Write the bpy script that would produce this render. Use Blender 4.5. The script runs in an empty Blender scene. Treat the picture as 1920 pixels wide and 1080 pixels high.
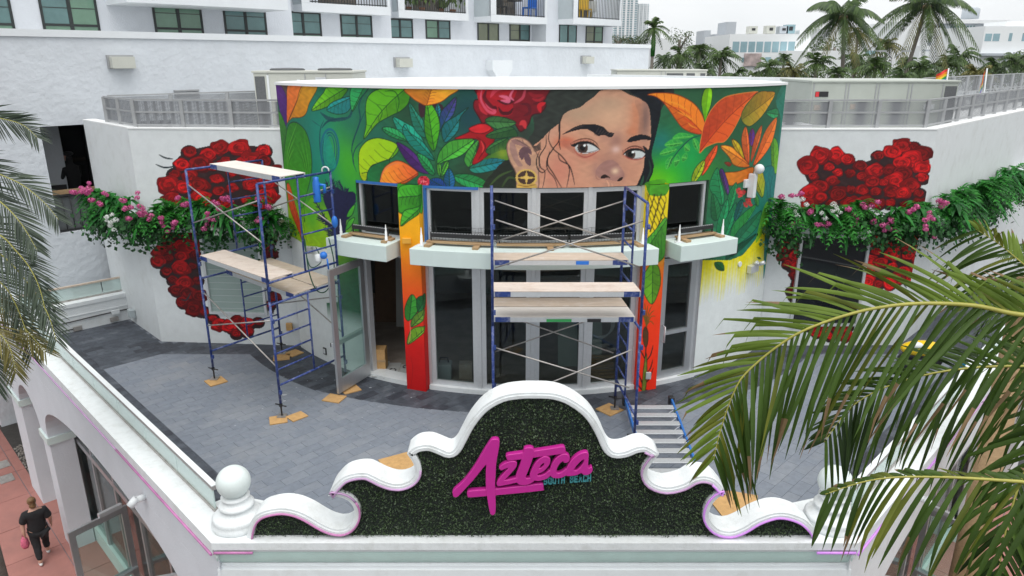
import bpy, bmesh, math, random
import numpy as np
from mathutils import Vector, Matrix, Quaternion, noise
R = math.radians
sc = bpy.context.scene
COL = sc.collection
random.seed(11)

# ------------------------------------------------------------------ camera
CAM_H, FPX, PITCH = 6.1, 1340.0, R(17.7)
cam_d = bpy.data.cameras.new('camera'); cam = bpy.data.objects.new('camera', cam_d); COL.objects.link(cam)
cam.location = (0, 0, CAM_H); cam.rotation_euler = (R(90) - PITCH, 0, 0)
cam_d.sensor_width = 36.0; cam_d.lens = 36.0 * FPX / 1920.0
cam_d.clip_start = 0.1; cam_d.clip_end = 6000
sc.camera = cam

# ------------------------------------------------------------------ overcast daylight
SUN_EL, SUN_AZ = R(72), R(-150)
w = bpy.data.worlds.new('World'); sc.world = w; w.use_nodes = True
nt = w.node_tree; nt.nodes.clear()
out = nt.nodes.new('ShaderNodeOutputWorld'); bg = nt.nodes.new('ShaderNodeBackground')
sky = nt.nodes.new('ShaderNodeTexSky'); sky.sky_type = 'NISHITA'; sky.sun_disc = False
sky.sun_elevation = SUN_EL; sky.sun_rotation = R(200); sky.dust_density = 3.0
hs = nt.nodes.new('ShaderNodeHueSaturation'); hs.inputs['Saturation'].default_value = 0.10
mix = nt.nodes.new('ShaderNodeMix'); mix.data_type = 'RGBA'; mix.inputs[0].default_value = 0.78
cl = nt.nodes.new('ShaderNodeTexNoise'); cl.inputs['Scale'].default_value = 3.0; cl.inputs['Detail'].default_value = 5
tc = nt.nodes.new('ShaderNodeTexCoord'); mp = nt.nodes.new('ShaderNodeMapping'); mp.inputs['Scale'].default_value = (1, 1, 3)
rp = nt.nodes.new('ShaderNodeValToRGB')
rp.color_ramp.elements[0].position = 0.3; rp.color_ramp.elements[0].color = (6.2, 6.45, 6.6, 1)
rp.color_ramp.elements[1].position = 0.7; rp.color_ramp.elements[1].color = (7.3, 7.4, 7.45, 1)
nt.links.new(tc.outputs['Generated'], mp.inputs[0]); nt.links.new(mp.outputs[0], cl.inputs['Vector'])
nt.links.new(cl.outputs['Fac'], rp.inputs[0])
nt.links.new(sky.outputs[0], hs.inputs['Color'])
nt.links.new(hs.outputs[0], mix.inputs[6]); nt.links.new(rp.outputs[0], mix.inputs[7])
nt.links.new(mix.outputs[2], bg.inputs[0]); bg.inputs[1].default_value = 0.10
nt.links.new(bg.outputs[0], out.inputs[0])
sd = bpy.data.lights.new('sun', 'SUN'); sd.energy = 1.35; sd.angle = R(60); sd.color = (1, 0.97, 0.93)
so = bpy.data.objects.new('sun', sd); COL.objects.link(so)
so.rotation_euler = (R(90) - SUN_EL, 0, R(20)); so.location = (0, -10, 40)
sc.view_settings.view_transform = 'Standard'; sc.view_settings.look = 'None'
sc.view_settings.exposure = 0.82; sc.view_settings.gamma = 1.0
sc.view_settings.use_curve_mapping = False
sc.render.engine = 'CYCLES'
sc.cycles.max_bounces = 8; sc.cycles.transparent_max_bounces = 16
sc.cycles.use_denoising = True

# ------------------------------------------------------------------ measuring: a pixel of the photograph -> a point of the place
cp, sp = math.cos(PITCH), math.sin(PITCH)
def ray(x, y):
    u = (x - 960) / FPX; v = (540 - y) / FPX
    return Vector((u, cp + v * sp, -sp + v * cp))
CAMP = Vector((0, 0, CAM_H))
def on_z(x, y, z=0.0):
    d = ray(x, y); return CAMP + d * ((z - CAM_H) / d.z)
def on_pl(x, y, a, b, k):
    d = ray(x, y); return CAMP + d * (k / (a * d.x + b * d.y))
def on_y(x, y, Y0): return on_pl(x, y, 0, 1, Y0)
def at_d(x, y, dep): return CAMP + ray(x, y) * dep

# ------------------------------------------------------------------ mesh building
I4 = Matrix.Identity(4)
WORLD = {}
class MB:
    def __init__(s): s.v = []; s.f = []; s.sm = []
    def add(s, vs, fs, smooth=False, m=None):
        o = len(s.v)
        s.v += [tuple(m @ Vector(p)) for p in vs] if m is not None else [tuple(p) for p in vs]
        s.f += [tuple(i + o for i in f) for f in fs]; s.sm += [smooth] * len(fs)
        return s
    def box(s, lo, hi, m=None):
        x0, y0, z0 = lo; x1, y1, z1 = hi
        vs = [(x0,y0,z0),(x1,y0,z0),(x1,y1,z0),(x0,y1,z0),(x0,y0,z1),(x1,y0,z1),(x1,y1,z1),(x0,y1,z1)]
        return s.add(vs, [(3,2,1,0),(4,5,6,7),(0,1,5,4),(1,2,6,5),(2,3,7,6),(3,0,4,7)], False, m)
    def cbox(s, c, sz, m=None):
        return s.box([c[i]-sz[i]/2 for i in range(3)], [c[i]+sz[i]/2 for i in range(3)], m)
    def beam(s, a, b, wd, ht, up=(0,0,1)):
        a, b = Vector(a), Vector(b); d = b - a; L = d.length; d.normalize()
        u = Vector(up); sd_ = d.cross(u)
        if sd_.length < 1e-4: sd_ = d.cross(Vector((1,0,0)))
        sd_.normalize(); u = sd_.cross(d)
        m = Matrix(((d.x, sd_.x, u.x, a.x),(d.y, sd_.y, u.y, a.y),(d.z, sd_.z, u.z, a.z),(0,0,0,1)))
        return s.box((0, -wd/2, -ht/2), (L, wd/2, ht/2), m)
    def tube(s, pts, r, n=8, cap=True):
        pts = [Vector(p) for p in pts]; k = len(pts)
        rs = r if isinstance(r, (list, tuple)) else [r] * k
        vs = []; prev = None
        for i, p in enumerate(pts):
            d = (pts[min(i+1, k-1)] - pts[max(i-1, 0)]); d.normalize()
            if prev is None:
                a = d.cross(Vector((0,0,1)))
                if a.length < 1e-3: a = d.cross(Vector((1,0,0)))
            else: a = prev - d * prev.dot(d)
            a.normalize(); prev = a; b = d.cross(a)
            for j in range(n):
                t = 2*math.pi*j/n; vs.append(p + (a*math.cos(t) + b*math.sin(t)) * rs[i])
        fs = [(i*n+j, i*n+(j+1)%n, (i+1)*n+(j+1)%n, (i+1)*n+j) for i in range(k-1) for j in range(n)]
        s.add(vs, fs, True)
        if cap and n > 2:
            o = len(s.v) - len(vs)
            s.f += [tuple(o + j for j in range(n))[::-1], tuple(o + (k-1)*n + j for j in range(n))]; s.sm += [False, False]
        return s
    def lathe(s, c, prof, n=32):
        vs = [(c[0]+r*math.cos(2*math.pi*j/n), c[1]+r*math.sin(2*math.pi*j/n), c[2]+z) for r, z in prof for j in range(n)]
        fs = [(i*n+j, i*n+(j+1)%n, (i+1)*n+(j+1)%n, (i+1)*n+j) for i in range(len(prof)-1) for j in range(n)]
        return s.add(vs, fs, True)
    def ball(s, c, r, nu=12, nv=8, sx=1, sy=1, sz=1):
        prof = [(max(r*math.sin(math.pi*i/nv), 1e-4), -r*math.cos(math.pi*i/nv)) for i in range(nv+1)]
        vs = [(c[0]+q*math.cos(2*math.pi*j/nu)*sx, c[1]+q*math.sin(2*math.pi*j/nu)*sy, c[2]+z*sz) for q, z in prof for j in range(nu)]
        fs = [(i*nu+j, i*nu+(j+1)%nu, (i+1)*nu+(j+1)%nu, (i+1)*nu+j) for i in range(nv) for j in range(nu)]
        return s.add(vs, fs, True)
    def prism(s, poly, o, ux, uy, nrm, depth, smooth_sides=False):
        """polygon (a,b) in the frame o + a*ux + b*uy, carried `depth` along nrm"""
        o, ux, uy, nrm = Vector(o), Vector(ux), Vector(uy), Vector(nrm)
        n = len(poly); A = [o + ux*a + uy*b for a, b in poly]; B = [p + nrm*depth for p in A]
        s.add(A + B, [tuple(range(n)), tuple(range(2*n-1, n-1, -1))])
        s.add(A + B, [(i, (i+1)%n, n+(i+1)%n, n+i) for i in range(n)], smooth_sides)
        return s
    def quad(s, a, b, c, d): return s.add([a, b, c, d], [(0,1,2,3)])
    def build(s, name, mat=None, parent=None, bev=0, local=False, kind=None, autos=False, fixn=False):
        if parent is not None and not local:
            inv = WORLD[parent.name].inverted(); vs = [inv @ Vector(p) for p in s.v]
        else: vs = s.v
        me = bpy.data.meshes.new(name); me.from_pydata(vs, [], s.f)
        if s.sm: me.polygons.foreach_set('use_smooth', s.sm)
        if fixn:
            b_ = bmesh.new(); b_.from_mesh(me); bmesh.ops.recalc_face_normals(b_, faces=b_.faces); b_.to_mesh(me); b_.free()
        me.update()
        return link(name, me, mat, parent, bev, kind)
def link(name, me, mat=None, parent=None, bev=0, kind=None):
    o = bpy.data.objects.new(name, me); COL.objects.link(o)
    if mat is not None and len(me.materials) == 0: me.materials.append(mat)
    if parent is not None:
        o.parent = parent; WORLD[o.name] = WORLD[parent.name].copy()
    else: WORLD[o.name] = I4.copy()
    if bev:
        b = o.modifiers.new('bevel', 'BEVEL'); b.width = bev; b.segments = 2; b.limit_method = 'ANGLE'; b.angle_limit = R(40)
        b.harden_normals = False
    if kind: o['kind'] = kind
    return o
def thing(name, label, cat, loc=(0,0,0), rz=0.0, group=None):
    o = bpy.data.objects.new(name, None); COL.objects.link(o); o.empty_display_size = 0.2
    o.location = loc; o.rotation_euler = (0, 0, rz)
    WORLD[o.name] = Matrix.Translation(loc) @ Matrix.Rotation(rz, 4, 'Z')
    return tag(o, label, cat, group)
def tag(o, label, cat, group=None):
    o['label'] = label; o['category'] = cat
    if group: o['group'] = group
    return o
def dup(root, loc, rz=None, label=None, scale=None):
    r = root.copy(); COL.objects.link(r); r.location = loc
    if rz is not None: r.rotation_euler = (0, 0, rz)
    if scale: r.scale = scale
    if label: r['label'] = label
    for ch in list(root.children):
        c = ch.copy(); COL.objects.link(c); c.parent = r
        for g in list(ch.children):
            d = g.copy(); COL.objects.link(d); d.parent = c
    return r
def smooth_poly(pts, k=4, closed=True):
    pts = [tuple(p) for p in pts]; n = len(pts); res = []
    rng = range(n if closed else n - 1)
    for i in rng:
        g = (lambda j: pts[j % n]) if closed else (lambda j: pts[min(max(j, 0), n-1)])
        p0, p1, p2, p3 = g(i-1), g(i), g(i+1), g(i+2)
        for q in range(k):
            t = q / k; t2 = t*t; t3 = t2*t
            res.append(tuple(0.5*((2*b) + (-a+c_)*t + (2*a-5*b+4*c_-d)*t2 + (-a+3*b-3*c_+d)*t3) for a, b, c_, d in zip(p0, p1, p2, p3)))
    if not closed: res.append(pts[-1])
    return res

# ------------------------------------------------------------------ materials
def lin(c):
    f = lambda v: v/12.92 if v <= 0.04045 else ((v+0.055)/1.055)**2.4
    return tuple(f(x/255.0) for x in c)
def mat(name, col, rough=0.6, var=0.08, scale=6.0, bump=0.0, bscale=60.0, metal=0.0, spec=0.5, dirt=None, dscale=0.7, damt=0.3, stretch=(1,1,1), emit=None, sss=None):
    m = bpy.data.materials.new(name); m.use_nodes = True; n = m.node_tree.nodes; L = m.node_tree.links
    b = n['Principled BSDF']; b.inputs['Roughness'].default_value = rough; b.inputs['Metallic'].default_value = metal
    b.inputs['Specular IOR Level'].default_value = spec
    tc = n.new('ShaderNodeTexCoord'); mp = n.new('ShaderNodeMapping'); mp.inputs['Scale'].default_value = stretch
    geo = n.new('ShaderNodeNewGeometry'); L.new(geo.outputs['Position'], mp.inputs[0])
    nz = n.new('ShaderNodeTexNoise'); nz.inputs['Scale'].default_value = scale; nz.inputs['Detail'].default_value = 6; nz.inputs['Roughness'].default_value = 0.65
    L.new(mp.outputs[0], nz.inputs['Vector'])
    r = n.new('ShaderNodeValToRGB'); r.color_ramp.elements[0].position = 0.3; r.color_ramp.elements[1].position = 0.7
    r.color_ramp.elements[0].color = tuple(max(c*(1-var), 0) for c in col) + (1,); r.color_ramp.elements[1].color = tuple(min(c*(1+var), 1) for c in col) + (1,)
    L.new(nz.outputs['Fac'], r.inputs[0]); src = r.outputs[0]
    if dirt is not None:
        d = n.new('ShaderNodeTexNoise'); d.inputs['Scale'].default_value = dscale; d.inputs['Detail'].default_value = 8; d.inputs['Roughness'].default_value = 0.7
        L.new(geo.outputs['Position'], d.inputs['Vector'])
        dr = n.new('ShaderNodeValToRGB'); dr.color_ramp.elements[0].position = 0.5; dr.color_ramp.elements[1].position = 0.78
        dr.color_ramp.elements[1].color = (damt, damt, damt, 1); dr.color_ramp.elements[0].color = (0, 0, 0, 1)
        L.new(d.outputs['Fac'], dr.inputs[0])
        mx = n.new('ShaderNodeMix'); mx.data_type = 'RGBA'; L.new(dr.outputs[0], mx.inputs[0]); L.new(src, mx.inputs[6]); mx.inputs[7].default_value = tuple(dirt) + (1,)
        src = mx.outputs[2]
    L.new(src, b.inputs['Base Color'])
    if bump:
        bn = n.new('ShaderNodeTexNoise'); bn.inputs['Scale'].default_value = bscale; bn.inputs['Detail'].default_value = 4
        L.new(mp.outputs[0], bn.inputs['Vector'])
        bp = n.new('ShaderNodeBump'); bp.inputs['Strength'].default_value = min(bump, 1); bp.inputs['Distance'].default_value = 0.02 if bump < .8 else .022
        L.new(bn.outputs['Fac'], bp.inputs['Height']); L.new(bp.outputs[0], b.inputs['Normal'])
    if emit:
        b.inputs['Emission Color'].default_value = tuple(emit[0]) + (1,); b.inputs['Emission Strength'].default_value = emit[1]
    return m
def glass(name, tint, rough=0.02, base=0.04, body=None, bodymix=0.0):
    m = bpy.data.materials.new(name); m.use_nodes = True; n = m.node_tree.nodes; L = m.node_tree.links
    n.remove(n['Principled BSDF']); o = n['Material Output']
    t = n.new('ShaderNodeBsdfTransparent'); t.inputs[0].default_value = tuple(tint) + (1,)
    g = n.new('ShaderNodeBsdfGlossy'); g.inputs['Roughness'].default_value = rough; g.inputs[0].default_value = (0.9, 0.95, 0.95, 1)
    lw = n.new('ShaderNodeFresnel'); ge = n.new('ShaderNodeNewGeometry'); io = n.new('ShaderNodeMapRange'); L.new(ge.outputs['Backfacing'], io.inputs[0]); io.inputs[3].default_value = 1.5; io.inputs[4].default_value = 1/1.5; L.new(io.outputs[0], lw.inputs[0])
    bn = n.new('ShaderNodeTexNoise'); bn.inputs['Scale'].default_value = 1.3
    bp = n.new('ShaderNodeBump'); bp.inputs['Strength'].default_value = 0.04; bp.inputs['Distance'].default_value = 0.02
    L.new(bn.outputs['Fac'], bp.inputs['Height']); L.new(bp.outputs[0], g.inputs['Normal'])
    first = t.outputs[0]
    if body:
        d = n.new('ShaderNodeBsdfDiffuse'); d.inputs[0].default_value = tuple(body) + (1,)
        mb = n.new('ShaderNodeMixShader'); mb.inputs[0].default_value = bodymix
        L.new(t.outputs[0], mb.inputs[1]); L.new(d.outputs[0], mb.inputs[2]); first = mb.outputs[0]
    mx = n.new('ShaderNodeMixShader'); L.new(lw.outputs[0], mx.inputs[0]); L.new(first, mx.inputs[1]); L.new(g.outputs[0], mx.inputs[2])
    L.new(mx.outputs[0], o.inputs[0]); return m
def painted(name, rough=0.7, bump=0.05):
    m = bpy.data.materials.new(name); m.use_nodes = True; n = m.node_tree.nodes; L = m.node_tree.links
    b = n['Principled BSDF']; b.inputs['Roughness'].default_value = rough; b.inputs['Specular IOR Level'].default_value = 0.3
    a = n.new('ShaderNodeVertexColor'); a.layer_name = 'paint'
    nz = n.new('ShaderNodeTexNoise'); nz.inputs['Scale'].default_value = 5; nz.inputs['Detail'].default_value = 8; nz.inputs['Roughness'].default_value = 0.7
    geo = n.new('ShaderNodeNewGeometry'); L.new(geo.outputs['Position'], nz.inputs['Vector'])
    mr = n.new('ShaderNodeMapRange'); mr.inputs[1].default_value = 0.3; mr.inputs[2].default_value = 0.7; mr.inputs[3].default_value = 0.93; mr.inputs[4].default_value = 1.05
    L.new(nz.outputs['Fac'], mr.inputs[0])
    vm = n.new('ShaderNodeVectorMath'); vm.operation = 'SCALE'; L.new(a.outputs[0], vm.inputs[0]); L.new(mr.outputs[0], vm.inputs['Scale'])
    L.new(vm.outputs[0], b.inputs['Base Color'])
    bn = n.new('ShaderNodeTexNoise'); bn.inputs['Scale'].default_value = 70; L.new(geo.outputs['Position'], bn.inputs['Vector'])
    bp = n.new('ShaderNodeBump'); bp.inputs['Strength'].default_value = bump; bp.inputs['Distance'].default_value = 0.01
    L.new(bn.outputs['Fac'], bp.inputs['Height']); L.new(bp.outputs[0], b.inputs['Normal']); return m
def perforated(name, col, open_=0.35):
    m = bpy.data.materials.new(name); m.use_nodes = True; n = m.node_tree.nodes; L = m.node_tree.links
    b = n['Principled BSDF']; b.inputs['Base Color'].default_value = tuple(col) + (1,); b.inputs['Roughness'].default_value = 0.5; b.inputs['Metallic'].default_value = 0.3
    t = n.new('ShaderNodeBsdfTransparent'); v = n.new('ShaderNodeTexVoronoi'); v.inputs['Scale'].default_value = 70; v.inputs['Randomness'].default_value = 0.0
    geo = n.new('ShaderNodeNewGeometry'); L.new(geo.outputs['Position'], v.inputs['Vector'])
    c = n.new('ShaderNodeMath'); c.operation = 'LESS_THAN'; c.inputs[1].default_value = open_; L.new(v.outputs['Distance'], c.inputs[0])
    mx = n.new('ShaderNodeMixShader'); L.new(c.outputs[0], mx.inputs[0]); L.new(b.outputs[0], mx.inputs[1]); L.new(t.outputs[0], mx.inputs[2])
    L.new(mx.outputs[0], n['Material Output'].inputs[0]); return m
def leafmat(name, c1, c2, rough=0.45, trans=0.25, scale=3.0, spec=0.4):
    m = bpy.data.materials.new(name); m.use_nodes = True; n = m.node_tree.nodes; L = m.node_tree.links
    b = n['Principled BSDF']; b.inputs['Roughness'].default_value = rough; b.inputs['Specular IOR Level'].default_value = spec
    geo = n.new('ShaderNodeNewGeometry'); nz = n.new('ShaderNodeTexNoise'); nz.inputs['Scale'].default_value = scale; nz.inputs['Detail'].default_value = 3
    L.new(geo.outputs['Position'], nz.inputs['Vector'])
    ad = n.new('ShaderNodeMath'); ad.operation = 'MULTIPLY_ADD'; ad.inputs[1].default_value = 0.55; L.new(geo.outputs['Random Per Island'], ad.inputs[0])
    sb = n.new('ShaderNodeMath'); sb.operation = 'SUBTRACT'; L.new(nz.outputs['Fac'], sb.inputs[0]); sb.inputs[1].default_value = 0.28; L.new(sb.outputs[0], ad.inputs[2])
    r = n.new('ShaderNodeValToRGB'); r.color_ramp.elements[0].position = 0.15; r.color_ramp.elements[1].position = 0.85
    r.color_ramp.elements[0].color = tuple(c1) + (1,); r.color_ramp.elements[1].color = tuple(c2) + (1,)
    L.new(ad.outputs[0], r.inputs[0]); L.new(r.outputs[0], b.inputs['Base Color'])
    if trans:
        tr = n.new('ShaderNodeBsdfTranslucent'); L.new(r.outputs[0], tr.inputs[0])
        mx = n.new('ShaderNodeMixShader'); mx.inputs[0].default_value = trans
        L.new(b.outputs[0], mx.inputs[1]); L.new(tr.outputs[0], mx.inputs[2]); L.new(mx.outputs[0], n['Material Output'].inputs[0])
    return m

M = {}
M['white'] = mat('white_paint', (.67, .70, .715), .6, .03, 3, .06, 90, dirt=(.47, .48, .46), dscale=3.2, damt=.5)
M['cap'] = mat('white_roof_coating', (.76, .775, .78), .6, .03, 2, .03, 40, dirt=(.62, .63, .62), dscale=.8, damt=.25)
M['mint'] = mat('pale_mint_reflection_paint', (.60, .70, .68), .55, .03, 3, .05, 80, dirt=(.5, .57, .55), damt=.2)  # reflected mint tint of the white canopy faces put into the colour
M['stucco'] = mat('rough_white_stucco', (.58, .615, .655), .85, .06, 1.5, 1.0, 7, dirt=(.52, .54, .57), dscale=.5, damt=.35)
M['stucco2'] = mat('fine_white_stucco', (.60, .63, .675), .85, .04, 2, .35, 30, dirt=(.58, .6, .63), dscale=.4, damt=.3)
M['grey_side'] = mat('grey_paint_and_shade', (.42, .47, .49), .8, .05, 2, .3, 30)  # grey paint; on the balcony sides it also holds their shade
M['band'] = mat('parapet_band_paint', (.66, .69, .715), .7, .03, 2, .1, 40, dirt=(.6, .63, .65), damt=.25)
M['alu'] = mat('brushed_aluminium', (.50, .52, .54), .38, .06, 25, .05, 120, metal=.75, stretch=(1, 1, .1))
M['alu_l'] = mat('pale_aluminium', (.62, .64, .66), .45, .05, 20, metal=.5)
M['galv'] = mat('galvanised_steel', (.40, .38, .36), .45, .2, 14, .1, 60, metal=.6, dirt=(.16, .12, .1), dscale=6, damt=.7)
M['blue'] = mat('blue_scaffold_paint', (.018, .045, .20), .45, .2, 12, .1, 80, dirt=(.34, .36, .46), dscale=13, damt=.8)
M['blue2'] = mat('blue_fibreglass', (.02, .14, .45), .45, .1, 12, dirt=(.3, .35, .45), dscale=8, damt=.4)
M['bluetape'] = mat('blue_masking_tape', (.03, .14, .42), .6, .1, 10)
M['brightblue'] = mat('bright_blue_plastic', (.02, .17, .62), .4, .05, 10)
M['black'] = mat('black_metal', (.018, .018, .02), .4, .2, 20)
M['blackcloth'] = mat('black_cotton', (.012, .012, .014), .9, .2, 20, .2, 40)
M['dark'] = mat('dark_recess', (.03, .032, .035), .8, .2, 3)
M['ply'] = mat('plywood_deck', (.50, .41, .33), .75, .14, 5, .1, 40, dirt=(.62, .57, .54), dscale=5, damt=.7, stretch=(.35, 3, 1))
M['plypad'] = mat('osb_pad', (.50, .30, .12), .8, .18, 14, .15, 70, dirt=(.34, .2, .09), dscale=7, damt=.6)
M['wood'] = mat('raw_timber', (.36, .24, .13), .8, .2, 6, .1, 40, stretch=(.2, 4, 4))
M['paver'] = mat('grey_paver', (.170, .193, .230), .75, .12, 9, .15, 60, dirt=(.245, .256, .272), dscale=.62, damt=.9)
M['paver2'] = mat('light_grey_paver', (.180, .202, .237), .75, .12, 9, .15, 60, dirt=(.275, .29, .31), dscale=.55, damt=.8)
M['paver3'] = mat('mid_grey_paver', (.162, .185, .223), .75, .12, 9, .15, 60, dirt=(.26, .276, .297), dscale=.55, damt=.8)
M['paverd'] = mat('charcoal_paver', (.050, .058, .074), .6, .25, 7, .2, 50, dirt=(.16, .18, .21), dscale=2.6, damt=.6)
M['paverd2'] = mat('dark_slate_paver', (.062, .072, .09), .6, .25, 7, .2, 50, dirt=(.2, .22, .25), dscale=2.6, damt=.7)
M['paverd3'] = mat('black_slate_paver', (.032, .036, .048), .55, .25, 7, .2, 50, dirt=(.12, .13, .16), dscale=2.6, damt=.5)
M['joint'] = mat('paver_joint_sand', (.165, .184, .212), .95, .15, 20)
M['pink'] = mat('pink_concrete', (.37, .165, .14), .85, .10, 2.5, .15, 60, dirt=(.25, .13, .12), dscale=.9, damt=.6)
M['asphalt'] = mat('asphalt', (.055, .056, .058), .9, .15, 20, .2, 80)
M['soil'] = mat('dark_planting_soil', (.05, .046, .043), .95, .3, 8, .5, 30)
M['rock'] = mat('grey_pebble', (.22, .20, .18), .9, .3, 5, .3, 30)
M['interior'] = mat('dim_interior_wall', (.15, .155, .16), .9, .15, 1.5)
M['ifloor'] = mat('bare_interior_floor', (.30, .25, .21), .8, .25, 2.5, dirt=(.3, .26, .23), dscale=1.5, damt=.6)
M['ceil'] = mat('interior_ceiling', (.2, .2, .2), .9, .1, 2)
M['glass'] = glass('dark_window_glass', (.66, .70, .69))
M['glassc'] = glass('clear_door_glass', (.80, .90, .87), body=(.6, .78, .74), bodymix=.04)
M['railglass'] = glass('mint_rail_glass', (.84, .93, .91), body=(.70, .80, .78), bodymix=.55)
M['blackglass'] = mat('opaque_dark_glass', (.010, .012, .016), .04, .3, .8, spec=.6)
M['shade'] = mat('grey_green_roller_shade', (.25, .32, .30), .5, .05, 2, spec=.5)
M['wgreen'] = mat('green_tinted_pane', (.13, .24, .17), .07, .25, .45, spec=.6)
M['wteal'] = mat('teal_tinted_pane', (.10, .19, .19), .06, .3, .5, spec=.6)
M['wolive'] = mat('olive_tinted_pane', (.15, .17, .11), .07, .3, .5, spec=.6)
M['wbrown'] = mat('brown_tinted_pane', (.09, .075, .06), .07, .3, .5, spec=.6)
M['wframe'] = mat('black_window_frame', (.02, .026, .026), .5, .1, 10)
M['hvac'] = mat('beige_unit_enamel', (.50, .51, .46), .5, .04, 2, dirt=(.4, .4, .36), dscale=1.5, damt=.4)
M['hvac2'] = mat('greygreen_unit_enamel', (.40, .43, .39), .5, .04, 2, dirt=(.32, .34, .3), dscale=1.5, damt=.4)
M['hvacg'] = mat('condenser_fin_grey', (.10, .105, .11), .6, .2, 30)
M['fencem'] = perforated('perforated_fence_sheet', (.22, .23, .245), .42)
M['fencep'] = mat('grey_fence_post', (.36, .37, .38), .5, .08, 8, metal=.3)
M['magenta'] = mat('magenta_acrylic', (.50, .022, .27), .35, .03, 3)
M['magside'] = mat('magenta_return', (.42, .015, .22), .4, .03, 3)
M['tealletter'] = mat('teal_acrylic', (.06, .27, .30), .35, .04, 3)
M['hedgeback'] = mat('hedge_backing_mesh', (.012, .018, .014), .9, .3, 20)
M['hedge'] = leafmat('boxwood_leaf', (.014, .030, .016), (.095, .15, .065), .4, .1, 2.5)
M['led'] = mat('violet_neon_flex', (.52, .24, .62), .4, .25, 1.5, emit=((.55, .15, .85), .10))
M['trim'] = mat('weathered_white_trim', (.68, .71, .72), .65, .05, 9, .3, 25, dirt=(.44, .45, .42), dscale=4.5, damt=.6, stretch=(1, 1, .35))
M['pale'] = mat('faint_mint_paint', (.64, .705, .695), .55, .04, 6, .1, 40, dirt=(.5, .53, .51), dscale=5, damt=.4)
M['taupe'] = mat('taupe_metal', (.30,.275,.27), .5, .1, 10)
M['mint2'] = mat('shaded_mint_cornice_paint', (.50,.655,.62), .6, .04, 4, dirt=(.42,.5,.48), dscale=2.5, damt=.4)  # deeper mint; shade of the down-facing cove put into the paint colour
M['tip'] = mat('withered_brown_tip', (.16, .10, .045), .7, .3, 8)
M['strap'] = leafmat('strap_fern_leaf', (.008, .055, .014), (.035, .25, .040), .45, .3, 5, .2)
M['greenreveal'] = mat('green_painted_reveal', (.04, .10, .06), .6, .2, 4)
M['ledpink'] = mat('rose_neon_flex', (.45, .17, .36), .4, .25, 3.0)
M['leddull'] = mat('pink_neon_flex', (.46, .28, .48), .4, .2, 1.2)
M['skin'] = mat('skin', (.48, .27, .2), .55, .05, 10)
M['hair'] = mat('blonde_hair', (.17, .095, .04), .6, .4, 30, .3, 60)
M['shoe'] = mat('white_sneaker', (.66, .66, .65), .6, .05, 10)
M['bag'] = mat('pink_patterned_bag', (.55, .12, .2), .7, .45, 30)
M['fern'] = leafmat('bright_fern', (.007, .06, .012), (.055, .33, .040), .5, .35, 5, .18)
M['ivy'] = leafmat('dark_ivy', (.012, .035, .016), (.04, .14, .04), .5, .25, 6, .18)
M['pinkfl'] = leafmat('hot_pink_petal', (.42, .045, .20), (.78, .19, .42), .6, .3, 20)
M['whitefl'] = leafmat('white_petal', (.62, .66, .62), (.85, .87, .85), .6, .3, 20)
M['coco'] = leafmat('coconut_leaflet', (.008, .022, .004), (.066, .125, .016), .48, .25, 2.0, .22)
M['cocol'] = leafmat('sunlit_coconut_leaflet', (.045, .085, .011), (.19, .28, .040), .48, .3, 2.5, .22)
M['cocoy'] = leafmat('yellowing_leaflet', (.035, .06, .008), (.17, .19, .025), .48, .25, 3.0, .22)
M['cocobr'] = leafmat('browning_leaflet', (.02, .022, .006), (.085, .07, .016), .45, .2, 3.0, .4)
M['rachis'] = mat('yellow_green_rachis', (.33, .31, .06), .45, .15, 8)
M['date'] = leafmat('silver_green_leaflet', (.016, .030, .020), (.075, .105, .066), .45, .2, 2.0)
M['datey'] = leafmat('gold_tinged_leaflet', (.05, .055, .012), (.19, .16, .035), .45, .25, 3.0)
M['bark'] = mat('grey_palm_bark', (.20, .18, .155), .9, .25, 8, .5, 20, stretch=(1, 1, 4))
M['tree'] = leafmat('far_tree_leaf', (.024, .050, .012), (.09, .14, .035), .6, .15, .6)
M['palmf'] = leafmat('far_palm_leaf', (.016, .044, .010), (.085, .15, .03), .5, .2, .5)
M['palmy'] = leafmat('far_golden_palm_leaf', (.05, .06, .012), (.17, .16, .035), .5, .2, .5)
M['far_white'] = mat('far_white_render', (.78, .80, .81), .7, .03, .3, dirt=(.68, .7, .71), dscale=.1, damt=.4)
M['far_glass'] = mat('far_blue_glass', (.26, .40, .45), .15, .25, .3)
M['far_grey_haze'] = mat('far_grey_render_haze', (.44, .48, .52), .8, .05, .3)  # plain grey; for the skyline blocks the distance haze is put into this colour
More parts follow.
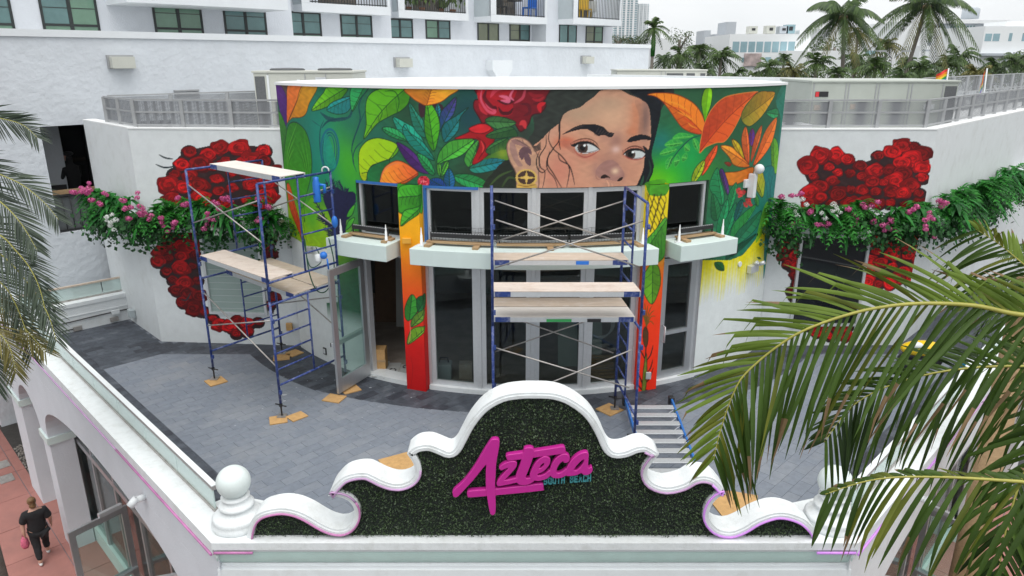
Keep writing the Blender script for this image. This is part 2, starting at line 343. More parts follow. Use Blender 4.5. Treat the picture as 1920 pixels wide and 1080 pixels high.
# ------------------------------------------------------------------ paint: colours of flat wall paint stored per vertex of the wall sheet
class Canvas:
    def __init__(s, U, Z, touv, base=(225, 230, 230), gain=0.94):
        s.U = np.asarray(U, dtype=np.float64); s.Z = np.asarray(Z, dtype=np.float64); s.touv = touv; s.gain = gain
        s.C = np.empty((len(s.U), 3)); s.C[:] = base
    def uv(s, pts): return np.array([s.touv(*p) for p in pts])
    def _box(s, P, e): return np.nonzero((s.U > P[:,0].min()-e) & (s.U < P[:,0].max()+e) & (s.Z > P[:,1].min()-e) & (s.Z < P[:,1].max()+e))[0]
    def inside(s, P):
        ix = s._box(P, 0); u = s.U[ix]; z = s.Z[ix]; ins = np.zeros(len(ix), bool); n = len(P); j = n - 1
        for i in range(n):
            (xi, yi), (xj, yj) = P[i], P[j]
            if yi != yj:
                c = ((yi > z) != (yj > z)); ins ^= c & (u < (xj-xi)*(z-yi)/(yj-yi)+xi)
            j = i
        return ix[ins]
    def put(s, ix, col, a=1.0):
        col = np.asarray(col, float)
        a = np.asarray(a); a = a[:, None] if a.ndim == 1 else a
        s.C[ix] = s.C[ix]*(1-a) + col*a
    def dist(s, P, e, closed=False):
        """nearest distance to a polyline for the points within e of it"""
        ixs = s._box(P, e); u = s.U[ixs]; z = s.Z[ixs]; D = np.full(len(ixs), 9e9); T = np.zeros(len(ixs))
        n = len(P); m = n if closed else n-1
        for i in range(m):
            a = P[i]; b = P[(i+1) % n]; d = b-a; L2 = (d*d).sum() + 1e-12
            k = np.nonzero((u > min(a[0],b[0])-e) & (u < max(a[0],b[0])+e) & (z > min(a[1],b[1])-e) & (z < max(a[1],b[1])+e))[0]
            if not len(k): continue
            t = np.clip(((u[k]-a[0])*d[0]+(z[k]-a[1])*d[1])/L2, 0, 1)
            dd = np.hypot(u[k]-a[0]-t*d[0], z[k]-a[1]-t*d[1]); q = dd < D[k]
            D[k[q]] = dd[q]; T[k[q]] = (i+t[q])/max(m, 1)
        k = D < e
        return ixs[k], D[k], T[k]
    def line(s, pts, wpx, col, a=1.0, taper=True, sm=5, closed=False):
        P = s.uv(smooth_poly(pts, sm, closed) if len(pts) > 2 and sm else pts); wm = wpx*0.0098
        ix, D, T = s.dist(P, wm, closed)
        wv = wm*0.5*(np.clip(np.sin(np.pi*np.clip(T, 0.04, .96))**.5, .25, 1) if taper and not closed else 1)
        s.put(ix, col, a*np.clip((wv-D)/0.008+0.5, 0, 1))
    def fill(s, pts, col, col2=None, g=None, a=1.0, out=None, ow=1.3, sm=5, mott=0.06):
        P = s.uv(smooth_poly(pts, sm) if sm else pts); ix = s.inside(P)
        if not len(ix): return ix, P
        c = np.tile(np.asarray(col, float), (len(ix), 1))
        if col2 is not None:
            g0, g1 = s.uv(g if g else [pts[0], pts[len(pts)//2]]); d = g1-g0
            t = np.clip(((s.U[ix]-g0[0])*d[0]+(s.Z[ix]-g0[1])*d[1])/((d*d).sum()+1e-9), 0, 1)[:, None]
            c = c*(1-t)+np.asarray(col2, float)*t
        if mott: c *= (1+mott*np.sin(s.U[ix]*23+np.sin(s.Z[ix]*31)*2)*np.sin(s.Z[ix]*19+s.U[ix]*7))[:, None]
        s.put(ix, c, a)
        if out is not None:
            jx, D, T = s.dist(P, ow*0.0098, True); s.put(jx, out, np.clip((ow*.0098*.6-D)/.008+.5, 0, 1)*.85)
        return ix, P
    def blob(s, c, r, col, a=0.8, ry=None, p=1.0):
        x, y = c; c0, cx_, cy_ = s.uv([(x, y), (x+r, y), (x, y+(ry or r))])
        ru = np.hypot(*(cx_-c0)); rz = np.hypot(*(cy_-c0))
        ix = np.nonzero((abs(s.U-c0[0]) < ru*2.2) & (abs(s.Z-c0[1]) < rz*2.2))[0]
        d2 = ((s.U[ix]-c0[0])/ru)**2+((s.Z[ix]-c0[1])/rz)**2
        s.put(ix, col, a*np.exp(-d2**p))
    def disc(s, c, r, col, ry=None, a=1.0):
        ry = ry or r
        return s.fill([(c[0]+r*math.cos(t*math.pi/8), c[1]+ry*math.sin(t*math.pi/8)) for t in range(16)], col, a=a, sm=2, mott=0)
    def leaf(s, pts, base, tip, col, col2=None, vein=(25, 60, 35), nv=5, out=(22, 50, 35), half=None, bend=0.0, sm=5, vw=1.1):
        """a painted leaf: outline, one half a tone apart, midrib, side veins"""
        ix, P = s.fill(pts, col, col2, (base, tip), sm=sm)
        if not len(ix): return
        b, t = s.uv([base, tip]); d = t-b; L = np.hypot(*d)+1e-9; d /= L; nrm = np.array((-d[1], d[0]))
        mid = [b+(t-b)*k/8+nrm*L*bend*math.sin(math.pi*k/8) for k in range(9)]
        rel = np.stack([s.U[ix]-b[0], s.Z[ix]-b[1]], 1); along = (rel@d)/L; across = rel@nrm - L*bend*np.sin(np.pi*np.clip(along, 0, 1))
        f = np.clip(across/(0.10*L)*3, -1, 1)*0.11
        s.C[ix] *= (1-f)[:, None]
        if half is not None:
            k = across < 0; s.put(ix[k], half, 0.75)
        jx, D, T = s.dist(np.array(mid), .02); inn = np.isin(jx, ix)
        s.put(jx[inn], vein, np.clip((vw*.0065-D[inn])/.007+.5, 0, 1)*.9)
        for k in range(1, nv+1):
            p0 = b+(t-b)*(k/(nv+1.2)); p0 = p0+nrm*L*bend*math.sin(math.pi*k/(nv+1.2))
            for sg in (-1, 1):
                q = [p0, p0+d*L*.10+nrm*sg*L*.12, p0+d*L*.16+nrm*sg*L*.3]
                jx, D, T = s.dist(np.array(q), .016); inn = np.isin(jx, ix)
                s.put(jx[inn], vein, np.clip((vw*.0045-D[inn])/.007+.5, 0, 1)*.6)
        if out is not None:
            jx, D, T = s.dist(P, .018, True); s.put(jx, out, np.clip((.0075-D)/.008+.5, 0, 1)*.85)
    def done(s):
        c = np.clip(s.C/255.0, 0, 1); l = np.where(c <= .04045, c/12.92, ((c+.055)/1.055)**2.4)*s.gain
        return np.concatenate([np.clip(l, 0, 1), np.ones((len(l), 1))], 1).astype(np.float32)
def sheet(name, pos, quads, colors, material, parent, smooth=False):
    me = bpy.data.meshes.new(name); nq = len(quads)
    me.vertices.add(len(pos)); me.vertices.foreach_set('co', np.asarray(pos, np.float32).ravel())
    me.loops.add(nq*4); me.loops.foreach_set('vertex_index', np.asarray(quads, np.int32).ravel())
    me.polygons.add(nq); me.polygons.foreach_set('loop_start', np.arange(nq, dtype=np.int32)*4)
    if smooth: me.polygons.foreach_set('use_smooth', np.ones(nq, bool))
    me.update(calc_edges=True)
    at = me.color_attributes.new('paint', 'FLOAT_COLOR', 'POINT'); at.data.foreach_set('color', colors.ravel())
    me.materials.append(material)
    return link(name, me, None, parent)
def grid_patch(us, zs):
    nu, nz = len(us), len(zs); UU, ZZ = np.meshgrid(us, zs)
    i = np.arange((nz-1)*(nu-1)); r = i//(nu-1); c = i % (nu-1); a = r*nu+c
    return UU.ravel(), ZZ.ravel(), np.stack([a, a+1, a+nu+1, a+nu], 1)
def spaced(brk, step):
    o = [brk[0]]
    for a, b in zip(brk, brk[1:]):
        n = max(1, math.ceil((b-a)/step)); o += [a+(b-a)*k/n for k in range(1, n+1)]
    return np.array(o)

# ------------------------------------------------------------------ the round painted front: a cylinder sector
CX, CY, RF, HW = 0.38, 18.89, 6.53, 5.63
TH = R(51.2)
B1, B2, B3, B4 = R(-30.2), R(-21.4), R(-17.6), R(17.7)
B5, B6 = R(21.4), R(30.2)
ZC, ZT = 2.64, 3.98
def cyl(th, r, z): return Vector((CX+r*math.sin(th), CY-r*math.cos(th), z))
def cyl_uv(px, py, r=RF):
    d = ray(px, py); a = d.x*d.x+d.y*d.y; ox, oy = -CX, -CY
    b = ox*d.x+oy*d.y; c = ox*ox+oy*oy-r*r; disc = b*b-a*c
    t = (-b-math.sqrt(disc))/a if disc > 0 else -b/a
    p = CAMP+d*t
    return (math.atan2(p.x-CX, CY-p.y)*RF, p.z)
MURAL = painted('mural_paint', .62, .05)
def sc6(ox, oy, k=6.0): return lambda *q: [(x/k+ox, y/k+oy) for x, y in q]
A_ = sc6(500, 140); B_ = sc6(760, 140); C_ = sc6(940, 180); D_ = sc6(1200, 140); E_ = sc6(1200, 300, 4.153); F_ = sc6(500, 300); G_ = sc6(640, 0, 3.0)
def one(f, x, y): return f((x, y))[0]

def paint_mural(c):
    dk = (20, 48, 42)
    # ground colours
    c.fill([(500,150),(1500,150),(1500,520),(500,520)], (40, 104, 70), sm=0, mott=.1)
    for p, r, col, a, ry in [((600,255),70,(22,138,128),1,70),((620,330),70,(24,140,120),.9,60),((560,430),60,(160,205,20),1,60),((600,440),70,(150,200,20),1,45),
        ((560,240),40,(35,110,90),.7,60),((655,300),38,(72,178,40),.95,80),((700,330),30,(70,165,45),.7,40),((655,220),30,(30,105,100),.6,50),((700,260),40,(35,100,85),.8,40),((760,200),30,(38,72,52),.8,60),
        ((880,215),50,(28,70,78),1,60),((900,330),60,(45,62,45),1,40),((920,180),60,(22,75,72),.6,40),((1260,320),40,(20,170,60),.9,60),((1290,310),36,(25,175,70),.8,50),
        ((1240,265),26,(25,120,130),.7,24),((1245,345),40,(90,200,25),1,30),((1225,345),20,(110,200,20),.9,30),((1300,180),70,(45,92,62),.8,40),((1400,220),70,(42,88,56),.9,60),((1440,250),40,(40,85,55),.8,60),
        ((1300,300),20,(20,165,80),.8,50),((1330,330),40,(60,150,50),.7,30),((1380,330),40,(45,100,50),.6,50),((1450,330),26,(30,125,115),1,70),((1455,430),20,(35,140,125),1,70),((735,330),40,(40,110,60),.6,40)]:
        c.blob(p, r, col, a, ry)
    # left: strips and leaves
    c.fill(A_((95,95),(290,110),(240,300),(215,520),(150,330)), (112,84,72), (80,70,70))
    c.fill(A_((90,95),(165,130),(230,280),(236,460),(212,590),(160,450),(125,300)), (98,42,132), (70,30,110), out=(50,25,70))
    c.fill(A_((130,420),(215,580),(260,820),(215,1085),(170,900)), (58,132,40), (40,105,40), out=dk)
    c.fill(A_((245,110),(400,130),(345,280),(262,470),(230,540),(228,330)), (236,124,52), (222,108,40), out=(110,50,25))
    c.fill(A_((405,120),(570,130),(480,320),(445,430),(390,478),(290,486),(252,515),(330,320)), (212,152,38), (205,130,30), out=(90,60,25))
    c.line(A_((250,520),(330,330),(400,150)), 1.5, (150,80,30))
    c.leaf(A_((505,402),(560,300),(640,200),(690,140),(900,150),(880,220),(800,300),(680,362),(580,398)), one(A_,880,160), one(A_,505,402), (70,150,30), (120,195,30), nv=6)
    c.fill(A_((600,420),(700,470),(830,490),(930,450),(960,300),(950,140),(985,150),(970,400),(930,490),(820,525),(690,520)), (28,72,82), a=.8)
    c.leaf(A_((676,392),(740,310),(945,245),(950,350),(900,425),(800,445),(720,425)), one(A_,950,260), one(A_,676,395), (38,132,136), (30,150,140), nv=5)
    c.leaf(A_((950,150),(1140,150),(1050,270),(960,412)), one(A_,1090,150), one(A_,960,412), (38,142,84), (45,160,80), nv=4)
    for q, wd in [(((1140,150),(1040,330),(1050,520),(960,800),(985,1000)),3), (((1090,740),(1000,830),(970,960),(1010,1090)),2.6), (((1120,380),(1010,640),(950,860)),2), (((510,515),(600,580)),1.5), (((640,520),(600,640),(610,900),(700,1080)),3), (((900,480),(700,520),(620,600)),4)]:
        c.line(A_(*q), wd, (22,66,78), .85)
    # blue loop
    for rx, ry, wd, col in [(100,235,5,(22,100,128)),(80,200,2.5,(15,70,105)),(55,170,2.5,(18,84,110))]:
        c.line([(710/6+500+rx/6*math.cos(t*math.pi/12), 850/6+140+ry/6*math.sin(t*math.pi/12)) for t in range(24)], wd, col, .85, closed=True)
    c.fill(A_((660,660),(720,760),(780,1000),(740,1060),(650,1000),(640,800)), (26,150,130), a=.7)
    # big dark leaf at the left edge, running down to a lime field
    big = A_((228,620),(290,535),(370,560),(450,660),(500,860),(505,1090),(460,1300),(400,1500),(330,1400),(230,1250),(190,1000))
    c.fill(big, (46,122,34), (66,158,40), g=[one(A_,300,560), one(A_,330,1300)], out=dk, ow=1.8)
    for k in range(6):
        c.line(A_((300+k*8,900-k*70),(250-k*4,1000-k*20),(245+k*6,1250)), 1.6, (108,190,66) if k % 2 else (36,95,30), .8)
        c.line(A_((310+k*22,800-k*30),(400+k*14,950+k*10),(440+k*8,1180)), 1.5, (92,176,52) if k % 2 else (36,95,30), .7)
    c.fill(F_((245,520),(300,560),(420,560),(520,420),(640,620),(760,880),(800,990),(700,1005),(560,970),(440,960),(285,860),(255,640)), (168,206,22), (150,190,24))
    c.blob((585,400), 26, (60,160,50), .8, 40); c.blob((612,420), 20, (150,200,25), .8, 30)
    c.line(F_((410,420),(430,700),(400,560)), 2, (30,80,40)); c.line(F_((380,480),(430,820),(460,920)), 1.6, (35,80,40))
    c.fill(F_((228,275),(262,288),(320,500),(395,760),(440,970),(412,945),(350,780),(268,570),(240,420)), (226,92,42), (190,60,30), out=(90,35,25))
    c.line(F_((250,320),(330,600),(420,920)), 1.4, (130,45,30))
    # navy feathered plume
    c.fill(F_((640,420),(720,300),(800,320),(870,360),(985,370),(995,470),(920,560),(890,720),(880,930),(820,920),(760,760),(700,600)), (36,42,80), (30,32,66), out=(22,24,48))
    rr = random.Random(3)
    for x0, y0, x1, y1 in [(800,900,520,420),(810,800,560,640),(820,700,600,330),(830,600,660,220),(840,500,730,200),(850,450,800,230),(860,460,900,320),(880,480,980,380),(880,600,990,450),(860,700,950,590),(840,900,640,760),(830,950,690,820),(820,860,540,560)]:
        c.line(F_((x0,y0),((x0+x1)/2+rr.uniform(-20,30),(y0+y1)/2-rr.uniform(0,30)),(x1,y1)), 4.5, (34,38,74))
        for k in range(7):
            t = .25+.1*k; xx = x0+(x1-x0)*t; yy = y0+(y1-y0)*t; dx, dy = x1-x0, y1-y0; L = math.hypot(dx,dy); dx/=L; dy/=L
            for sg in (-1, 1): c.line(F_((xx,yy),(xx+dx*35-sg*dy*26,yy+dy*35+sg*dx*26)), 2, (32,36,70), sm=0)
    for q in [((995,500),(930,560),(900,640),(960,620)),((990,650),(920,690),(885,790),(950,740)),((1000,780),(950,800),(930,900),(985,860))]:
        c.fill(F_(*q), (84,190,52), (60,150,50), out=dk)
    # upper-left big green leaf
    c.leaf(A_((1590,150),(1602,300),(1520,400),(1400,462),(1260,540),(1180,625),(1092,725),(1120,560),(1112,400),(1130,270),(1200,190),(1330,150)), one(A_,1560,160), one(A_,1095,720), (66,152,30), (128,200,30), nv=4, half=(96,180,30), bend=-.05)
    c.line(A_((1330,185),(1440,190),(1490,300),(1460,440)), 2, (30,90,30)); c.line(A_((1230,330),(1300,420),(1260,540)), 1.6, (30,90,30))
    c.leaf(A_((1036,930),(1055,830),(1130,745),(1240,713),(1360,735),(1452,775),(1488,840),(1440,912),(1365,960),(1240,1000),(1170,1040),(1110,1200),(1050,1130)), one(A_,1480,800), one(A_,1070,1110), (96,180,28), (190,214,20), nv=5, bend=.12, half=(168,208,22))
    c.fill(A_((1140,1090),(1200,1020),(1380,960),(1340,1080),(1290,1240),(1180,1250),(1130,1180)), (36,120,62), (30,100,55), out=dk)
    c.leaf(F_((1285,285),(1288,180),(1330,82),(1420,20),(1500,12),(1600,60),(1705,150),(1640,210),(1560,262),(1450,290)), one(F_,1700,150), one(F_,1300,280), (218,92,46), (246,150,42), vein=(130,50,25), out=(120,45,30), nv=6, bend=.08)
    c.line(F_((1290,270),(1296,170),(1350,85),(1440,40),(1520,40)), 3, (236,130,80), .8)
    c.leaf(A_((1462,760),(1560,800),(1680,900),(1830,1100),(1730,1100),(1600,1005),(1500,860)), one(A_,1800,1090), one(A_,1462,760), (84,42,116), (70,32,104), vein=(50,20,70), nv=3)
    # fan of leaves
    c.fill(B_((150,330),(260,330),(400,330),(420,400),(300,420),(180,480)), (62,30,42), a=.9)
    L = [(A_((1420,478),(1560,540),(1700,640),(1835,915),(1700,850),(1560,740),(1480,640)), one(A_,1835,915), one(A_,1420,478), (28,150,122), (40,170,140)),
         (A_((1600,315),(1700,440),(1772,540),(1800,700),(1720,680),(1640,560)), one(A_,1800,700), one(A_,1600,315), (36,128,102), (40,140,118)),
         (A_((1298,605),(1380,590),(1500,640),(1585,745),(1460,722),(1360,675)), one(A_,1585,745), one(A_,1298,605), (40,148,80), (50,165,95)),
         (B_((330,960),(200,760),(60,660),(0,560),(-30,640),(60,800),(200,910)), one(B_,330,960), one(B_,-40,560), (24,130,112), (30,160,140)),
         (B_((360,325),(400,400),(390,540),(330,440)), one(B_,380,540), one(B_,360,325), (30,110,136), (34,130,150)),
         (B_((575,255),(545,440),(440,560),(385,640),(395,440),(480,330)), one(B_,385,640), one(B_,575,255), (34,96,140), (78,54,132)),
         (B_((710,368),(620,480),(592,630),(470,755),(425,730),(408,620),(450,540),(560,470)), one(B_,430,750), one(B_,710,368), (28,112,116), (36,136,138)),
         (B_((240,288),(340,400),(388,560),(372,700),(325,860),(250,760),(212,600),(222,420)), one(B_,325,860), one(B_,240,288), (62,150,32), (86,176,34)),
         (B_((358,1005),(380,880),(460,780),(560,735),(775,728),(700,850),(600,925),(450,975)), one(B_,358,1005), one(B_,775,728), (70,168,58), (88,190,62)),
         (B_((838,722),(802,850),(782,960),(720,1042),(668,990),(668,920),(720,830)), one(B_,720,1042), one(B_,838,722), (74,170,68), (86,186,72)),
         (B_((130,890),(250,940),(330,1090),(300,1130),(200,1040)), one(B_,330,1120), one(B_,130,890), (36,142,80), (46,160,86)),
         (B_((355,1020),(380,1000),(402,1030),(400,1140),(365,1110)), one(B_,395,1140), one(B_,375,1000), (96,190,56), (110,200,60)),
         (B_((490,985),(450,980),(415,1050),(400,1150),(470,1080)), one(B_,400,1150), one(B_,480,980), (84,180,54), (96,190,60)),
         (G_((630,985),(720,980),(800,1010),(835,1060),(740,1062),(660,1030)), one(G_,625,985), one(G_,840,1060), (38,140,80), (48,160,70)),
         (G_((575,1010),(605,945),(640,1010),(625,1060),(590,1060)), one(G_,610,1060), one(G_,605,945), (28,84,140), (34,110,150)),
         (G_((500,1010),(560,1005),(590,1060),(500,1060)), one(G_,590,1060), one(G_,500,1010), (30,60,130), (30,70,150)),
         (B_((720,1050),(860,960),(1000,938),(1170,958),(1100,1020),(1000,1075),(800,1110)), one(B_,700,1060), one(B_,1170,958), (38,136,108), (26,116,150))]
    for pts, b, t, c1, c2 in L: c.leaf(pts, b, t, c1, c2, nv=6)
    c.line(B_((330,860),(340,1000),(350,1130)), 2, (36,90,50))
    c.leaf(B_((15,150),(580,150),(490,240),(390,312),(240,345),(170,322),(70,255)), one(B_,240,345), one(B_,300,140), (238,132,40), (228,160,42), vein=(140,70,25), out=(110,50,25), nv=5)
    c.disc(one(F_,1765,245), 11, (214,50,70))
    for k in range(26):
        t = rr.uniform(0, 6.28); q = rr.uniform(0, 10); c.disc((one(F_,1765,245)[0]+q*math.cos(t), one(F_,1765,245)[1]+q*math.sin(t)), 1.6, (240,120,130) if k % 2 else (160,25,45))
    # dark hair behind everything of the portrait
    hair = (50, 56, 51)
    c.fill([(1012,160),(1250,160),(1240,205),(1226,262),(1222,290),(1226,312),(1218,335),(1200,362),(1010,362),(985,300),(990,262),(1002,240)], hair, (40,46,44), mott=.12)
    c.blob((985,250), 22, hair, .9, 30)
    # rose, red bracts, dark leaves
    c.fill(B_((560,722),(640,680),(720,640),(722,600),(870,548),(975,600),(1010,700),(930,900),(800,1000),(755,985),(830,800),(790,722)), (186,26,34), (150,18,28), out=(80,12,20))
    c.fill(B_((720,600),(870,550),(970,602),(880,660),(760,650)), (214,38,46), out=(90,12,20)); c.fill(B_((1040,1080),(1090,1020),(1130,1060),(1140,1130),(1050,1130)), (190,30,38))
    c.line(B_((800,700),(900,800),(820,960)), 3, (110,14,24)); c.line(B_((850,740),(880,820),(860,880)), 3, (216,60,60))
    rose = B_((830,130),(1570,130),(1585,250),(1560,300),(1582,350),(1525,430),(1430,455),(1385,560),(1300,642),(1235,560),(1150,492),(1000,470),(880,548),(828,480),(768,370),(780,290),(835,265))
    c.fill(rose, (136,22,34), (112,20,32), out=(60,12,20), ow=1.6)
    c.fill(B_((840,150),(1230,150),(1210,300),(1200,440),(1080,470),(940,450),(840,330)), (190,28,40), (160,22,36))
    for q, wd, col in [(((865,150),(850,280),(920,400),(990,430),(1005,405),(930,360),(890,280)),5,(218,84,110)),(((960,250),(1020,170),(1120,150)),7,(214,64,86)),(((1040,290),(1120,320),(1200,300),(1190,260)),6,(70,14,26)),(((910,180),(890,260),(960,350),(1020,380)),7,(92,16,28)),
        (((1350,150),(1320,260),(1230,320)),5,(196,70,90)),(((1230,150),(1180,240),(1220,290)),4,(224,110,140)),(((1060,240),(1140,260),(1160,300),(1080,290)),7,(226,110,140)),(((1050,370),(1090,430),(1170,430),(1210,380)),6,(72,14,26)),(((980,380),(1010,365),(1030,390)),4,(78,14,28)),
        (((1300,330),(1380,340),(1400,420),(1340,460)),6,(92,18,32)),(((1430,270),(1500,290),(1560,250)),5,(170,34,46)),(((1450,330),(1500,320),(1570,320)),5,(92,18,30)),(((1520,420),(1510,350),(1570,320)),8,(206,34,44)),(((860,420),(960,470),(1080,480)),5,(96,14,26)),(((1290,560),(1330,540),(1350,600)),9,(214,56,62)),(((1390,200),(1450,240),(1550,230)),6,(150,28,40)),(((830,330),(860,400),(920,450)),5,(206,46,60))]:
        c.line(B_(*q), wd, col, .9)
    c.leaf(B_((898,520),(970,472),(1100,480),(1245,540),(1130,602),(1010,606)), one(B_,898,525), one(B_,1245,540), (58,112,60), (70,122,66), nv=3)
    c.leaf(B_((905,690),(1030,618),(1200,590),(1265,690),(1150,704),(1000,722)), one(B_,1240,610), one(B_,905,690), (44,92,50), (56,104,54), nv=4)
    c.leaf(B_((905,855),(1000,760),(1150,715),(1145,800),(1060,900),(960,900)), one(B_,1150,720), one(B_,905,855), (56,106,50), (60,112,60), nv=4)
    c.fill(B_((870,960),(1000,880),(1140,850),(1160,960),(1000,935)), (58,106,44), (92,130,40)); c.blob(one(B_,1090,880), 9, (150,170,50), .7)
    c.fill(G_((800,1062),(860,960),(930,900),(980,930),(1000,1062)), (40,48,36), (34,40,34)); c.line(G_((830,1050),(890,990),(960,960)), 4, (62,84,46)); c.line(G_((900,1060),(940,1000),(990,1010)), 4, (58,78,44))
    # face
    sk = (206, 152, 124)
    face = C_((655,300),(700,212),(780,160),(880,130),(960,68),(1050,5),(1120,-60),(1300,-80),(1450,-10),(1560,30),(1640,90),(1672,200),(1682,440),(1662,580),(1612,700),(1602,800),(1562,920),(1510,1030),(1500,1060),(380,1060),(345,960),(350,800),(345,700),(350,575),(440,500),(520,420),(570,370))
    ix, P = c.fill(face, sk, mott=.04)
    keep = c.C.copy(); mask = np.zeros(len(c.U), bool); mask[ix] = True
    for p, r, col, a, ry in [((900,200),300,(180,150,124),.9,120),((1250,230),220,(216,172,140),.8,200),((1200,80),200,(182,152,126),.7,90),((1520,250),75,(202,132,98),.8,240),((1480,400),70,(200,122,88),.7,60),((1620,250),60,(130,100,92),.95,240),
        ((650,850),180,(202,128,108),.8,220),((560,420),90,(200,150,128),.5,120),((720,520),110,(206,98,70),.85,60),((1000,690),130,(196,118,98),.45,60),((1220,800),150,(170,122,108),.85,180),((1290,500),80,(158,116,104),.85,90),((1160,460),70,(176,128,112),.6,60),((1450,560),110,(190,128,106),.5,90),((1470,850),120,(200,140,114),.6,150),((1290,600),48,(224,186,174),.95,40),
        ((1060,850),40,(170,124,112),.7,90),((1380,900),30,(176,126,110),.6,60),((900,1000),160,(204,146,120),.7,90),((1220,1010),70,(176,132,116),.7,40)]:
        c.blob(one(C_,*p), r/6, col, a, ry/6)
    c.fill(C_((1500,60),(1560,70),(1600,220),(1590,420),(1540,430),(1555,250)), (164,118,98), a=.4); c.fill(C_((1470,80),(1530,140),(1545,300),(1510,420),(1400,410),(1480,300)), (206,134,100), a=.3)
    c.fill(C_((1060,860),(1100,780),(1200,720),(1290,740),(1380,860),(1370,930),(1300,960),(1200,940),(1110,930)), (152,112,108), a=.6)
    c.blob(one(C_,1280,845), 7, (230,196,164), .95, 6); c.line(C_((1185,950),(1210,1000),(1200,1050)), 3, (226,172,140), .8); c.line(C_((1240,980),(1260,1050)), 3, (226,172,140), .6, sm=0)
    c.C[~mask] = keep[~mask]
    c.fill(C_((1115,922),(1140,890),(1180,885),(1228,926),(1190,917),(1150,928)), (40,26,26), sm=3); c.fill(C_((1303,952),(1335,920),(1368,910),(1352,950),(1315,958)), (44,28,28), sm=3)
    c.line(C_((1060,880),(1075,930),(1120,945)), 1.5, (150,100,88), .7)
    # brows
    ink = (24, 24, 30)
    c.fill(C_((682,435),(760,385),(850,338),(950,316),(1060,320),(1150,350),(1205,402),(1268,420),(1230,466),(1160,442),(1080,446),(1020,400),(940,370),(850,385),(760,410)), ink)
    for k in range(16): c.line(C_((1040+k*12,440+rr.uniform(-5,10)),(1080+k*11,390+k*2),(1100+k*10,345+k*6)), .8, (120,95,88) if k % 3 == 0 else ink, .7)
    for k in range(8): c.line(C_((700+k*22,430-k*12),(760+k*20,395-k*8),(820+k*18,360-k*4)), .9, (110,90,82) if k % 2 else ink, .6)
    c.fill(C_((1412,512),(1460,463),(1540,436),(1620,438),(1684,465),(1684,497),(1600,490),(1540,502),(1470,516)), ink)
    # eyes
    for lid, white, iris, ri, hl, lash, crease, low in [
        (((660,505),(800,500),(900,485),(1000,500),(1090,580),(1090,630),(1000,690),(900,700),(800,640),(720,580)), ((828,582),(860,545),(930,524),(1000,532),(1062,566),(1104,600),(1040,632),(950,646),(870,636)), (915,584), 60, (938,556), ((788,556),(830,544),(900,524),(985,526),(1050,555),(1106,602)), ((800,520),(880,488),(970,480),(1050,512),(1096,570)), ((815,600),(860,655),(940,688),(1030,660),(1092,615))),
        (((1350,660),(1390,590),(1490,570),(1600,570),(1640,640),(1590,710),(1490,720),(1400,700)), ((1380,652),(1410,622),(1480,604),(1560,612),(1622,650),(1580,700),(1500,712),(1420,690)), (1452,656), 57, (1480,630), ((1372,656),(1425,616),(1500,600),(1580,612),(1630,652)), ((1385,610),(1450,572),(1530,566),(1620,608)), ((1385,670),(1430,700),(1500,716),(1575,704),(1610,670)))]:
        c.fill(C_(*lid), (184,116,96), a=.55)
        ix, P = c.fill(C_(*white), (204,210,210), mott=0)
        m2 = np.zeros(len(c.U), bool); m2[ix] = True; keep = c.C.copy()
        c.blob(one(C_, white[0][0]+30, white[0][1]+25), 5, (150,150,150), .6); 
        c.disc(one(C_,*iris), ri/6, (88,72,64)); c.disc(one(C_,*iris), ri/6*.82, (62,48,44)); c.disc(one(C_,*iris), ri/6*.52, (14,12,14)); c.disc(one(C_,*hl), 2.6, (236,240,240), ry=2.2)
        c.C[~m2] = keep[~m2]
        c.line(C_(*lash), 4.2, (20,18,20)); c.line(C_(*crease), 1.7, (84,44,38)); c.line(C_(*low), 2.0, (164,72,68), .8)
        c.line(C_(*[(x, y-8) for x, y in white[5:]]), 1.3, (70,40,38), .7)
        for k in range(9):
            x0, y0 = lash[0][0]+k*(lash[-1][0]-lash[0][0])/9, lash[2][1]+abs(k-4)**1.6*3; c.line(C_((x0,y0+8),(x0-10+k*2,y0-22)), .8, ink, .8, sm=0)
    c.line(C_((790,550),(820,560),(850,545)), 4, ink)
    c.fill(C_((1590,560),(1650,600),(1640,660),(1600,690),(1620,640)), ink)
    # right hair lock
    c.fill(C_((1440,-80),(1810,-90),(1800,100),(1790,220),(1730,480),(1690,640),(1690,720),(1712,800),(1690,900),(1620,1000),(1500,1062),(1560,930),(1605,800),(1615,700),(1665,580),(1690,440),(1680,200),(1640,90),(1560,30)), (22,27,34), (18,22,28), mott=.15)
    c.line(C_((1600,900),(1580,980),(1540,1050)), 5, (40,80,58)); c.line(C_((1690,740),(1700,830),(1640,960),(1560,1060)), 2.2, (16,20,26)); c.line(C_((1660,720),(1680,840),(1620,980)), 4, (44,78,62), .7)
    # ear, earring
    c.fill(C_((352,570),(290,500),(200,465),(110,480),(66,540),(66,630),(100,740),(150,830),(170,900),(190,1060),(400,1060),(420,860),(420,700)), (196,152,124), out=(110,80,74), ow=1.5)
    c.fill(C_((110,500),(180,490),(280,540),(330,600),(300,600),(220,560),(150,540)), (140,104,104), a=.8); c.fill(C_((100,520),(150,540),(180,640),(200,720),(240,780),(190,790),(130,700),(95,600)), (152,116,112), a=.7)
    c.fill(C_((196,660),(215,595),(270,570),(330,600),(340,660),(290,640),(260,680),(230,720)), (104,76,82)); c.fill(C_((265,650),(300,640),(335,720),(330,780),(290,770),(258,710)), (108,80,86))
    c.line(C_((150,480),(240,530),(340,590)), 1.2, (90,70,66)); c.line(C_((232,480),(250,530)), 1, (90,70,66), sm=0)
    for k in range(8): c.line(C_((345+k*4,560+k*10),(400+k*6,560-k*2+k*8),(445,510+k*14)), 1.3, (46,42,42), .8)
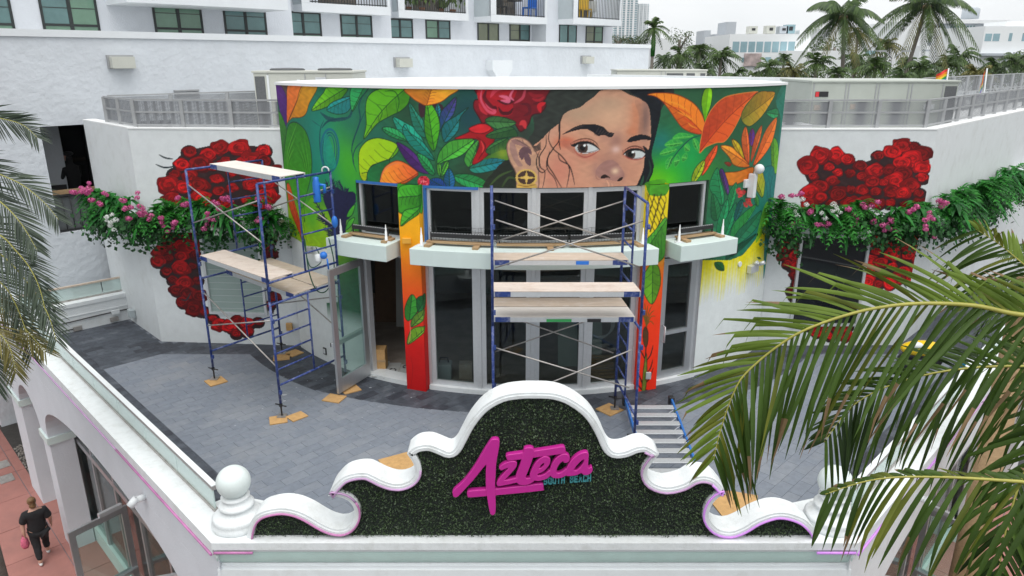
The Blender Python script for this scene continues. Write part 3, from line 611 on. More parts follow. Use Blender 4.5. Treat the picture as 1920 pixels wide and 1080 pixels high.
    c.disc(one(C_,282,920), 20.5, (214,178,96), ry=16.5); c.fill(C_((190,985),(380,985),(372,1064),(195,1064)), (206,168,86), mott=.1)
    c.disc(one(C_,282,918), 16.5, (74,54,46), ry=13); 
    cx_, cy_ = 282, 920
    c.fill(C_((cx_,cy_-78),(cx_+16,cy_-18),(cx_+108,cy_),(cx_+16,cy_+16),(cx_,cy_+78),(cx_-16,cy_+16),(cx_-108,cy_),(cx_-16,cy_-18)), (216,180,92), sm=0, mott=0)
    c.disc(one(C_,282,920), 4.5, (224,188,100))
    c.line(C_((180,1000),(282,1016),(385,996)), 2, (150,112,50))
    # strands
    for q in [((660,262),(656,480),(585,590),(520,700),(518,820),(600,930),(640,1055)), ((552,372),(530,480),(582,592),(682,680),(762,800),(755,930),(728,1055)), ((505,440),(500,560),(430,680),(440,800),(492,860),(460,1055)),
              ((640,640),(660,720),(760,780),(800,880),(825,1000)), ((545,620),(520,760),(590,880),(692,1055)), ((430,620),(395,720),(410,820),(465,862),(512,820)), ((660,300),(650,500),(664,600)), ((690,215),(650,330),(654,440))]:
        c.line(C_(*q), 1.9, (30,26,28), .95)
    # right: hot leaves
    c.leaf(D_((85,225),(180,205),(350,210),(480,250),(600,320),(682,420),(728,540),(702,660),(600,658),(480,600),(400,500),(330,400),(250,300),(170,245)), one(D_,700,650), one(D_,85,225), (226,84,36), (244,136,34), vein=(150,40,20), out=(120,40,20), bend=-.05, nv=7, half=(240,140,36))
    for k in range(6): c.line(D_((300+k*60,300+k*60),(420+k*40,330+k*62),(560+k*20,420+k*46)), 2.4, (214,70,30) if k % 2 else (250,165,50), .7)
    c.leaf(D_((770,140),(812,180),(800,330),(762,440),(730,525),(700,400),(690,300),(720,180)), one(D_,730,525), one(D_,770,140), (100,178,22), (140,206,26), nv=0, vein=(90,160,20))
    c.leaf(D_((668,875),(700,650),(730,540),(800,400),(900,290),(1030,230),(1325,192),(1260,260),(1180,350),(1140,450),(1040,640),(950,752),(860,765),(740,815)), one(D_,668,870), one(D_,1325,192), (206,64,34), (232,100,40), vein=(140,40,20), out=(240,140,60), bend=.06, nv=6, half=(228,96,36))
    c.leaf(D_((1520,215),(1440,188),(1360,188),(1290,230),(1200,340),(1146,430),(1146,520),(1220,582),(1300,540),(1400,430)), one(D_,1150,500), one(D_,1520,215), (128,124,40), (220,150,34), vein=(90,70,25), nv=5)
    c.fill(D_((1600,120),(1680,80),(1650,400),(1610,700),(1560,1000),(1520,1080),(1560,700),(1580,480),(1530,300)), (38,120,98), (30,120,110))
    for k in range(6): c.line(D_((1650-k*20,120+k*10),(1560-k*16,270+k*8),(1520-k*14,380+k*12)), 1.5, (24,84,66), .8)
    c.leaf(D_((1415,425),(1470,395),(1540,380),(1560,440),(1530,490),(1470,480)), one(D_,1415,425), one(D_,1560,450), (40,140,84), (50,150,90), nv=2)
    c.leaf(D_((1480,720),(1540,740),(1560,900),(1540,1100),(1490,1080),(1475,900)), one(D_,1510,1090), one(D_,1500,720), (110,170,36), (80,150,40), nv=3)
    for pts, b, t, c1, c2 in [(((1540,490),(1460,560),(1390,680),(1330,850),(1275,1025),(1400,900),(1490,740)),(1280,1020),(1540,490),(228,98,40),(240,124,42)), (((1372,570),(1300,680),(1258,850),(1250,985),(1302,860),(1352,720)),(1250,985),(1372,570),(196,80,42),(214,110,52)),
        (((1262,605),(1292,680),(1255,810),(1222,700)),(1250,810),(1262,605),(92,50,142),(78,40,120)), (((1185,585),(1218,680),(1232,850),(1222,1005),(1168,900),(1142,720)),(1220,1005),(1185,585),(212,88,42),(224,112,50)), (((1038,725),(1130,800),(1185,1005),(1110,905),(1050,805)),(1180,1000),(1038,725),(176,150,30),(196,176,34)),
        (((905,805),(1020,808),(1112,890),(1232,1020),(1150,1042),(1050,1010),(1005,930)),(1225,1015),(905,805),(232,118,34),(240,160,50)), (((865,790),(862,880),(792,1010),(745,1085),(695,1130),(722,980),(790,870)),(700,1120),(865,790),(224,78,36),(232,90,40)), (((950,990),(1000,985),(1030,1010),(1000,1030)),(1030,1010),(950,990),(140,50,40),(150,60,44))]:
        c.leaf(D_(*pts), one(D_,*b), one(D_,*t), c1, c2, vein=(120,50,25), out=(90,40,22), nv=3)
    for pts in [((368,716),(450,658),(600,690),(450,722)), ((278,792),(370,730),(482,765),(380,812)), ((223,892),(310,822),(412,842),(300,902)), ((298,1065),(288,980),(360,918),(362,1000)), ((600,715),(662,770),(662,862),(604,800)), ((500,800),(545,780),(560,850),(510,860)), ((380,980),(420,900),(450,960),(400,1040)), ((470,930),(520,880),(530,940),(480,980))]:
        c.leaf(D_(*pts), one(D_,*pts[2]), one(D_,*pts[0]), (40,130,64), (50,160,60), vein=(110,210,90), out=(70,180,70), nv=3)
    c.line(D_((690,680),(560,730),(430,860),(330,1000)), 2, (26,60,70)); 
    c.leaf(E_((502,0),(492,80),(450,150),(408,188),(404,130),(440,50)), one(E_,410,185), one(E_,502,0), (150,176,30), (176,196,36), nv=3)
    c.fill(E_((650,102),(760,90),(880,55),(862,130),(770,182),(698,198),(678,150)), (222,130,36), (206,110,30), out=(90,50,20))
    c.leaf(E_((878,112),(950,95),(972,160),(955,292),(900,225),(858,170)), one(E_,955,290), one(E_,890,110), (140,164,42), (170,150,40), nv=3)
    # lower right: dripping yellow, then the dark green spray
    yel = E_((1020,300),(1010,420),(960,500),(900,620),(800,740),(700,780),(560,780),(440,780),(440,1500),(1060,1500),(1010,600)) 
    ixy, P = c.fill(yel, (236,222,14), sm=0, mott=.03)
    u = c.U[ixy]; z = c.Z[ixy]
    drip = 1.92-.34*(.5+.5*np.sin(u*41+np.sin(u*17)*3))*(.5+.5*np.sin(u*9.3+1)) + .10*np.sin(u*63)
    al = np.clip((z-drip+.30)/.8, 0, 1)**1.3
    c.C[ixy] = np.array((224,230,230))*(1-al[:,None])+c.C[ixy]*al[:,None]
    c.fill(E_((960,80),(1040,60),(1050,280),(1030,520),(995,680),(968,900),(962,880),(972,620),(1000,380),(990,240)), (28,118,116), (30,140,130), out=(18,70,76))
    for q in [((1000,120),(1020,300),(1000,500)),((985,250),(990,420),(950,560)),((1040,100),(1010,260),(1030,420))]: c.line(E_(*q), 2, (16,66,72), .8)
    c.fill(E_((960,380),(1000,330),(1000,470),(960,560),(900,640)), (110,180,40), a=.8)
    for pts, b, t, c1, c2 in [(((540,200),(600,60),(625,160),(655,265),(640,355),(590,300)),(640,350),(598,60),(36,140,84),(40,156,92)), (((560,270),(600,300),(630,400),(600,470),(555,440)),(600,470),(570,270),(30,100,60),(34,112,66)), (((618,88),(650,78),(692,210),(682,275),(650,200)),(682,270),(630,80),(92,48,124),(74,36,104)), (((752,175),(742,300),(692,405),(678,330),(700,240)),(690,400),(752,175),(34,134,76),(40,148,86)),
        (((680,305),(688,400),(645,560),(605,645),(598,520),(630,400)),(606,640),(680,305),(30,132,80),(36,150,92)), (((752,335),(722,500),(640,655),(655,500),(700,400)),(640,650),(752,335),(28,124,76),(34,142,90)), (((800,310),(800,380),(750,470),(730,440),(760,340)),(740,470),(800,310),(24,90,90),(30,100,96)), (((905,345),(852,450),(742,600),(695,665),(718,520),(800,420)),(697,660),(905,345),(40,144,76),(56,164,70)),
        (((945,395),(922,500),(862,580),(760,662),(688,705),(758,560),(860,465)),(690,700),(945,395),(36,112,82),(40,124,80)), (((905,575),(800,685),(705,755),(668,775),(688,700),(800,640)),(670,770),(905,575),(22,82,62),(26,90,66)), (((580,800),(640,800),(655,860),(600,850)),(655,860),(590,800),(30,100,50),(30,100,50)), (((890,260),(925,300),(920,360),(895,330)),(915,360),(895,262),(50,130,60),(70,150,60))]:
        c.leaf(E_(*pts), one(E_,*b), one(E_,*t), c1, c2, nv=5, out=(12,50,40))
    for k in range(44):
        cx0, cy0 = ((785,245),(840,325))[k % 2]; t = rr.uniform(0, 6.28); q = rr.uniform(0, 34); x, y = one(E_, cx0+q*math.cos(t), cy0+q*1.3*math.sin(t)); c.disc((x, y), 2.6, (206+rr.randint(-30,20), 70, 66)); c.line([(x-2,y-1),(x,y-2.4),(x+2,y-1)], 1, (120,25,30), .8, sm=0)
    # right of the middle: lime field by the pillar head
    c.fill(E_((40,180),(190,150),(220,215),(200,275),(120,285),(50,260)), (70,150,40), (90,180,40), a=.8)
    k = np.nonzero((c.U > 3.0) & (c.Z < 1.5))[0]; c.put(k, (224,230,230))
    # ragged lower edge at the left; bare wall below it
    edge = F_((190,840),(285,862),(360,905),(440,965),(560,975),(700,1008),(790,990),(800,1600),(190,1600))
    c.fill(edge, (226,231,231), sm=0, mott=0)

def paint_roses(c, groups, leaves=(), seed=1):
    rr = random.Random(seed)
    for poly, step, shade in groups:
        P = poly; xs = [p[0] for p in P]; ys = [p[1] for p in P]; pts = []
        def inp(x, y):
            r_ = False; j = len(P)-1
            for i in range(len(P)):
                if (P[i][1] > y) != (P[j][1] > y) and x < (P[j][0]-P[i][0])*(y-P[i][1])/(P[j][1]-P[i][1])+P[i][0]: r_ = not r_
                j = i
            return r_
        for _ in range(2600):
            x, y = rr.uniform(min(xs), max(xs)), rr.uniform(min(ys), max(ys))
            if inp(x, y) and all((x-a)**2+((y-b)*1.15)**2 > step*step for a, b in pts): pts.append((x, y))
        c.fill(P, (52,34,36), sm=3, mott=.15)
        for x, y in pts: c.disc((x+rr.uniform(-2,2), y+2), step*.72, (48,34,36), ry=step*.62)
        for x, y in sorted(pts, key=lambda p: p[1]):
            r_ = step*rr.choice((.5,.66,.8,.95))*rr.uniform(.9,1.1); k = rr.uniform(.68, 1.18)*shade; n = 13
            ol = [(x+r_*(1+rr.uniform(-.24,.2)+.07*(i%2))*math.cos(6.283*i/n), y+r_*.76*(1+rr.uniform(-.24,.2)+.07*(i%2))*math.sin(6.283*i/n)) for i in range(n)]
            c.fill(ol, (150*k, 14*k, 18*k), (112*k, 9*k, 16*k), g=[(x, y-r_*.7), (x, y+r_*.9)], out=(70,10,16), ow=.9, sm=3)
            for fr, kk in ((.80, 1.22), (.62, .86), (.48, 1.2), (.32, .78), (.20, 1.1)):
                dx, dy = rr.uniform(-.13,.13)*r_, rr.uniform(-.14,.06)*r_; a0 = rr.uniform(0, 6.28)
                pl = [(x+dx+r_*fr*(1+rr.uniform(-.2,.2))*math.cos(a0+6.283*i/9), y+dy+r_*fr*.76*(1+rr.uniform(-.2,.2))*math.sin(a0+6.283*i/9)) for i in range(9)]
                c.fill(pl, (160*k*kk, 17*k*kk, 20*k*kk), sm=3, mott=.1)
            for q in range(4):
                t0 = rr.uniform(0, 6.28); ra = r_*rr.uniform(.35, .95)
                c.line([(x+ra*math.cos(t0+dt), y+ra*.75*math.sin(t0+dt)) for dt in (0, .4, .8, 1.2)], rr.uniform(1.2,3), (78*k,7,13), .6, sm=3)
    for pts in leaves: c.line(pts, 3.5, (40,52,58))
# ------------------------------------------------------------------ the terrace building with the painted round front
def arcbox(mb, t0, t1, r0, r1, z0, z1, n=8):
    vs = []; 
    for k in range(n+1):
        t = t0+(t1-t0)*k/n
        vs += [cyl(t, r0, z0), cyl(t, r1, z0), cyl(t, r1, z1), cyl(t, r0, z1)]
    fs = []
    for k in range(n):
        a = 4*k; b = a+4
        fs += [(a+q, a+(q+1)%4, b+(q+1)%4, b+q) for q in range(4)]
    fs += [(0,3,2,1), (4*n, 4*n+1, 4*n+2, 4*n+3)]
    return mb.add(vs, fs)
bld = thing('mural_building', 'white two storey building on the terrace whose round front carries a leaf and portrait mural', 'building', (CX, 15.0, 0))
us = spaced([-TH, B1, B2, B3, B4, B5, B6, TH], .0118/RF)
zs = np.concatenate([[0, .5, 1.0], spaced([1.35, ZT, HW], .0118)])
U, Z, Q = grid_patch(us, zs)
uc = U[Q].mean(1); zc = Z[Q].mean(1)
Q = Q[~((uc > B1) & (uc < B6) & (zc < ZT))]
used = np.unique(Q); rem = -np.ones(len(U), int); rem[used] = np.arange(len(used)); U = U[used]; Z = Z[used]; Q = rem[Q]
cv = Canvas(U*RF, Z, cyl_uv); paint_mural(cv)
pos = np.stack([CX+RF*np.sin(U)-CX, CY-RF*np.cos(U)-15.0, Z], 1)
sheet('curved_wall', pos, Q, cv.done(), MURAL, bld, smooth=True)

# two painted pillars standing proud of the wall
def pillar(t0, t1, paint):
    a, b = cyl(t0, RF+.15, 0), cyl(t1, RF+.15, 0); a2, b2 = cyl(t0, RF-.14, 0), cyl(t1, RF-.14, 0)
    per = [a2, a, b, b2]; L = [0]
    for p, q in zip(per, per[1:]): L.append(L[-1]+(q-p).length)
    ul = spaced(L, .013); zl = spaced([0, ZT+.02], .0125); UU, ZZ, QQ = grid_patch(ul, zl)
    P = np.array([(*[np.interp(u, L, [p[i] for p in per]) for i in (0, 1)], z) for u, z in zip(UU, ZZ)])
    n = (b-a).cross(Vector((0,0,1)))
    def touv(px, py):
        d = ray(px, py); t = (a-CAMP).dot(n)/d.dot(n); p = CAMP+d*t
        return (L[1]+(p-a).dot((b-a).normalized()), p.z)
    c = Canvas(UU, ZZ, touv, (250,190,20)); paint(c)
    P -= np.array((CX, 15.0, 0)); sheet('pillar', P, QQ, c.done(), MURAL, bld)
def pl_left(c):
    H_ = sc6(580, 440, 3.376)
    z = c.Z; stops = [(0,(186,14,18)),(.9,(204,22,20)),(1.45,(232,48,26)),(1.9,(240,84,28)),(2.5,(246,128,26)),(3.0,(250,172,22)),(4.1,(252,190,26))]
    for i in range(3): c.C[:, i] = np.interp(z, [q[0] for q in stops], [q[1][i] for q in stops])
    dk = (20, 70, 30)
    c.fill([(735,335),(800,335),(800,400),(782,396),(748,398)], (56,150,40), (80,180,50), out=dk)
    c.leaf(F_((1480,330),(1600,270),(1760,240),(1770,520),(1600,562),(1488,582)), one(F_,1760,400), one(F_,1490,420), (52,142,38), (72,172,44), nv=5, out=dk)
    c.leaf(F_((1540,582),(1640,545),(1760,520),(1720,600),(1600,684),(1508,742)), one(F_,1740,530), one(F_,1510,740), (58,150,42), (84,176,48), nv=4, out=dk)
    c.leaf(H_((608,450),(650,378),(690,440),(682,490),(632,545),(606,520)), one(H_,632,545), one(H_,650,378), (48,132,46), (60,146,52), nv=3)
    c.leaf(H_((682,405),(730,385),(760,400),(750,470),(690,490)), one(H_,685,490), one(H_,745,390), (30,104,52), (36,112,56), nv=3)
    c.leaf(H_((646,585),(658,520),(725,474),(745,500),(720,545)), one(H_,646,585), one(H_,745,480), (96,140,46), (116,160,56), nv=3)
    c.leaf(H_((622,695),(640,610),(690,583),(745,590),(708,636)), one(H_,622,695), one(H_,745,588), (118,174,40), (134,186,48), nv=3)
    c.line(H_((636,545),(640,620),(628,690)), 1.6, (220,130,110)); c.line(H_((640,770),(655,850),(640,980)), 1.2, (140,20,20), .6)
def pl_right(c):
    K_ = sc6(1160, 340, 2.57)
    z = c.Z; stops = [(0,(240,44,16)),(1.5,(246,62,20)),(2.2,(246,96,26)),(2.8,(180,150,40)),(3.0,(232,206,30)),(4.1,(236,212,34))]
    for i in range(3): c.C[:, i] = np.interp(z, [q[0] for q in stops], [q[1][i] for q in stops])
    c.fill(K_((120,0),(240,0),(232,60),(190,72),(150,66),(122,40)), (86,176,40), (70,150,40))
    rr = random.Random(8)
    for k in range(12):
        x = 128+k*8.5; c.line(K_(*[(x+8*math.sin(j*1.1+k*1.7)+rr.uniform(-2,2), 62+j*18) for j in range(11)]), 1.5, (60,50,22), .9, taper=False)
    c.leaf(K_((230,175),(180,230),(130,290),(105,350),(150,400),(215,370),(235,280)), one(K_,235,180), one(K_,120,350), (76,156,44), (64,140,44), nv=3)
    for k in range(5): c.line(K_((140+k*16,250-k*10),(150+k*14,320),(170+k*8,370)), 1.2, (36,70,28), .7)
    c.leaf(K_((165,390),(195,420),(200,500),(162,592),(118,530),(112,470),(140,420)), one(K_,165,385), one(K_,162,592), (88,150,36), (108,172,40), nv=3)
    ink = (44, 30, 20)
    for q, wd in [(((132,720),(130,850),(122,950),(118,1020)),3.2), (((132,650),(136,700)),2)]: c.line(K_(*q), wd, ink)
    c.fill(K_((118,725),(130,700),(142,730),(140,780),(130,800),(120,775)), (84,58,30), out=ink)
    for x1, y1 in [(104,620),(112,600),(125,585),(140,600),(160,600),(172,622),(176,650),(170,690),(150,640),(110,650)]:
        c.line(K_((133,700),((133+x1)/2,(690+y1)/2-16),(x1,y1)), 1.8, (110,90,30)); 
    for x0, y0, x1, y1 in [(128,870,166,790),(128,930,164,860),(122,980,166,900),(124,1010,84,900),(120,1015,76,960),(128,860,96,800),(122,1000,170,1010)]:
        c.line(K_((x0,y0),((x0+x1)/2+6,(y0+y1)/2+8),(x1,y1)), 2.6, ink)
    c.fill(K_((112,1015),(120,900),(134,830),(136,940),(126,1018)), (110,120,40), out=ink)
pillar(B2+R(.15), B3-R(.15), pl_left); pillar(B4+R(.15), B5-R(.15), pl_right)

# roof slab of the round front and the drum behind the paint
arc = [(CX+(RF+.03)*math.sin(t), CY-(RF+.03)*math.cos(t)) for t in np.linspace(-TH, TH, 49)]
back = [(CX+5.11*math.cos(a), 14.8+4.9*math.sin(a)) for a in np.linspace(.02, math.pi-.02, 40)]
MB().prism(arc+back, (0,0,HW), (1,0,0), (0,1,0), (0,0,1), .05).build('roof', M['cap'], bld, fixn=True)
arc2 = [(CX+(RF-.2)*math.sin(t), CY-(RF-.2)*math.cos(t)) for t in np.linspace(-TH+.02, TH-.02, 49)]
back2 = [(CX+4.95*math.cos(a), 14.8+4.7*math.sin(a)) for a in np.linspace(.06, math.pi-.06, 40)]
MB().prism(arc2+back2, (0,0,ZT+.08), (1,0,0), (0,1,0), (0,0,1), HW-ZT-.1).build('drum', M['white'], bld, fixn=True)

# opening reveals
rv = MB()
for t in (B1, B6):
    j_ = MB(); arcbox(j_, t-R(.02), t+R(.02), RF-.25, RF-.006, ZC+.29, ZT, 1); j_.build('window_jamb', M['greenreveal'], bld, fixn=True)
    j_ = MB(); arcbox(j_, t-R(.02), t+R(.02), RF-.25, RF-.006, 0, ZC+.0, 1); j_.build('door_jamb', M['alu_l'], bld, fixn=True)
arcbox(rv, B1, B6, RF-.25, RF-.004, ZT, ZT+.03, 24)
rv.build('window_reveal', M['white'], bld, fixn=True)
for a, b in ((B1, B2), (B3, B4), (B5, B6)):
    sill = MB(); arcbox(sill, a, b, RF-.3, RF+.03, 0.0, .09, 10); sill.build('door_sill', M['white'], bld, fixn=True)
# canopies
for t0, t1 in ((R(-33.2), R(-21.9)), (R(-18.1), R(18.3)), (R(22.0), R(33.0))):
    m = MB(); arcbox(m, t0, t1, RF-.06, RF+.52, ZC, ZC+.30, 10); m.build('canopy', M['mint'], bld, bev=.012, fixn=True)
# windows and storefront
def unit(name, t0, t1, z0, z1, r=RF-.07, fw=.05, fr='alu_l', gl='glass', rail=None):
    a, b = cyl(t0, r, 0), cyl(t1, r, 0); fb = MB(); L = (b-a).length; d = (b-a).normalized(); nn = Vector((d.y, -d.x, 0)); up = Vector((0,0,1))
    def bar(p0, p1, q0, q1, dp=.06): # along p0..p1, height q0..q1
        fb.prism([(p0,q0),(p1,q0),(p1,q1),(p0,q1)], a-nn*dp, d, up, nn, dp*1.4)
    bar(0, fw, z0, z1); bar(L-fw, L, z0, z1); bar(fw, L-fw, z0, z0+fw); bar(fw, L-fw, z1-fw, z1)
    if rail: 
        for z, h in rail: bar(fw, L-fw, z, z+h)
    f = fb.build(name, M[fr], bld, fixn=True)
    MB().prism([(fw*.9,z0+fw*.9),(L-fw*.9,z0+fw*.9),(L-fw*.9,z1-fw*.9),(fw*.9,z1-fw*.9)], a-nn*.03, d, up, nn, .012).build('pane', M[gl], f, fixn=True)
    return f
unit('window', B1+R(.25), B2-R(.2), ZC+.30, ZT-.02); unit('window', B5+R(.2), B6-R(.25), ZC+.30, ZT-.02)
st = (B4-B3)/4
for k in range(4):
    unit('window', B3+st*k+R(.3), B3+st*(k+1)-R(.3), ZC+.30, ZT-.02, fw=.075)
    unit('glass_door', B3+st*k+R(.35), B3+st*(k+1)-R(.35), .09, ZC-.02, fw=.085)
pm = MB()
for k in range(5):
    t = B3+st*k; pm = MB(); arcbox(pm, t-R(.34), t+R(.34), RF-.20, RF-.03, .09, ZC, 1); arcbox(pm, t-R(.34), t+R(.34), RF-.20, RF-.025, ZC+.30, ZT, 1); pm.build('mullion', M['alu_l'], bld, fixn=True)
for a_, b_ in ((B1, B2), (B5, B6)):
    pm = MB(); arcbox(pm, a_, b_, RF-.2, RF-.07, ZC-.07, ZC-.004, 4)
    for t in (a_+R(.3), b_-R(.3)): arcbox(pm, t-R(.28), t+R(.28), RF-.2, RF-.07, .09, ZC-.07, 1)
    pm.build('door_frame', M['alu_l'], bld, fixn=True)
# shut door at the right with handle
dr = unit('door', B5+R(.75), B6-R(.75), .1, ZC-.09, fw=.13, fr='alu', rail=[(1.0, .08)])
p = cyl(B5+R(1.6), RF-.04, 1.05); q = cyl(B5+R(1.6), RF+.03, 1.05)
MB().tube([p+Vector((0,0,-.16)), q+Vector((0,0,-.16)), q+Vector((0,0,.16)), p+Vector((0,0,.16))], .016).build('handle', M['alu_l'], dr)
# open door leaf, hinged at the left jamb, swung out over the terrace
hg = cyl(B1+R(.5), RF+.02, 0); fe = on_z(626, 743, .06); fe.z = 0; dd = (fe-hg); Ld = 0.98; dd.normalize(); nn = Vector((dd.y, -dd.x, 0)); up = Vector((0,0,1))
lf = MB()
for p0, p1, q0, q1 in ((0,.12,.06,2.5),(Ld-.12,Ld,.06,2.5),(.12,Ld-.12,.06,.34),(.12,Ld-.12,2.36,2.5)):
    lf.prism([(p0,q0),(p1,q0),(p1,q1),(p0,q1)], hg-nn*.025, dd, up, nn, .05)
leaf_ = lf.build('door', M['alu'], bld, bev=.004, fixn=True); leaf_['label'] = 'grey glazed door leaf standing open with a push bar'
MB().prism([(.115,.33),(Ld-.115,.33),(Ld-.115,2.37),(.115,2.37)], hg-nn*.006, dd, up, nn, .012).build('pane', M['glassc'], leaf_, fixn=True)
pb = MB(); pb.prism([(.03,.98),(Ld-.03,.98),(Ld-.03,1.07),(.03,1.07)], hg+nn*.03, dd, up, nn, .07); pb.build('push_bar', M['alu_l'], leaf_, bev=.01, fixn=True)
pb = MB(); pb.prism([(Ld-.13,.985),(Ld-.02,.985),(Ld-.02,1.065),(Ld-.13,1.065)], hg+nn*.1, dd, up, nn, .012); pb.build('end_cap', M['black'], leaf_, fixn=True)
# blue masking tape round two window heads
tp = MB()
arcbox(tp, B1+R(.1), B2-R(.1), RF-.05, RF+.004, ZT-.05, ZT-.002, 5); arcbox(tp, B3+R(.1), B3+R(9.0), RF-.05, RF+.004, ZT-.05, ZT-.002, 6); arcbox(tp, B3+R(.08), B3+R(.5), RF-.12, RF+.004, ZC+.3, ZT-.05, 1)
tp.build('masking_tape', M['bluetape'], bld, fixn=True)
# interior shell
arci = [(CX+(RF-.26)*math.sin(t), CY-(RF-.26)*math.cos(t)) for t in np.linspace(-TH+.03, TH-.03, 40)]+[(5.4,18.6),(-4.65,18.6)]
MB().prism(arci, (0,0,.02), (1,0,0), (0,1,0), (0,0,1), .03).build('interior_floor', M['ifloor'], bld, fixn=True)
ii = MB(); ii.quad((-4.66,18.5,0),(5.4,18.5,0),(5.4,18.5,4.06),(-4.66,18.5,4.06)); ii.quad((-4.66,14.9,0),(-4.66,18.5,0),(-4.66,18.5,4.06),(-4.66,14.9,4.06)); ii.quad((5.42,14.9,0),(5.42,18.5,0),(5.42,18.5,4.06),(5.42,14.9,4.06))
ii.build('interior_wall', M['interior'], bld)
MB().prism(arci, (0,0,4.03), (1,0,0), (0,1,0), (0,0,1), .02).build('interior_ceiling', M['ceil'], bld, fixn=True)
soffit = MB(); arcbox(soffit, B1, B6, RF-3.5, RF-.22, ZC-.05, ZC+.2, 16); soffit.build('interior_loft', M['interior'], bld, fixn=True)

# ---- flanking white walls with painted roses
LA, LB_, LC_ = Vector((-7.97,15.12,0)), Vector((-4.60,14.86,0)), Vector((-9.25,16.40,0))
RA, RB_ = Vector((8.70,14.90,0)), Vector((5.36,14.86,0))
HP = 4.735
def flank(a, b, groups, leaves, seed):
    d = (b-a); L = d.length; d.normalize(); n = Vector((d.y, -d.x, 0))
    us = spaced([0, L], .0125); zs = spaced([0, HP], .0125); UU, ZZ, QQ = grid_patch(us, zs)
    def touv(px, py):
        r = ray(px, py); t = (a-CAMP).dot(n)/r.dot(n); p = CAMP+r*t; return ((p-a).dot(d), p.z)
    c = Canvas(UU, ZZ, touv, (216,221,223)); paint_roses(c, groups, leaves, seed)
    P = np.stack([a.x+d.x*UU-CX, a.y+d.y*UU-15.0, ZZ], 1); sheet('side_wall', P, QQ, c.done(), MURAL, bld)
flank(LA, LB_, [(((330,300),(352,284),(390,274),(430,272),(480,274),(504,288),(518,318),(520,376),(470,390),(420,392),(360,392),(318,376),(306,344),(322,330)), 23, 1.0),
   (((318,430),(366,430),(372,480),(380,560),(384,592),(372,596),(352,580),(330,550),(308,520),(296,490),(300,462)), 19, .86), (((500,440),(514,440),(516,575),(504,572)), 17, .8), (((398,596),(440,600),(486,598),(488,606),(470,622),(440,632),(410,612)), 18, .95)],
   [[(298,290),(310,296),(324,298)],[(292,308),(308,314),(328,312)],[(290,500),(300,502),(310,494)],[(340,562),(350,562),(358,548)]], 4)
flank(RB_, RA, [(((1512,296),(1536,284),(1572,282),(1592,300),(1622,304),(1654,288),(1682,276),(1712,266),(1734,282),(1738,322),(1722,352),(1724,386),(1516,384),(1520,352),(1506,322)), 21, 1.0),
   (((1470,448),(1498,450),(1496,560),(1476,560),(1484,520),(1470,500)), 17, .95), (((1626,446),(1724,446),(1722,500),(1706,528),(1660,536),(1622,530)), 19, 1.25), (((1518,612),(1592,606),(1586,630),(1534,634)), 17, 1.15)],
   [[(1700,540),(1692,528),(1690,516)]], 9)
wl = MB()
def wallq(mb, a, b, z0, z1, th=.25):
    d = (b-a).normalized(); n = Vector((-d.y, d.x, 0))
    mb.prism([(a.x,a.y),(b.x,b.y),(b.x+n.x*th,b.y+n.y*th),(a.x+n.x*th,a.y+n.y*th)], (0,0,z0), (1,0,0), (0,1,0), (0,0,1), z1-z0)
RC = RA+Vector((1,1,0))*16
for a, b, z in ((LC_+Vector((-.9,.9,0)), LA, 0), (RA, RC, -4.4), (RC, RC+Vector((-8,8,0)), -4.4)):
    wl = MB(); wallq(wl, a, b, z, HP); wl.build('side_wall', M['white'], bld, bev=.015, fixn=True)
pc = MB()  # backing and coping of the two front walls
for a, b in ((LA, LB_), (RB_, RA)):
    d = (b-a).normalized(); n = Vector((-d.y, d.x, 0))*.02
    pc = MB(); wallq(pc, a+n, b+n, 0, HP-.003); pc.build('wall_backing', M['white'], bld, fixn=True)
    pc = MB(); wallq(pc, a-n*.6, b-n*.6, HP, HP+.03, .29); pc.build('parapet_coping', M['cap'], bld, fixn=True)
for a, b in ((LC_+Vector((-.9,.9,0)), LA), (RA, RC)):
    pc = MB(); wallq(pc, a, b, HP+.002, HP+.031, .27); pc.build('parapet_coping', M['cap'], bld, fixn=True)
MB().prism([(-10.0,17.2),(-9.1,16.45),(-7.9,15.3),(-4.7,15.0),(-4.7,18),(5.4,18),(5.4,15.0),(8.3,15.1),(24.2,31.0),(16.4,38.8),(5.0,33.0)], (0,0,4.25), (1,0,0), (0,1,0), (0,0,1), .1).build('roof_deck', M['cap'], bld, fixn=True)
bw = MB(); wallq(bw, Vector((10.9,19.5,0)), Vector((3.0,27.5,0)), 4.3, 5.6, .35); bw.build('upper_parapet', M['white'], bld, fixn=True)
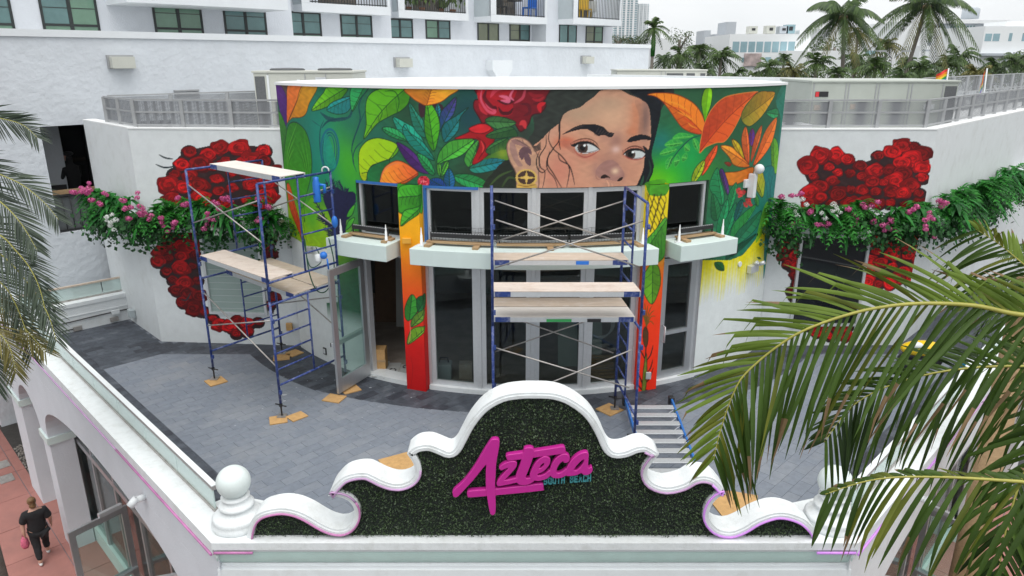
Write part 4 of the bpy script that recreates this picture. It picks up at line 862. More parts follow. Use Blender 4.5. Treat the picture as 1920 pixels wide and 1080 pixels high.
# window frames in the flanks
def flat_window(pts_px, a, b, glassm, fw=.06, lines=0):
    d = (b-a).normalized(); n = Vector((d.y, -d.x, 0)); up = Vector((0,0,1)); co = []
    for px, py in pts_px:
        r = ray(px, py); t = (a-CAMP).dot(n)/r.dot(n); p = CAMP+r*t; co.append(((p-a).dot(d), p.z))
    x0 = min(c[0] for c in co); x1 = max(c[0] for c in co); z0 = min(c[1] for c in co); z1 = max(c[1] for c in co)
    f = MB()
    for p0, p1, q0, q1 in ((x0,x0+fw,z0,z1),(x1-fw,x1,z0,z1),(x0+fw,x1-fw,z0,z0+fw),(x0+fw,x1-fw,z1-fw,z1)): f.prism([(p0,q0),(p1,q0),(p1,q1),(p0,q1)], a-n*.05, d, up, n, .11)
    w_ = f.build('window', M['alu_l'], bld, fixn=True)
    MB().prism([(x0+fw,z0+fw),(x1-fw,z0+fw),(x1-fw,z1-fw),(x0+fw,z1-fw)], a-n*.05, d, up, n, .07).build('pane', M[glassm], w_, fixn=True)
    if lines:
        s_ = MB()
        for k in range(lines):
            z = z0+fw+(z1-z0-2*fw)*(k+.5)/lines; s_.prism([(x0+fw,z),(x1-fw,z),(x1-fw,z+.008),(x0+fw,z+.008)], a, d, up, n, .026)
        s_.build('shutter_seams', M['grey_side'], w_, fixn=True)
flat_window([(374,432),(503,590)], LA, LB_, 'shade', .055, 12); flat_window([(1500,440),(1606,610)], RB_, RA, 'blackglass')
# planter ledges
lo = .42
def ledge(mb, a, b, z0=2.66, z1=2.93):
    d = (b-a).normalized(); n = Vector((d.y, -d.x, 0)); mb.prism([(a.x,a.y),(b.x,b.y),(b.x+n.x*lo,b.y+n.y*lo),(a.x+n.x*lo,a.y+n.y*lo)], (0,0,z0), (1,0,0), (0,1,0), (0,0,1), z1-z0)
for a, b in ((LA, LB_-Vector((.15,0,0))), (LC_, LA), (RB_+Vector((.12,0,0)), RA), (RA, RA+Vector((1,1,0))*7)):
    lg = MB(); ledge(lg, a, b); lg.build('planter_ledge', M['white'], bld, fixn=True)

# ------------------------------------------------------------------ fences round the roof
def fence(name, label, pts, z0, h, step=1.05):
    f = thing(name, label, 'fence', pts[0], 0, 'roof edge fences')
    mesh_p = None
    for a, b in zip(pts, pts[1:]):
        a, b = Vector(a), Vector(b); L = (b-a).length; n = max(1, round(L/step)); d = (b-a)/n
        for k in range(n):
            p = a+d*k
            MB().cbox((p.x,p.y,z0+h/2), (.07,.07,h)).build('post', M['fencep'], f)
            q = p+d; MB().quad((p.x,p.y,z0+.05),(q.x,q.y,z0+.05),(q.x,q.y,z0+h-.03),(p.x,p.y,z0+h-.03)).build('panel', M['fencem'], f)
        m = MB()
        for z in (z0+.04, z0+h*.55, z0+h): m.beam((a.x,a.y,z), (b.x,b.y,z), .04, .035)
        m.build('rail', M['fencep'], f)
    return f
fence('roof_fence', 'grey perforated fence on the parapet left of the mural', [(-9.15,16.55,0),(-7.88,15.30,0),(-4.75,15.06,0)], HP+.03, .55)
fence('roof_fence', 'grey perforated fence behind, along the stucco wall left of the mural', [(-9.10,16.62,0),(-5.2,20.5,0)], 4.35, .98, 1.3)
fence('roof_fence', 'grey perforated fence on the parapet right of the mural, running far to the right edge', [(5.5,15.06,0),(8.55,15.12,0),(22.9,29.45,0)], HP+.03, .55, 1.15)
fence('roof_fence', 'far grey fence behind the long rooftop unit at the right', [(13.0,23.5,0),(23.0,33.0,0)], 4.35, 1.2, 1.6)

# ------------------------------------------------------------------ rooftop units
def panel_unit(label, lo, hi, m, seams, fins=(), fans=0, logo=None):
    t = thing('rooftop_unit', label, 'air conditioner', ((lo[0]+hi[0])/2, (lo[1]+hi[1])/2, lo[2]))
    MB().box(lo, hi).build('casing', M[m], t, bev=.015)
    MB().box((lo[0]-.03, lo[1]-.03, hi[2]-.0), (hi[0]+.03, hi[1]+.03, hi[2]+.05)).build('lid', M[m], t, bev=.01)
    s = MB()
    for x in seams: s.box((x-.012, lo[1]-.012, lo[2]+.05), (x+.012, lo[1]+.01, hi[2]-.02))
    if seams: s.build('seam_strip', M['fencep'], t)
    for x0, x1 in fins:
        MB().box((x0, lo[1]-.008, lo[2]+.1), (x1, lo[1]+.02, hi[2]-.08)).build('coil_grille', M['hvacg'], t)
    for k in range(fans):
        x = lo[0]+(hi[0]-lo[0])*(k+.5)/fans; MB().lathe((x, (lo[1]+hi[1])/2, hi[2]+.05), [(.42,0),(.43,.03),(.38,.05),(.1,.06),(.001,.06)], 24).build('fan_shroud', M['hvacg'], t)
    return t
u1 = panel_unit('beige rooftop unit with dark coil side, left behind the mural wall', (-6.25,18.0,4.36), (-3.85,19.6,5.80), 'hvac', (-5.9,-5.0,-4.5), ((-6.22,-5.98),), 2)
MB().box((-5.93,17.985,4.4),(-5.88,18.02,5.75)).build('corner_strip', M['white'], u1); MB().box((-5.2,17.985,5.35),(-5.13,18.02,5.65)).build('tag', M['white'], u1); MB().box((-4.75,17.985,5.45),(-4.5,18.02,5.7)).build('tag', M['alu_l'], u1)
panel_unit('far beige rooftop unit with three dark coil grilles, right of the roof centre', (3.8,27.0,4.36), (7.05,28.6,5.72), 'hvac', (5.4,5.55), ((5.6,6.2),(6.32,6.62),(6.82,7.0)))
u3 = panel_unit('long grey green rooftop unit behind the fence at the right', (6.95,17.2,4.36), (10.35,19.2,5.60), 'hvac2', (7.0,7.75,7.82,8.45,8.52,9.2,9.28,10.0), ((10.05,10.32),))
MB().box((7.05,17.185,5.28),(7.35,17.21,5.4)).build('logo_plate', M['black'], u3); MB().box((7.05,17.18,5.285),(7.13,17.2,5.395)).build('logo_square', mat('red_square', (.6,.03,.04), .5), u3)
MB().box((9.62,17.185,5.0),(9.86,17.2,5.12)).build('label_plate', M['white'], u3); MB().box((7.9,17.185,5.0),(8.02,17.2,5.12)).build('label_plate', M['ply'], u3); MB().box((7.06,17.185,4.98),(7.2,17.2,5.1)).build('label_plate', M['ply'], u3)
a1 = thing('rooftop_vent', 'tilted louvred vent hood on the roof just right of the mural', 'vent', (6.2,18.6,4.36))
for k in range(5): MB().cbox((6.2,18.6,4.9+k*.07),(.55,.4,.025), Matrix.Translation((0,0,0)) @ Matrix.Rotation(0,4,'X')).build('louvre', M['hvacg'], a1)
MB().box((5.95,18.45,4.36),(6.4,18.8,4.88)).build('casing', M['alu_l'], a1, bev=.01)
tag(MB().box((5.75,16.4,4.36),(6.75,17.0,4.72)).build('roof_box', M['alu_l'], None, bev=.02), 'low grey metal box on the roof beside the right fence', 'duct box')
# ------------------------------------------------------------------ street level
ST = -4.4; MX = 0.54           # street height; the corner building mirrors about x = MX/2
def LE(t, n, z=0.0, side=-1):  # t along the edge away from the corner, n inward
    x = -3.54+(-t+n)/1.41421; y = 7.1+(t+n)/1.41421
    return Vector((x if side < 0 else MX-x, y, z))
MB().box((-1500,-300,ST-.5),(1500,4000,ST-.02)).build('ground', M['asphalt'], None, kind='structure')
def slabs(name, side, t0, t1, n0, n1, st, sn, m):
    base = MB(); base.prism([tuple(LE(t, n, 0, side).xy) for t, n in ((t0,n0),(t1,n0),(t1,n1),(t0,n1))], (0,0,ST-.06), (1,0,0), (0,1,0), (0,0,1), .05)
    b = base.build(name, M['joint'], None, kind='structure', fixn=True)
    nt_, nn_ = round((t1-t0)/st), round((n1-n0)/sn)
    for i in range(nt_):
        for j in range(nn_):
            a0, a1 = t0+(t1-t0)*i/nt_+.008, t0+(t1-t0)*(i+1)/nt_-.008; b0, b1 = n0+(n1-n0)*j/nn_+.008, n0+(n1-n0)*(j+1)/nn_-.008
            MB().prism([tuple(LE(t, n, 0, side).xy) for t, n in ((a0,b0),(a1,b0),(a1,b1),(a0,b1))], (0,0,ST-.012), (1,0,0), (0,1,0), (0,0,1), .012+random.uniform(0,.003)).build('slab', m, b, fixn=True)
    return b
slabs('pavement', -1, -2.0, 18.0, -4.5, 1.4, 1.43, 1.475, M['pink'])
slabs('pavement', 1, 0.5, 12.0, -4.5, 1.4, 1.44, 1.475, M['pink'])
for side in (-1, 1):
    MB().prism([tuple(LE(t, n, 0, side).xy) for t, n in ((-9,-12),(22,-12),(22,-4.65),(-9,-4.65))], (0,0,ST-.02), (1,0,0), (0,1,0), (0,0,1), .006).build('road', M['asphalt'], None, kind='structure', fixn=True)
    MB().prism([tuple(LE(t, n, 0, side).xy) for t, n in ((-2,-4.65),(18,-4.65),(18,-4.5),(-2,-4.5))], (0,0,ST-.1), (1,0,0), (0,1,0), (0,0,1), .11).build('kerb', M['rock'], None, kind='structure', fixn=True)
MB().prism([tuple(LE(t, n).xy) for t, n in ((12.3,.14),(17.0,.14),(17.0,4.5),(12.3,4.5))], (0,0,ST-.005), (1,0,0), (0,1,0), (0,0,1), .03).build('planting_bed', M['soil'], None, kind='structure', fixn=True)
rk = MB(); rr = random.Random(5)
for k in range(170):
    t = rr.uniform(12.0, 15.2); p = LE(t, .16+abs(rr.gauss(0,.16)), ST+.03); rk.ball(p, rr.uniform(.02,.05), 6, 4, 1, rr.uniform(.7,1.2), .7)
tag(rk.build('pebbles', M['rock'], None, kind='stuff'), 'pale loose pebbles edging the dark planting bed', 'pebbles')
# utility covers in the pink pavement
for k, (px, py) in enumerate(((4, 872), (12, 898))):
    p = on_z(px, py, ST); m = MB(); m.prism([(-.22,-.16),(.22,-.16),(.22,.16),(-.22,.16)], p+Vector((0,0,.003)), (.707,-.707,0), (.707,.707,0), (0,0,1), .012)
    tag(m.build('utility_cover', M['galv'], None, fixn=True), ('rusty grey utility cover in the pink pavement, the one farther from the walker', 'rusty grey utility cover in the pink pavement, the one nearer the walker')[k], 'utility cover', 'utility covers in the pavement')

# ------------------------------------------------------------------ the corner building under the terrace
def arch_wall(side):
    """outer wall in (t,z) with its arch openings"""
    P = [(0, -.05), (0, ST), (1.2, ST), (1.2, -1.5)]
    P += [(5.1-3.9*math.cos(a), -1.45+1.08*math.sin(a)**.75) for a in np.linspace(.05, math.pi-.05, 28)]
    P += [(9.0, -1.5), (9.0, ST), (9.6, ST), (9.6, -1.7)]
    P += [(10.55-.95*math.cos(a), -1.65+.75*math.sin(a)) for a in np.linspace(.1, math.pi-.1, 12)]
    P += [(11.5, -1.7), (11.5, ST), (12.6, ST), (12.6, -.05)]
    o = LE(0, .06, 0, side); ux = (LE(1, 0, 0, side)-LE(0, 0, 0, side)); n = (LE(0, 1, 0, side)-LE(0, 0, 0, side))
    return MB().prism(P, o, ux, (0,0,1), n, .46)
crn = thing('corner_building', 'white street corner building below the terrace with arched ground floor and moulded cornice', 'building', (MX/2, 8.5, ST))
for side in (-1, 1):
    ux = LE(1,0,0,side)-LE(0,0,0,side); nn = LE(0,1,0,side)-LE(0,0,0,side)
    arch_wall(side).build('arcade_wall', M['stucco2'] if side < 0 else M['white'], crn, fixn=True)
    for t0, t1 in ((8.96,9.64),(11.46,12.64),(.6,1.24)):
        m = MB(); m.prism([(t0,-1.72),(t1,-1.72),(t1,-1.56),(t0,-1.56)], LE(0,.02,0,side), ux, (0,0,1), nn, .54); m.build('arch_impost', M['mint'], crn, fixn=True)
    # ledge and low parapet
    m = MB(); m.prism([(.0,.0),(12.7,.0),(12.7,.34),(.34,.34)], LE(0,0,.52,side), ux, nn, (0,0,1), .16); m.build('ledge', M['trim'], crn, bev=.012, fixn=True)
    m = MB(); m.prism([(-.04,.0),(12.6,.0),(12.6,.025),(-.04,.025)], LE(0,.02,.475,side), ux, nn, (0,0,1), .045); m.build('ledge_bead', M['mint'], crn, fixn=True)
    m = MB(); m.prism([(.35,.84),(12.6,.84),(12.6,.3),(.35,.3)], LE(0,0,-.02,side), ux, nn, (0,0,1), .0); 
    m = MB(); m.prism([(.0,.06),(12.6,.06),(12.6,.335),(.28,.335)], LE(0,0,-.049,side), ux, nn, (0,0,1), .566); m.build('parapet', M['stucco2'] if side < 0 else M['white'], crn, fixn=True)
    # storefront under the arcade
    m = MB(); m.prism([(1.0,ST),(12.2,ST),(12.2,ST+.42),(1.0,ST+.42)], LE(0,.54,0,side), ux, (0,0,1), nn, .2)
    m.build('storefront_base', M['mint'], crn, fixn=True)
    sf = MB()
    for t in np.arange(1.0, 12.3, 1.4): sf.prism([(t-.045,ST+.42),(t+.045,ST+.42),(t+.045,-.35),(t-.045,-.35)], LE(0,.56,0,side), ux, (0,0,1), nn, .1)
    sf.prism([(1.0,-1.9),(12.2,-1.9),(12.2,-1.78),(1.0,-1.78)], LE(0,.555,0,side), ux, (0,0,1), nn, .1)
    fr = sf.build('storefront_frame', M['alu'], crn, fixn=True)
    for t in np.arange(1.0, 12.0, 1.4):
        MB().prism([(t+.045,ST+.42),(t+1.355,ST+.42),(t+1.355,-.35),(t+.045,-.35)], LE(0,.6,0,side), ux, (0,0,1), nn, .012).build('storefront_pane', M['glass'], fr, fixn=True)
    MB().prism([(.8,ST+.01),(12.2,ST+.01),(12.2,-.33),(.8,-.33)], LE(0,2.2,0,side), ux, (0,0,1), nn, .1).build('storefront_interior', M['interior'], crn, fixn=True)
    MB().prism([(.6,.53),(12.5,.53),(12.5,2.5),(.6,2.5)], LE(0,0,-.34,side), ux, nn, (0,0,1), .04).build('arcade_ceiling', M['stucco2'], crn, fixn=True)
    # street doors standing open
    for i, (t, ang, tt) in enumerate(((5.9, 80, 1), (3.1, 62, -1))):
        a = LE(t, .56, ST+.03, side); d = (ux*(-math.cos(R(ang))*tt)-nn*math.sin(R(ang))).normalized(); q = Vector((d.y,-d.x,0)); m = MB(); up = Vector((0,0,1))
        for p0,p1,q0,q1 in ((0,.11,0,2.42),(.94,1.05,0,2.42),(.11,.94,0,.2),(.11,.94,2.3,2.42)): m.prism([(p0,q0),(p1,q0),(p1,q1),(p0,q1)], a, d, up, q, .05)
        m.prism([(.02,.98),(1.03,.98),(1.03,1.05),(.02,1.05)], a-q*.05, d, up, q, .14)
        l_ = m.build('street_door', M['alu'], crn, fixn=True); MB().prism([(.1,.19),(.95,.19),(.95,2.31),(.1,2.31)], a+q*.02, d, up, q, .01).build('pane', M['railglass'] if 0 else M['glassc'], l_, fixn=True)
        MB().prism([(.08,2.42),(.5,2.42),(.5,2.5),(.08,2.5)], a-q*.01, d, up, q, .07).build('door_closer', M['alu_l'], l_, fixn=True)
    # neon flex along the ledge
    m = MB(); m.tube([LE(t, -.012, .515, side) for t in (0.02, 1.2, 2.4, 3.4)], .017); m.build('neon_flex', M['ledpink' if side < 0 else 'led'], crn)
    m = MB(); m.tube([LE(t, -.012, .515, side) for t in (3.4, 6, 9, 12.5)], .014); m.build('neon_flex', M['leddull'], crn)
    # glass balustrade
    rl = thing('glass_railing', ('mint glass railing with pale top rail along the left ledge of the terrace', 'mint glass railing with pale top rail along the right ledge, behind the palm fronds')[side > 0], 'railing', tuple(LE(6,.3,.68,side)), 0, 'terrace glass railings')
    m = MB(); m.prism([(.55,.285),(12.5,.285),(12.5,.335),(.55,.335)], LE(0,0,.675,side), ux, nn, (0,0,1), .05); m.build('base_channel', M['galv'], rl, fixn=True)
    t = .57
    while t < 12.2:
        MB().prism([(t,.703),(min(t+1.18,12.5),.703),(min(t+1.18,12.5),1.05),(t,1.05)], LE(0,.30,0,side), ux, (0,0,1), nn, .014).build('glass_panel', M['railglass'], rl, fixn=True); t += 1.2
    m = MB(); m.prism([(.5,.275),(12.55,.275),(12.55,.338),(.5,.338)], LE(0,0,1.03,side), ux, nn, (0,0,1), .055); m.build('top_rail', M['taupe'], rl, fixn=True); m = MB(); m.prism([(.5,.27),(12.55,.27),(12.55,.342),(.5,.342)], LE(0,0,1.0855,side), ux, nn, (0,0,1), .012); m.build('rail_cap', M['white'], rl, fixn=True)
    # ball finial on its turned pedestal
    c = Vector((-3.36, 7.50, .68)) if side < 0 else Vector((MX+3.36, 7.50, .68))
    fn = thing('ball_finial', ('white ball finial on a turned pedestal at the left corner of the sign', 'white ball finial half hidden by a palm frond at the right corner of the sign')[side > 0], 'finial', tuple(c), 0, 'corner ball finials')
    MB().lathe(c, [(.001,0),(.30,0),(.31,.02),(.31,.06),(.285,.09),(.30,.12),(.27,.15),(.22,.175),(.185,.21),(.18,.235),(.205,.25),(.21,.275),(.19,.295),(.165,.31),(.15,.345),(.165,.37),(.17,.385),(.12,.40),(.001,.40)], 48).build('pedestal', M['trim'], fn)
    MB().ball((c.x,c.y,c.z+.575), .20, 40, 24).build('ball', M['pale'], fn)
    # plinth pad under the finial
    MB().prism([(x if side < 0 else MX-x, y) for x, y in ((-3.52,7.12),(-2.85,7.12),(-2.85,7.85),(-3.65,8.1),(-4.05,7.72))], (0,0,.588), (1,0,0), (0,1,0), (0,0,1), .088).build('corner_plinth', M['trim'], crn, fixn=True)
    # small floodlights on the facade
    for k, (t, z) in enumerate(((2.6, .05), (9.4, .2))):
        p = LE(t, .0, z, side); f = thing('facade_floodlight', ('small white cylinder light on the left facade, nearer the corner ball', 'small white cylinder light on the left facade, farther along by the palm', 'small white cylinder light on the right facade, nearer the corner ball', 'small white cylinder light on the right facade, farther from the corner')[k+(2 if side > 0 else 0)], 'wall light', tuple(p), 0, 'facade floodlights')
        MB().tube([p+nn*.06, p-nn*.05], .05, 10).build('base', M['white'], f); MB().tube([p-nn*.05+Vector((0,0,.03)), p-nn*.16-Vector((0,0,.06))], .055, 12).build('head', M['white'], f)
# front face and cornice at the cut corner
X0, X1 = -3.54, MX+3.54
MB().box((X0+.06,7.16,ST),(X1-.06,7.6,.25)).build('front_wall', M['white'], crn)
prof = [(7.62,.68),(7.10,.68),(7.10,.575),(7.125,.565),(7.125,.535),(7.15,.53)]
cove = [(7.15+.10*math.sin(a), .53-.13*(1-math.cos(a))-.02) for a in np.linspace(0, math.pi/2, 7)]
def run(pr, name, m, x0=X0, x1=X1):
    pr2 = pr; MB().prism([(y, z) for y, z in pr2], (x0,0,0), (0,1,0), (0,0,1), (1,0,0), x1-x0).build(name, M[m], crn, fixn=True)
run([(7.62,.68),(7.10,.68),(7.10,.585),(7.62,.585)], 'ledge', 'trim')
run([(7.62,.584),(7.13,.584),(7.13,.54),(7.62,.54)], 'cornice_step', 'white')
run([(7.62,.539),(7.145,.539)]+[(7.145+.07*(1-math.cos(a)), .539-.21*math.sin(a)) for a in np.linspace(.05, math.pi/2, 10)]+[(7.62,.33)], 'cornice_cove', 'mint2')
run([(7.62,.328),(7.20,.328),(7.20,.30),(7.62,.30)], 'cornice_step', 'white')
run([(7.62,.299),(7.175,.299),(7.175,.26),(7.62,.26)], 'cornice_step', 'band')
run([(7.62,.259),(7.15,.259),(7.14,.12),(7.62,.12)], 'cornice_step', 'white')
MB().tube([(X0+.02,7.085,.555),(-3.06,7.085,.555)], .016).build('neon_flex', M['ledpink'], crn); MB().tube([(X1-.02,7.085,.555),(MX+3.06,7.085,.555)], .016).build('neon_flex', M['led'], crn)
# low parapet closing the terrace at the far left, with its glass rail
EP = Vector((-11.35,14.75,0)); EQ = Vector((-9.1,16.95,0)); ed = (EQ-EP).normalized(); en = Vector((-ed.y,ed.x,0))
m = MB(); m.prism([(0,0),(3.4,0),(3.4,.42),(0,.42)], EP+Vector((0,0,-.3)), ed, en, (0,0,1), .88); m.build('end_parapet', M['white'], crn, fixn=True)
m = MB(); m.prism([(0,-.025),(3.4,-.025),(3.4,.45),(0,.45)], EP+Vector((0,0,.585)), ed, en, (0,0,1), .09); m.prism([(0,-.015),(3.4,-.015),(3.4,.0),(0,.0)], EP+Vector((0,0,.36)), ed, en, (0,0,1), .02); m.build('end_ledge', M['white'], crn, bev=.012, fixn=True)
rl = thing('glass_railing', 'short mint glass railing on the far left parapet before the stucco wall', 'railing', tuple(EP+Vector((0,0,.68))), 0, 'terrace glass railings')
for k in range(3): MB().prism([(k*1.12,.69),(k*1.12+1.1,.69),(k*1.12+1.1,1.0),(k*1.12,1.0)], EP+en*.24, ed, (0,0,1), en, .014).build('glass_panel', M['railglass'], rl, fixn=True)
m = MB(); m.prism([(0,.22),(3.4,.22),(3.4,.29),(0,.29)], EP+Vector((0,0,1.0)), ed, en, (0,0,1), .035); m.build('top_rail', M['ply'], rl, fixn=True)
m = MB(); m.prism([(0,.21),(3.4,.21),(3.4,.25),(0,.25)], EP+Vector((0,0,.675)), ed, en, (0,0,1), .035); m.build('base_channel', M['galv'], rl, fixn=True)
cd = thing('conduit', 'thin dark conduit with small boxes along the far left parapet', 'conduit', tuple(EP))
MB().tube([EP-en*.03+ed*.3+Vector((0,0,.22)), EP-en*.03+ed*2.0+Vector((0,0,.27)), EP-en*.03+ed*2.9+Vector((0,0,.27))], .014, 6).build('pipe', M['black'], cd)
MB().tube([EP-en*.03+ed*.3+Vector((0,0,.05)), EP-en*.03+ed*1.5+Vector((0,0,.07))], .012, 6).build('pipe', M['black'], cd)
for s_, z, mm in ((1.5,.07,'galv'),(2.35,.27,'white'),(2.3,.1,'galv')):
    c = EP-en*.04+ed*s_+Vector((0,0,z)); MB().prism([(-.09,-.05),(.09,-.05),(.09,.05),(-.09,.05)], c, ed, (0,0,1), -en, .05).build('junction_box', M[mm], cd, fixn=True)
c = LC_+(LA-LC_)*.1+Vector((-.05,-.05,.28)); tag(MB().cbox((0,0,0),(.2,.12,.2), Matrix.Translation(c) @ Matrix.Rotation(R(-45),4,'Z')).build('outlet_box', M['grey_side'], None, bev=.01), 'grey outlet box low on the white wall by the far left parapet', 'outlet box')

# ------------------------------------------------------------------ terrace paving
MB().prism([tuple(LE(.3,.33).xy), tuple(LE(.3,.33,0,1).xy), tuple(LE(13,.33,0,1).xy), (14.5,21.2), (5.5,14.9),(0,15.2),(-4.6,15),(-9.0,16.9),tuple(LE(11.3,.33).xy)], (0,0,-.3), (1,0,0), (0,1,0), (0,0,1), .294).build('terrace_floor', M['joint'], None, kind='structure', fixn=True)
tf = bpy.data.objects['terrace_floor']
def clip(P, a, b, k):  # keep a*x+b*y >= k
    o = []
    for i in range(len(P)):
        p, q = P[i], P[(i+1) % len(P)]; dp = a*p[0]+b*p[1]-k; dq = a*q[0]+b*q[1]-k
        if dp >= 0: o.append(p)
        if (dp >= 0) != (dq >= 0): t = dp/(dp-dq); o.append((p[0]+(q[0]-p[0])*t, p[1]+(q[1]-p[1])*t))
    return o
def area(P): return abs(sum(P[i][0]*P[(i+1)%len(P)][1]-P[(i+1)%len(P)][0]*P[i][1] for i in range(len(P))))/2
TL, TW, TH_ = .40, .20, .008
S2 = 1/math.sqrt(2)
pieces = []  # (polygon, dark, full)
for j in range(-12, 110):
    for i in range(-70, 70):
        t0 = i*TL+(j % 2)*TL/2; s0 = j*TW  # t along (1,1), s along (-1,1)
        cx_, cy_ = ((t0+TL/2)-(s0+TW/2))*S2, ((t0+TL/2)+(s0+TW/2))*S2
        if cy_ < 7.5 or cy_ > 19.5 or cx_ < -12 or cx_ > 13: continue
        g = .0018; P = [((t-s)*S2, (t+s)*S2) for t, s in ((t0+g,s0+g),(t0+TL-g,s0+g),(t0+TL-g,s0+TW-g),(t0+g,s0+TW-g))]
        if math.hypot(cx_-CX, cy_-CY) < RF-.25: continue
        if cy_ > 15.2 and not (cx_+cy_ < 7.3 or cy_-cx_ < 6.8): continue
        if cy_-cx_ > 26.15: continue
        n0 = len(P); A0 = area(P)
        for a, b, k in ((1,1,4.03),(-1,1,3.49),(0,1,7.66)): P = clip(P, a, b, k) if P else P
        if not P or area(P) < 1e-4: continue
        parts = [(P, False)]
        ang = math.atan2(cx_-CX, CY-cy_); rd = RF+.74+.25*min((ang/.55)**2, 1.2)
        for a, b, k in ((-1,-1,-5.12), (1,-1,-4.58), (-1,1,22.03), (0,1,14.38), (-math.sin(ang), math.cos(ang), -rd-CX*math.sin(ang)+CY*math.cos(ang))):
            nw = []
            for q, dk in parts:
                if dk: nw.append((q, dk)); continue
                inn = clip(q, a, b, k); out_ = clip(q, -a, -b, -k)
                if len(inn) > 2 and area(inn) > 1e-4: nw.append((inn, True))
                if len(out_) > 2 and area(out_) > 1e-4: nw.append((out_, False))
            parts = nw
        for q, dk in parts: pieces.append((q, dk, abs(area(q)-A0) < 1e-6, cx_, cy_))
def proj(p):
    dz = p[2]-CAM_H; d = p[1]*cp-dz*sp; return (960+FPX*p[0]/d, 540-FPX*(p[1]*sp+dz*cp)/d, d)
def inview(x, y):
    px, py, d = proj((x, y, 0))
    if not (60 < px < 1900 and 560 < py < 1060): return False
    if 840 < px < 1160 and py > 740: return False
    if 470 < px < 1530 and py > 900: return False
    if px > 1330: return False
    return True
cand = sorted([k for k, q in enumerate(pieces) if q[2] and inview(q[3], q[4])], key=lambda k: proj((pieces[k][3], pieces[k][4], 0))[2])[:300]
single = set(cand)
def tile_geo(mb, P, dz=0.0, tilt=0.0):
    n = len(P); cx_ = sum(p[0] for p in P)/n; cy_ = sum(p[1] for p in P)/n; e = .003
    T = [(p[0]+(cx_-p[0])/max(math.hypot(cx_-p[0],cy_-p[1]),.02)*e, p[1]+(cy_-p[1])/max(math.hypot(cx_-p[0],cy_-p[1]),.02)*e, dz) for p in P]
    Mi = [(p[0], p[1], dz-.003) for p in P]; Lo = [(p[0], p[1], -TH_) for p in P]
    mb.add(T+Mi+Lo, [tuple(range(n))]+[(n+i, n+(i+1)%n, (i+1)%n, i) for i in range(n)]+[(2*n+i, 2*n+(i+1)%n, n+(i+1)%n, n+i) for i in range(n)])
g = .0018
std = {}
for mm in ('paver','paver2','paver3','paverd','paverd2','paverd3'):
    m = MB(); tile_geo(m, [(-TL/2+g,-TW/2+g),(TL/2-g,-TW/2+g),(TL/2-g,TW/2-g),(-TL/2+g,TW/2-g)]); me = bpy.data.meshes.new('paver'); me.from_pydata(m.v, [], m.f); me.materials.append(M[mm]); std[mm] = me
rest = {k: MB() for k in std}; rr = random.Random(21)
for k, (P, dk, full, cx_, cy_) in enumerate(pieces):
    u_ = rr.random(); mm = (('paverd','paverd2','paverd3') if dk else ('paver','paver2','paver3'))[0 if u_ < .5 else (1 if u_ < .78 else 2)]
    if k in single:
        o = link('paver', std[mm], None, tf); o.location = (cx_, cy_, rr.uniform(-.0008,.0008)); o.rotation_euler = (0, 0, R(45))
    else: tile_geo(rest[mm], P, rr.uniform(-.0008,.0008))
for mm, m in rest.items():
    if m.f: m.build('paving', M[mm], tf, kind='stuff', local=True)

# ------------------------------------------------------------------ the scrolled sign wall
SY = 7.2
sgn = thing('sign_wall', 'scrolled white parapet sign faced with dark green artificial hedge', 'sign', (MX/2, SY+.2, .68))
Lh = [(463,1006),(466,990),(472,975),(483,964),(500,957),(527,953),(553,957),(577,967),(597,979),(617,989),(637,993),(653,987),(663,972),(664,955),(655,941),(640,933),(615,930),
      (619,921),(627,910),(643,895),(664,888),(686,887),(701,893),(717,901),(736,907),(753,907),(769,900),(778,887),(775,869),(763,851),
      (773,842),(786,836),(806,835),(826,842),(842,848),(853,841),(863,823),(880,792),(906,762),(940,743),(973,737)]
Rh = [(1003,736),(1040,738),(1073,750),(1106,775),(1127,807),(1140,836),(1152,848),(1172,847),(1193,839),(1213,838),(1236,852),
      (1221,870),(1213,887),(1223,905),(1250,914),(1280,908),(1300,897),(1320,893),(1342,900),(1364,926),
      (1347,933),(1333,950),(1330,972),(1345,991),(1369,997),(1393,989),(1420,973),(1453,962),(1480,963),(1507,973),(1525,989),(1535,1006)]
corners = {(615,930),(763,851),(1236,852),(1364,926)}
def curve_pts(px):
    segs = []; cur = []
    for p in px:
        cur.append(p)
        if p in corners: segs.append(cur); cur = [p]
    segs.append(cur); res = []
    for s_ in segs:
        q = smooth_poly(s_, 3, False) if len(s_) > 2 else s_; res += q if not res else q[1:]
    return res
outl = [(v.x, v.z) for v in (on_y(x, y, SY) for x, y in curve_pts(Lh+Rh))]
outl[0] = (outl[0][0], .682); outl[-1] = (outl[-1][0], .682)
cset = [tuple(on_y(x, y, SY)[i] for i in (0, 2)) for x, y in corners]
def inset(P, w):
    res = []
    for i, p in enumerate(P):
        a = Vector(P[max(i-1,0)]); b = Vector(P[min(i+1,len(P)-1)]); d = (b-a).normalized(); nrm = Vector((d.y, -d.x)); q = Vector(p)+nrm*w; res.append((q.x, max(q.y, .682) if 0 < i < len(P)-1 else .682))
    return res
innr = inset(outl, .075)
DEP = .31
def ringbuild(name, O, I, y0, y1, m, bev=0):
    n = len(O); vs = [(x,y0,z) for x,z in O]+[(x,y0,z) for x,z in I]+[(x,y1,z) for x,z in O]+[(x,y1,z) for x,z in I]; f = []
    for i in range(n-1): f += [(i,i+1,n+i+1,n+i), (2*n+i+1,2*n+i,3*n+i,3*n+i+1), (i+1,i,2*n+i,2*n+i+1), (n+i,n+i+1,3*n+i+1,3*n+i)]
    r_ = MB().add(vs[:2*n], f[0::4]); r_.add(vs, f[1::4])
    r_.add(vs, f[2::4], True); r_.add(vs, f[3::4], True)
    return r_.build(name, m, sgn)
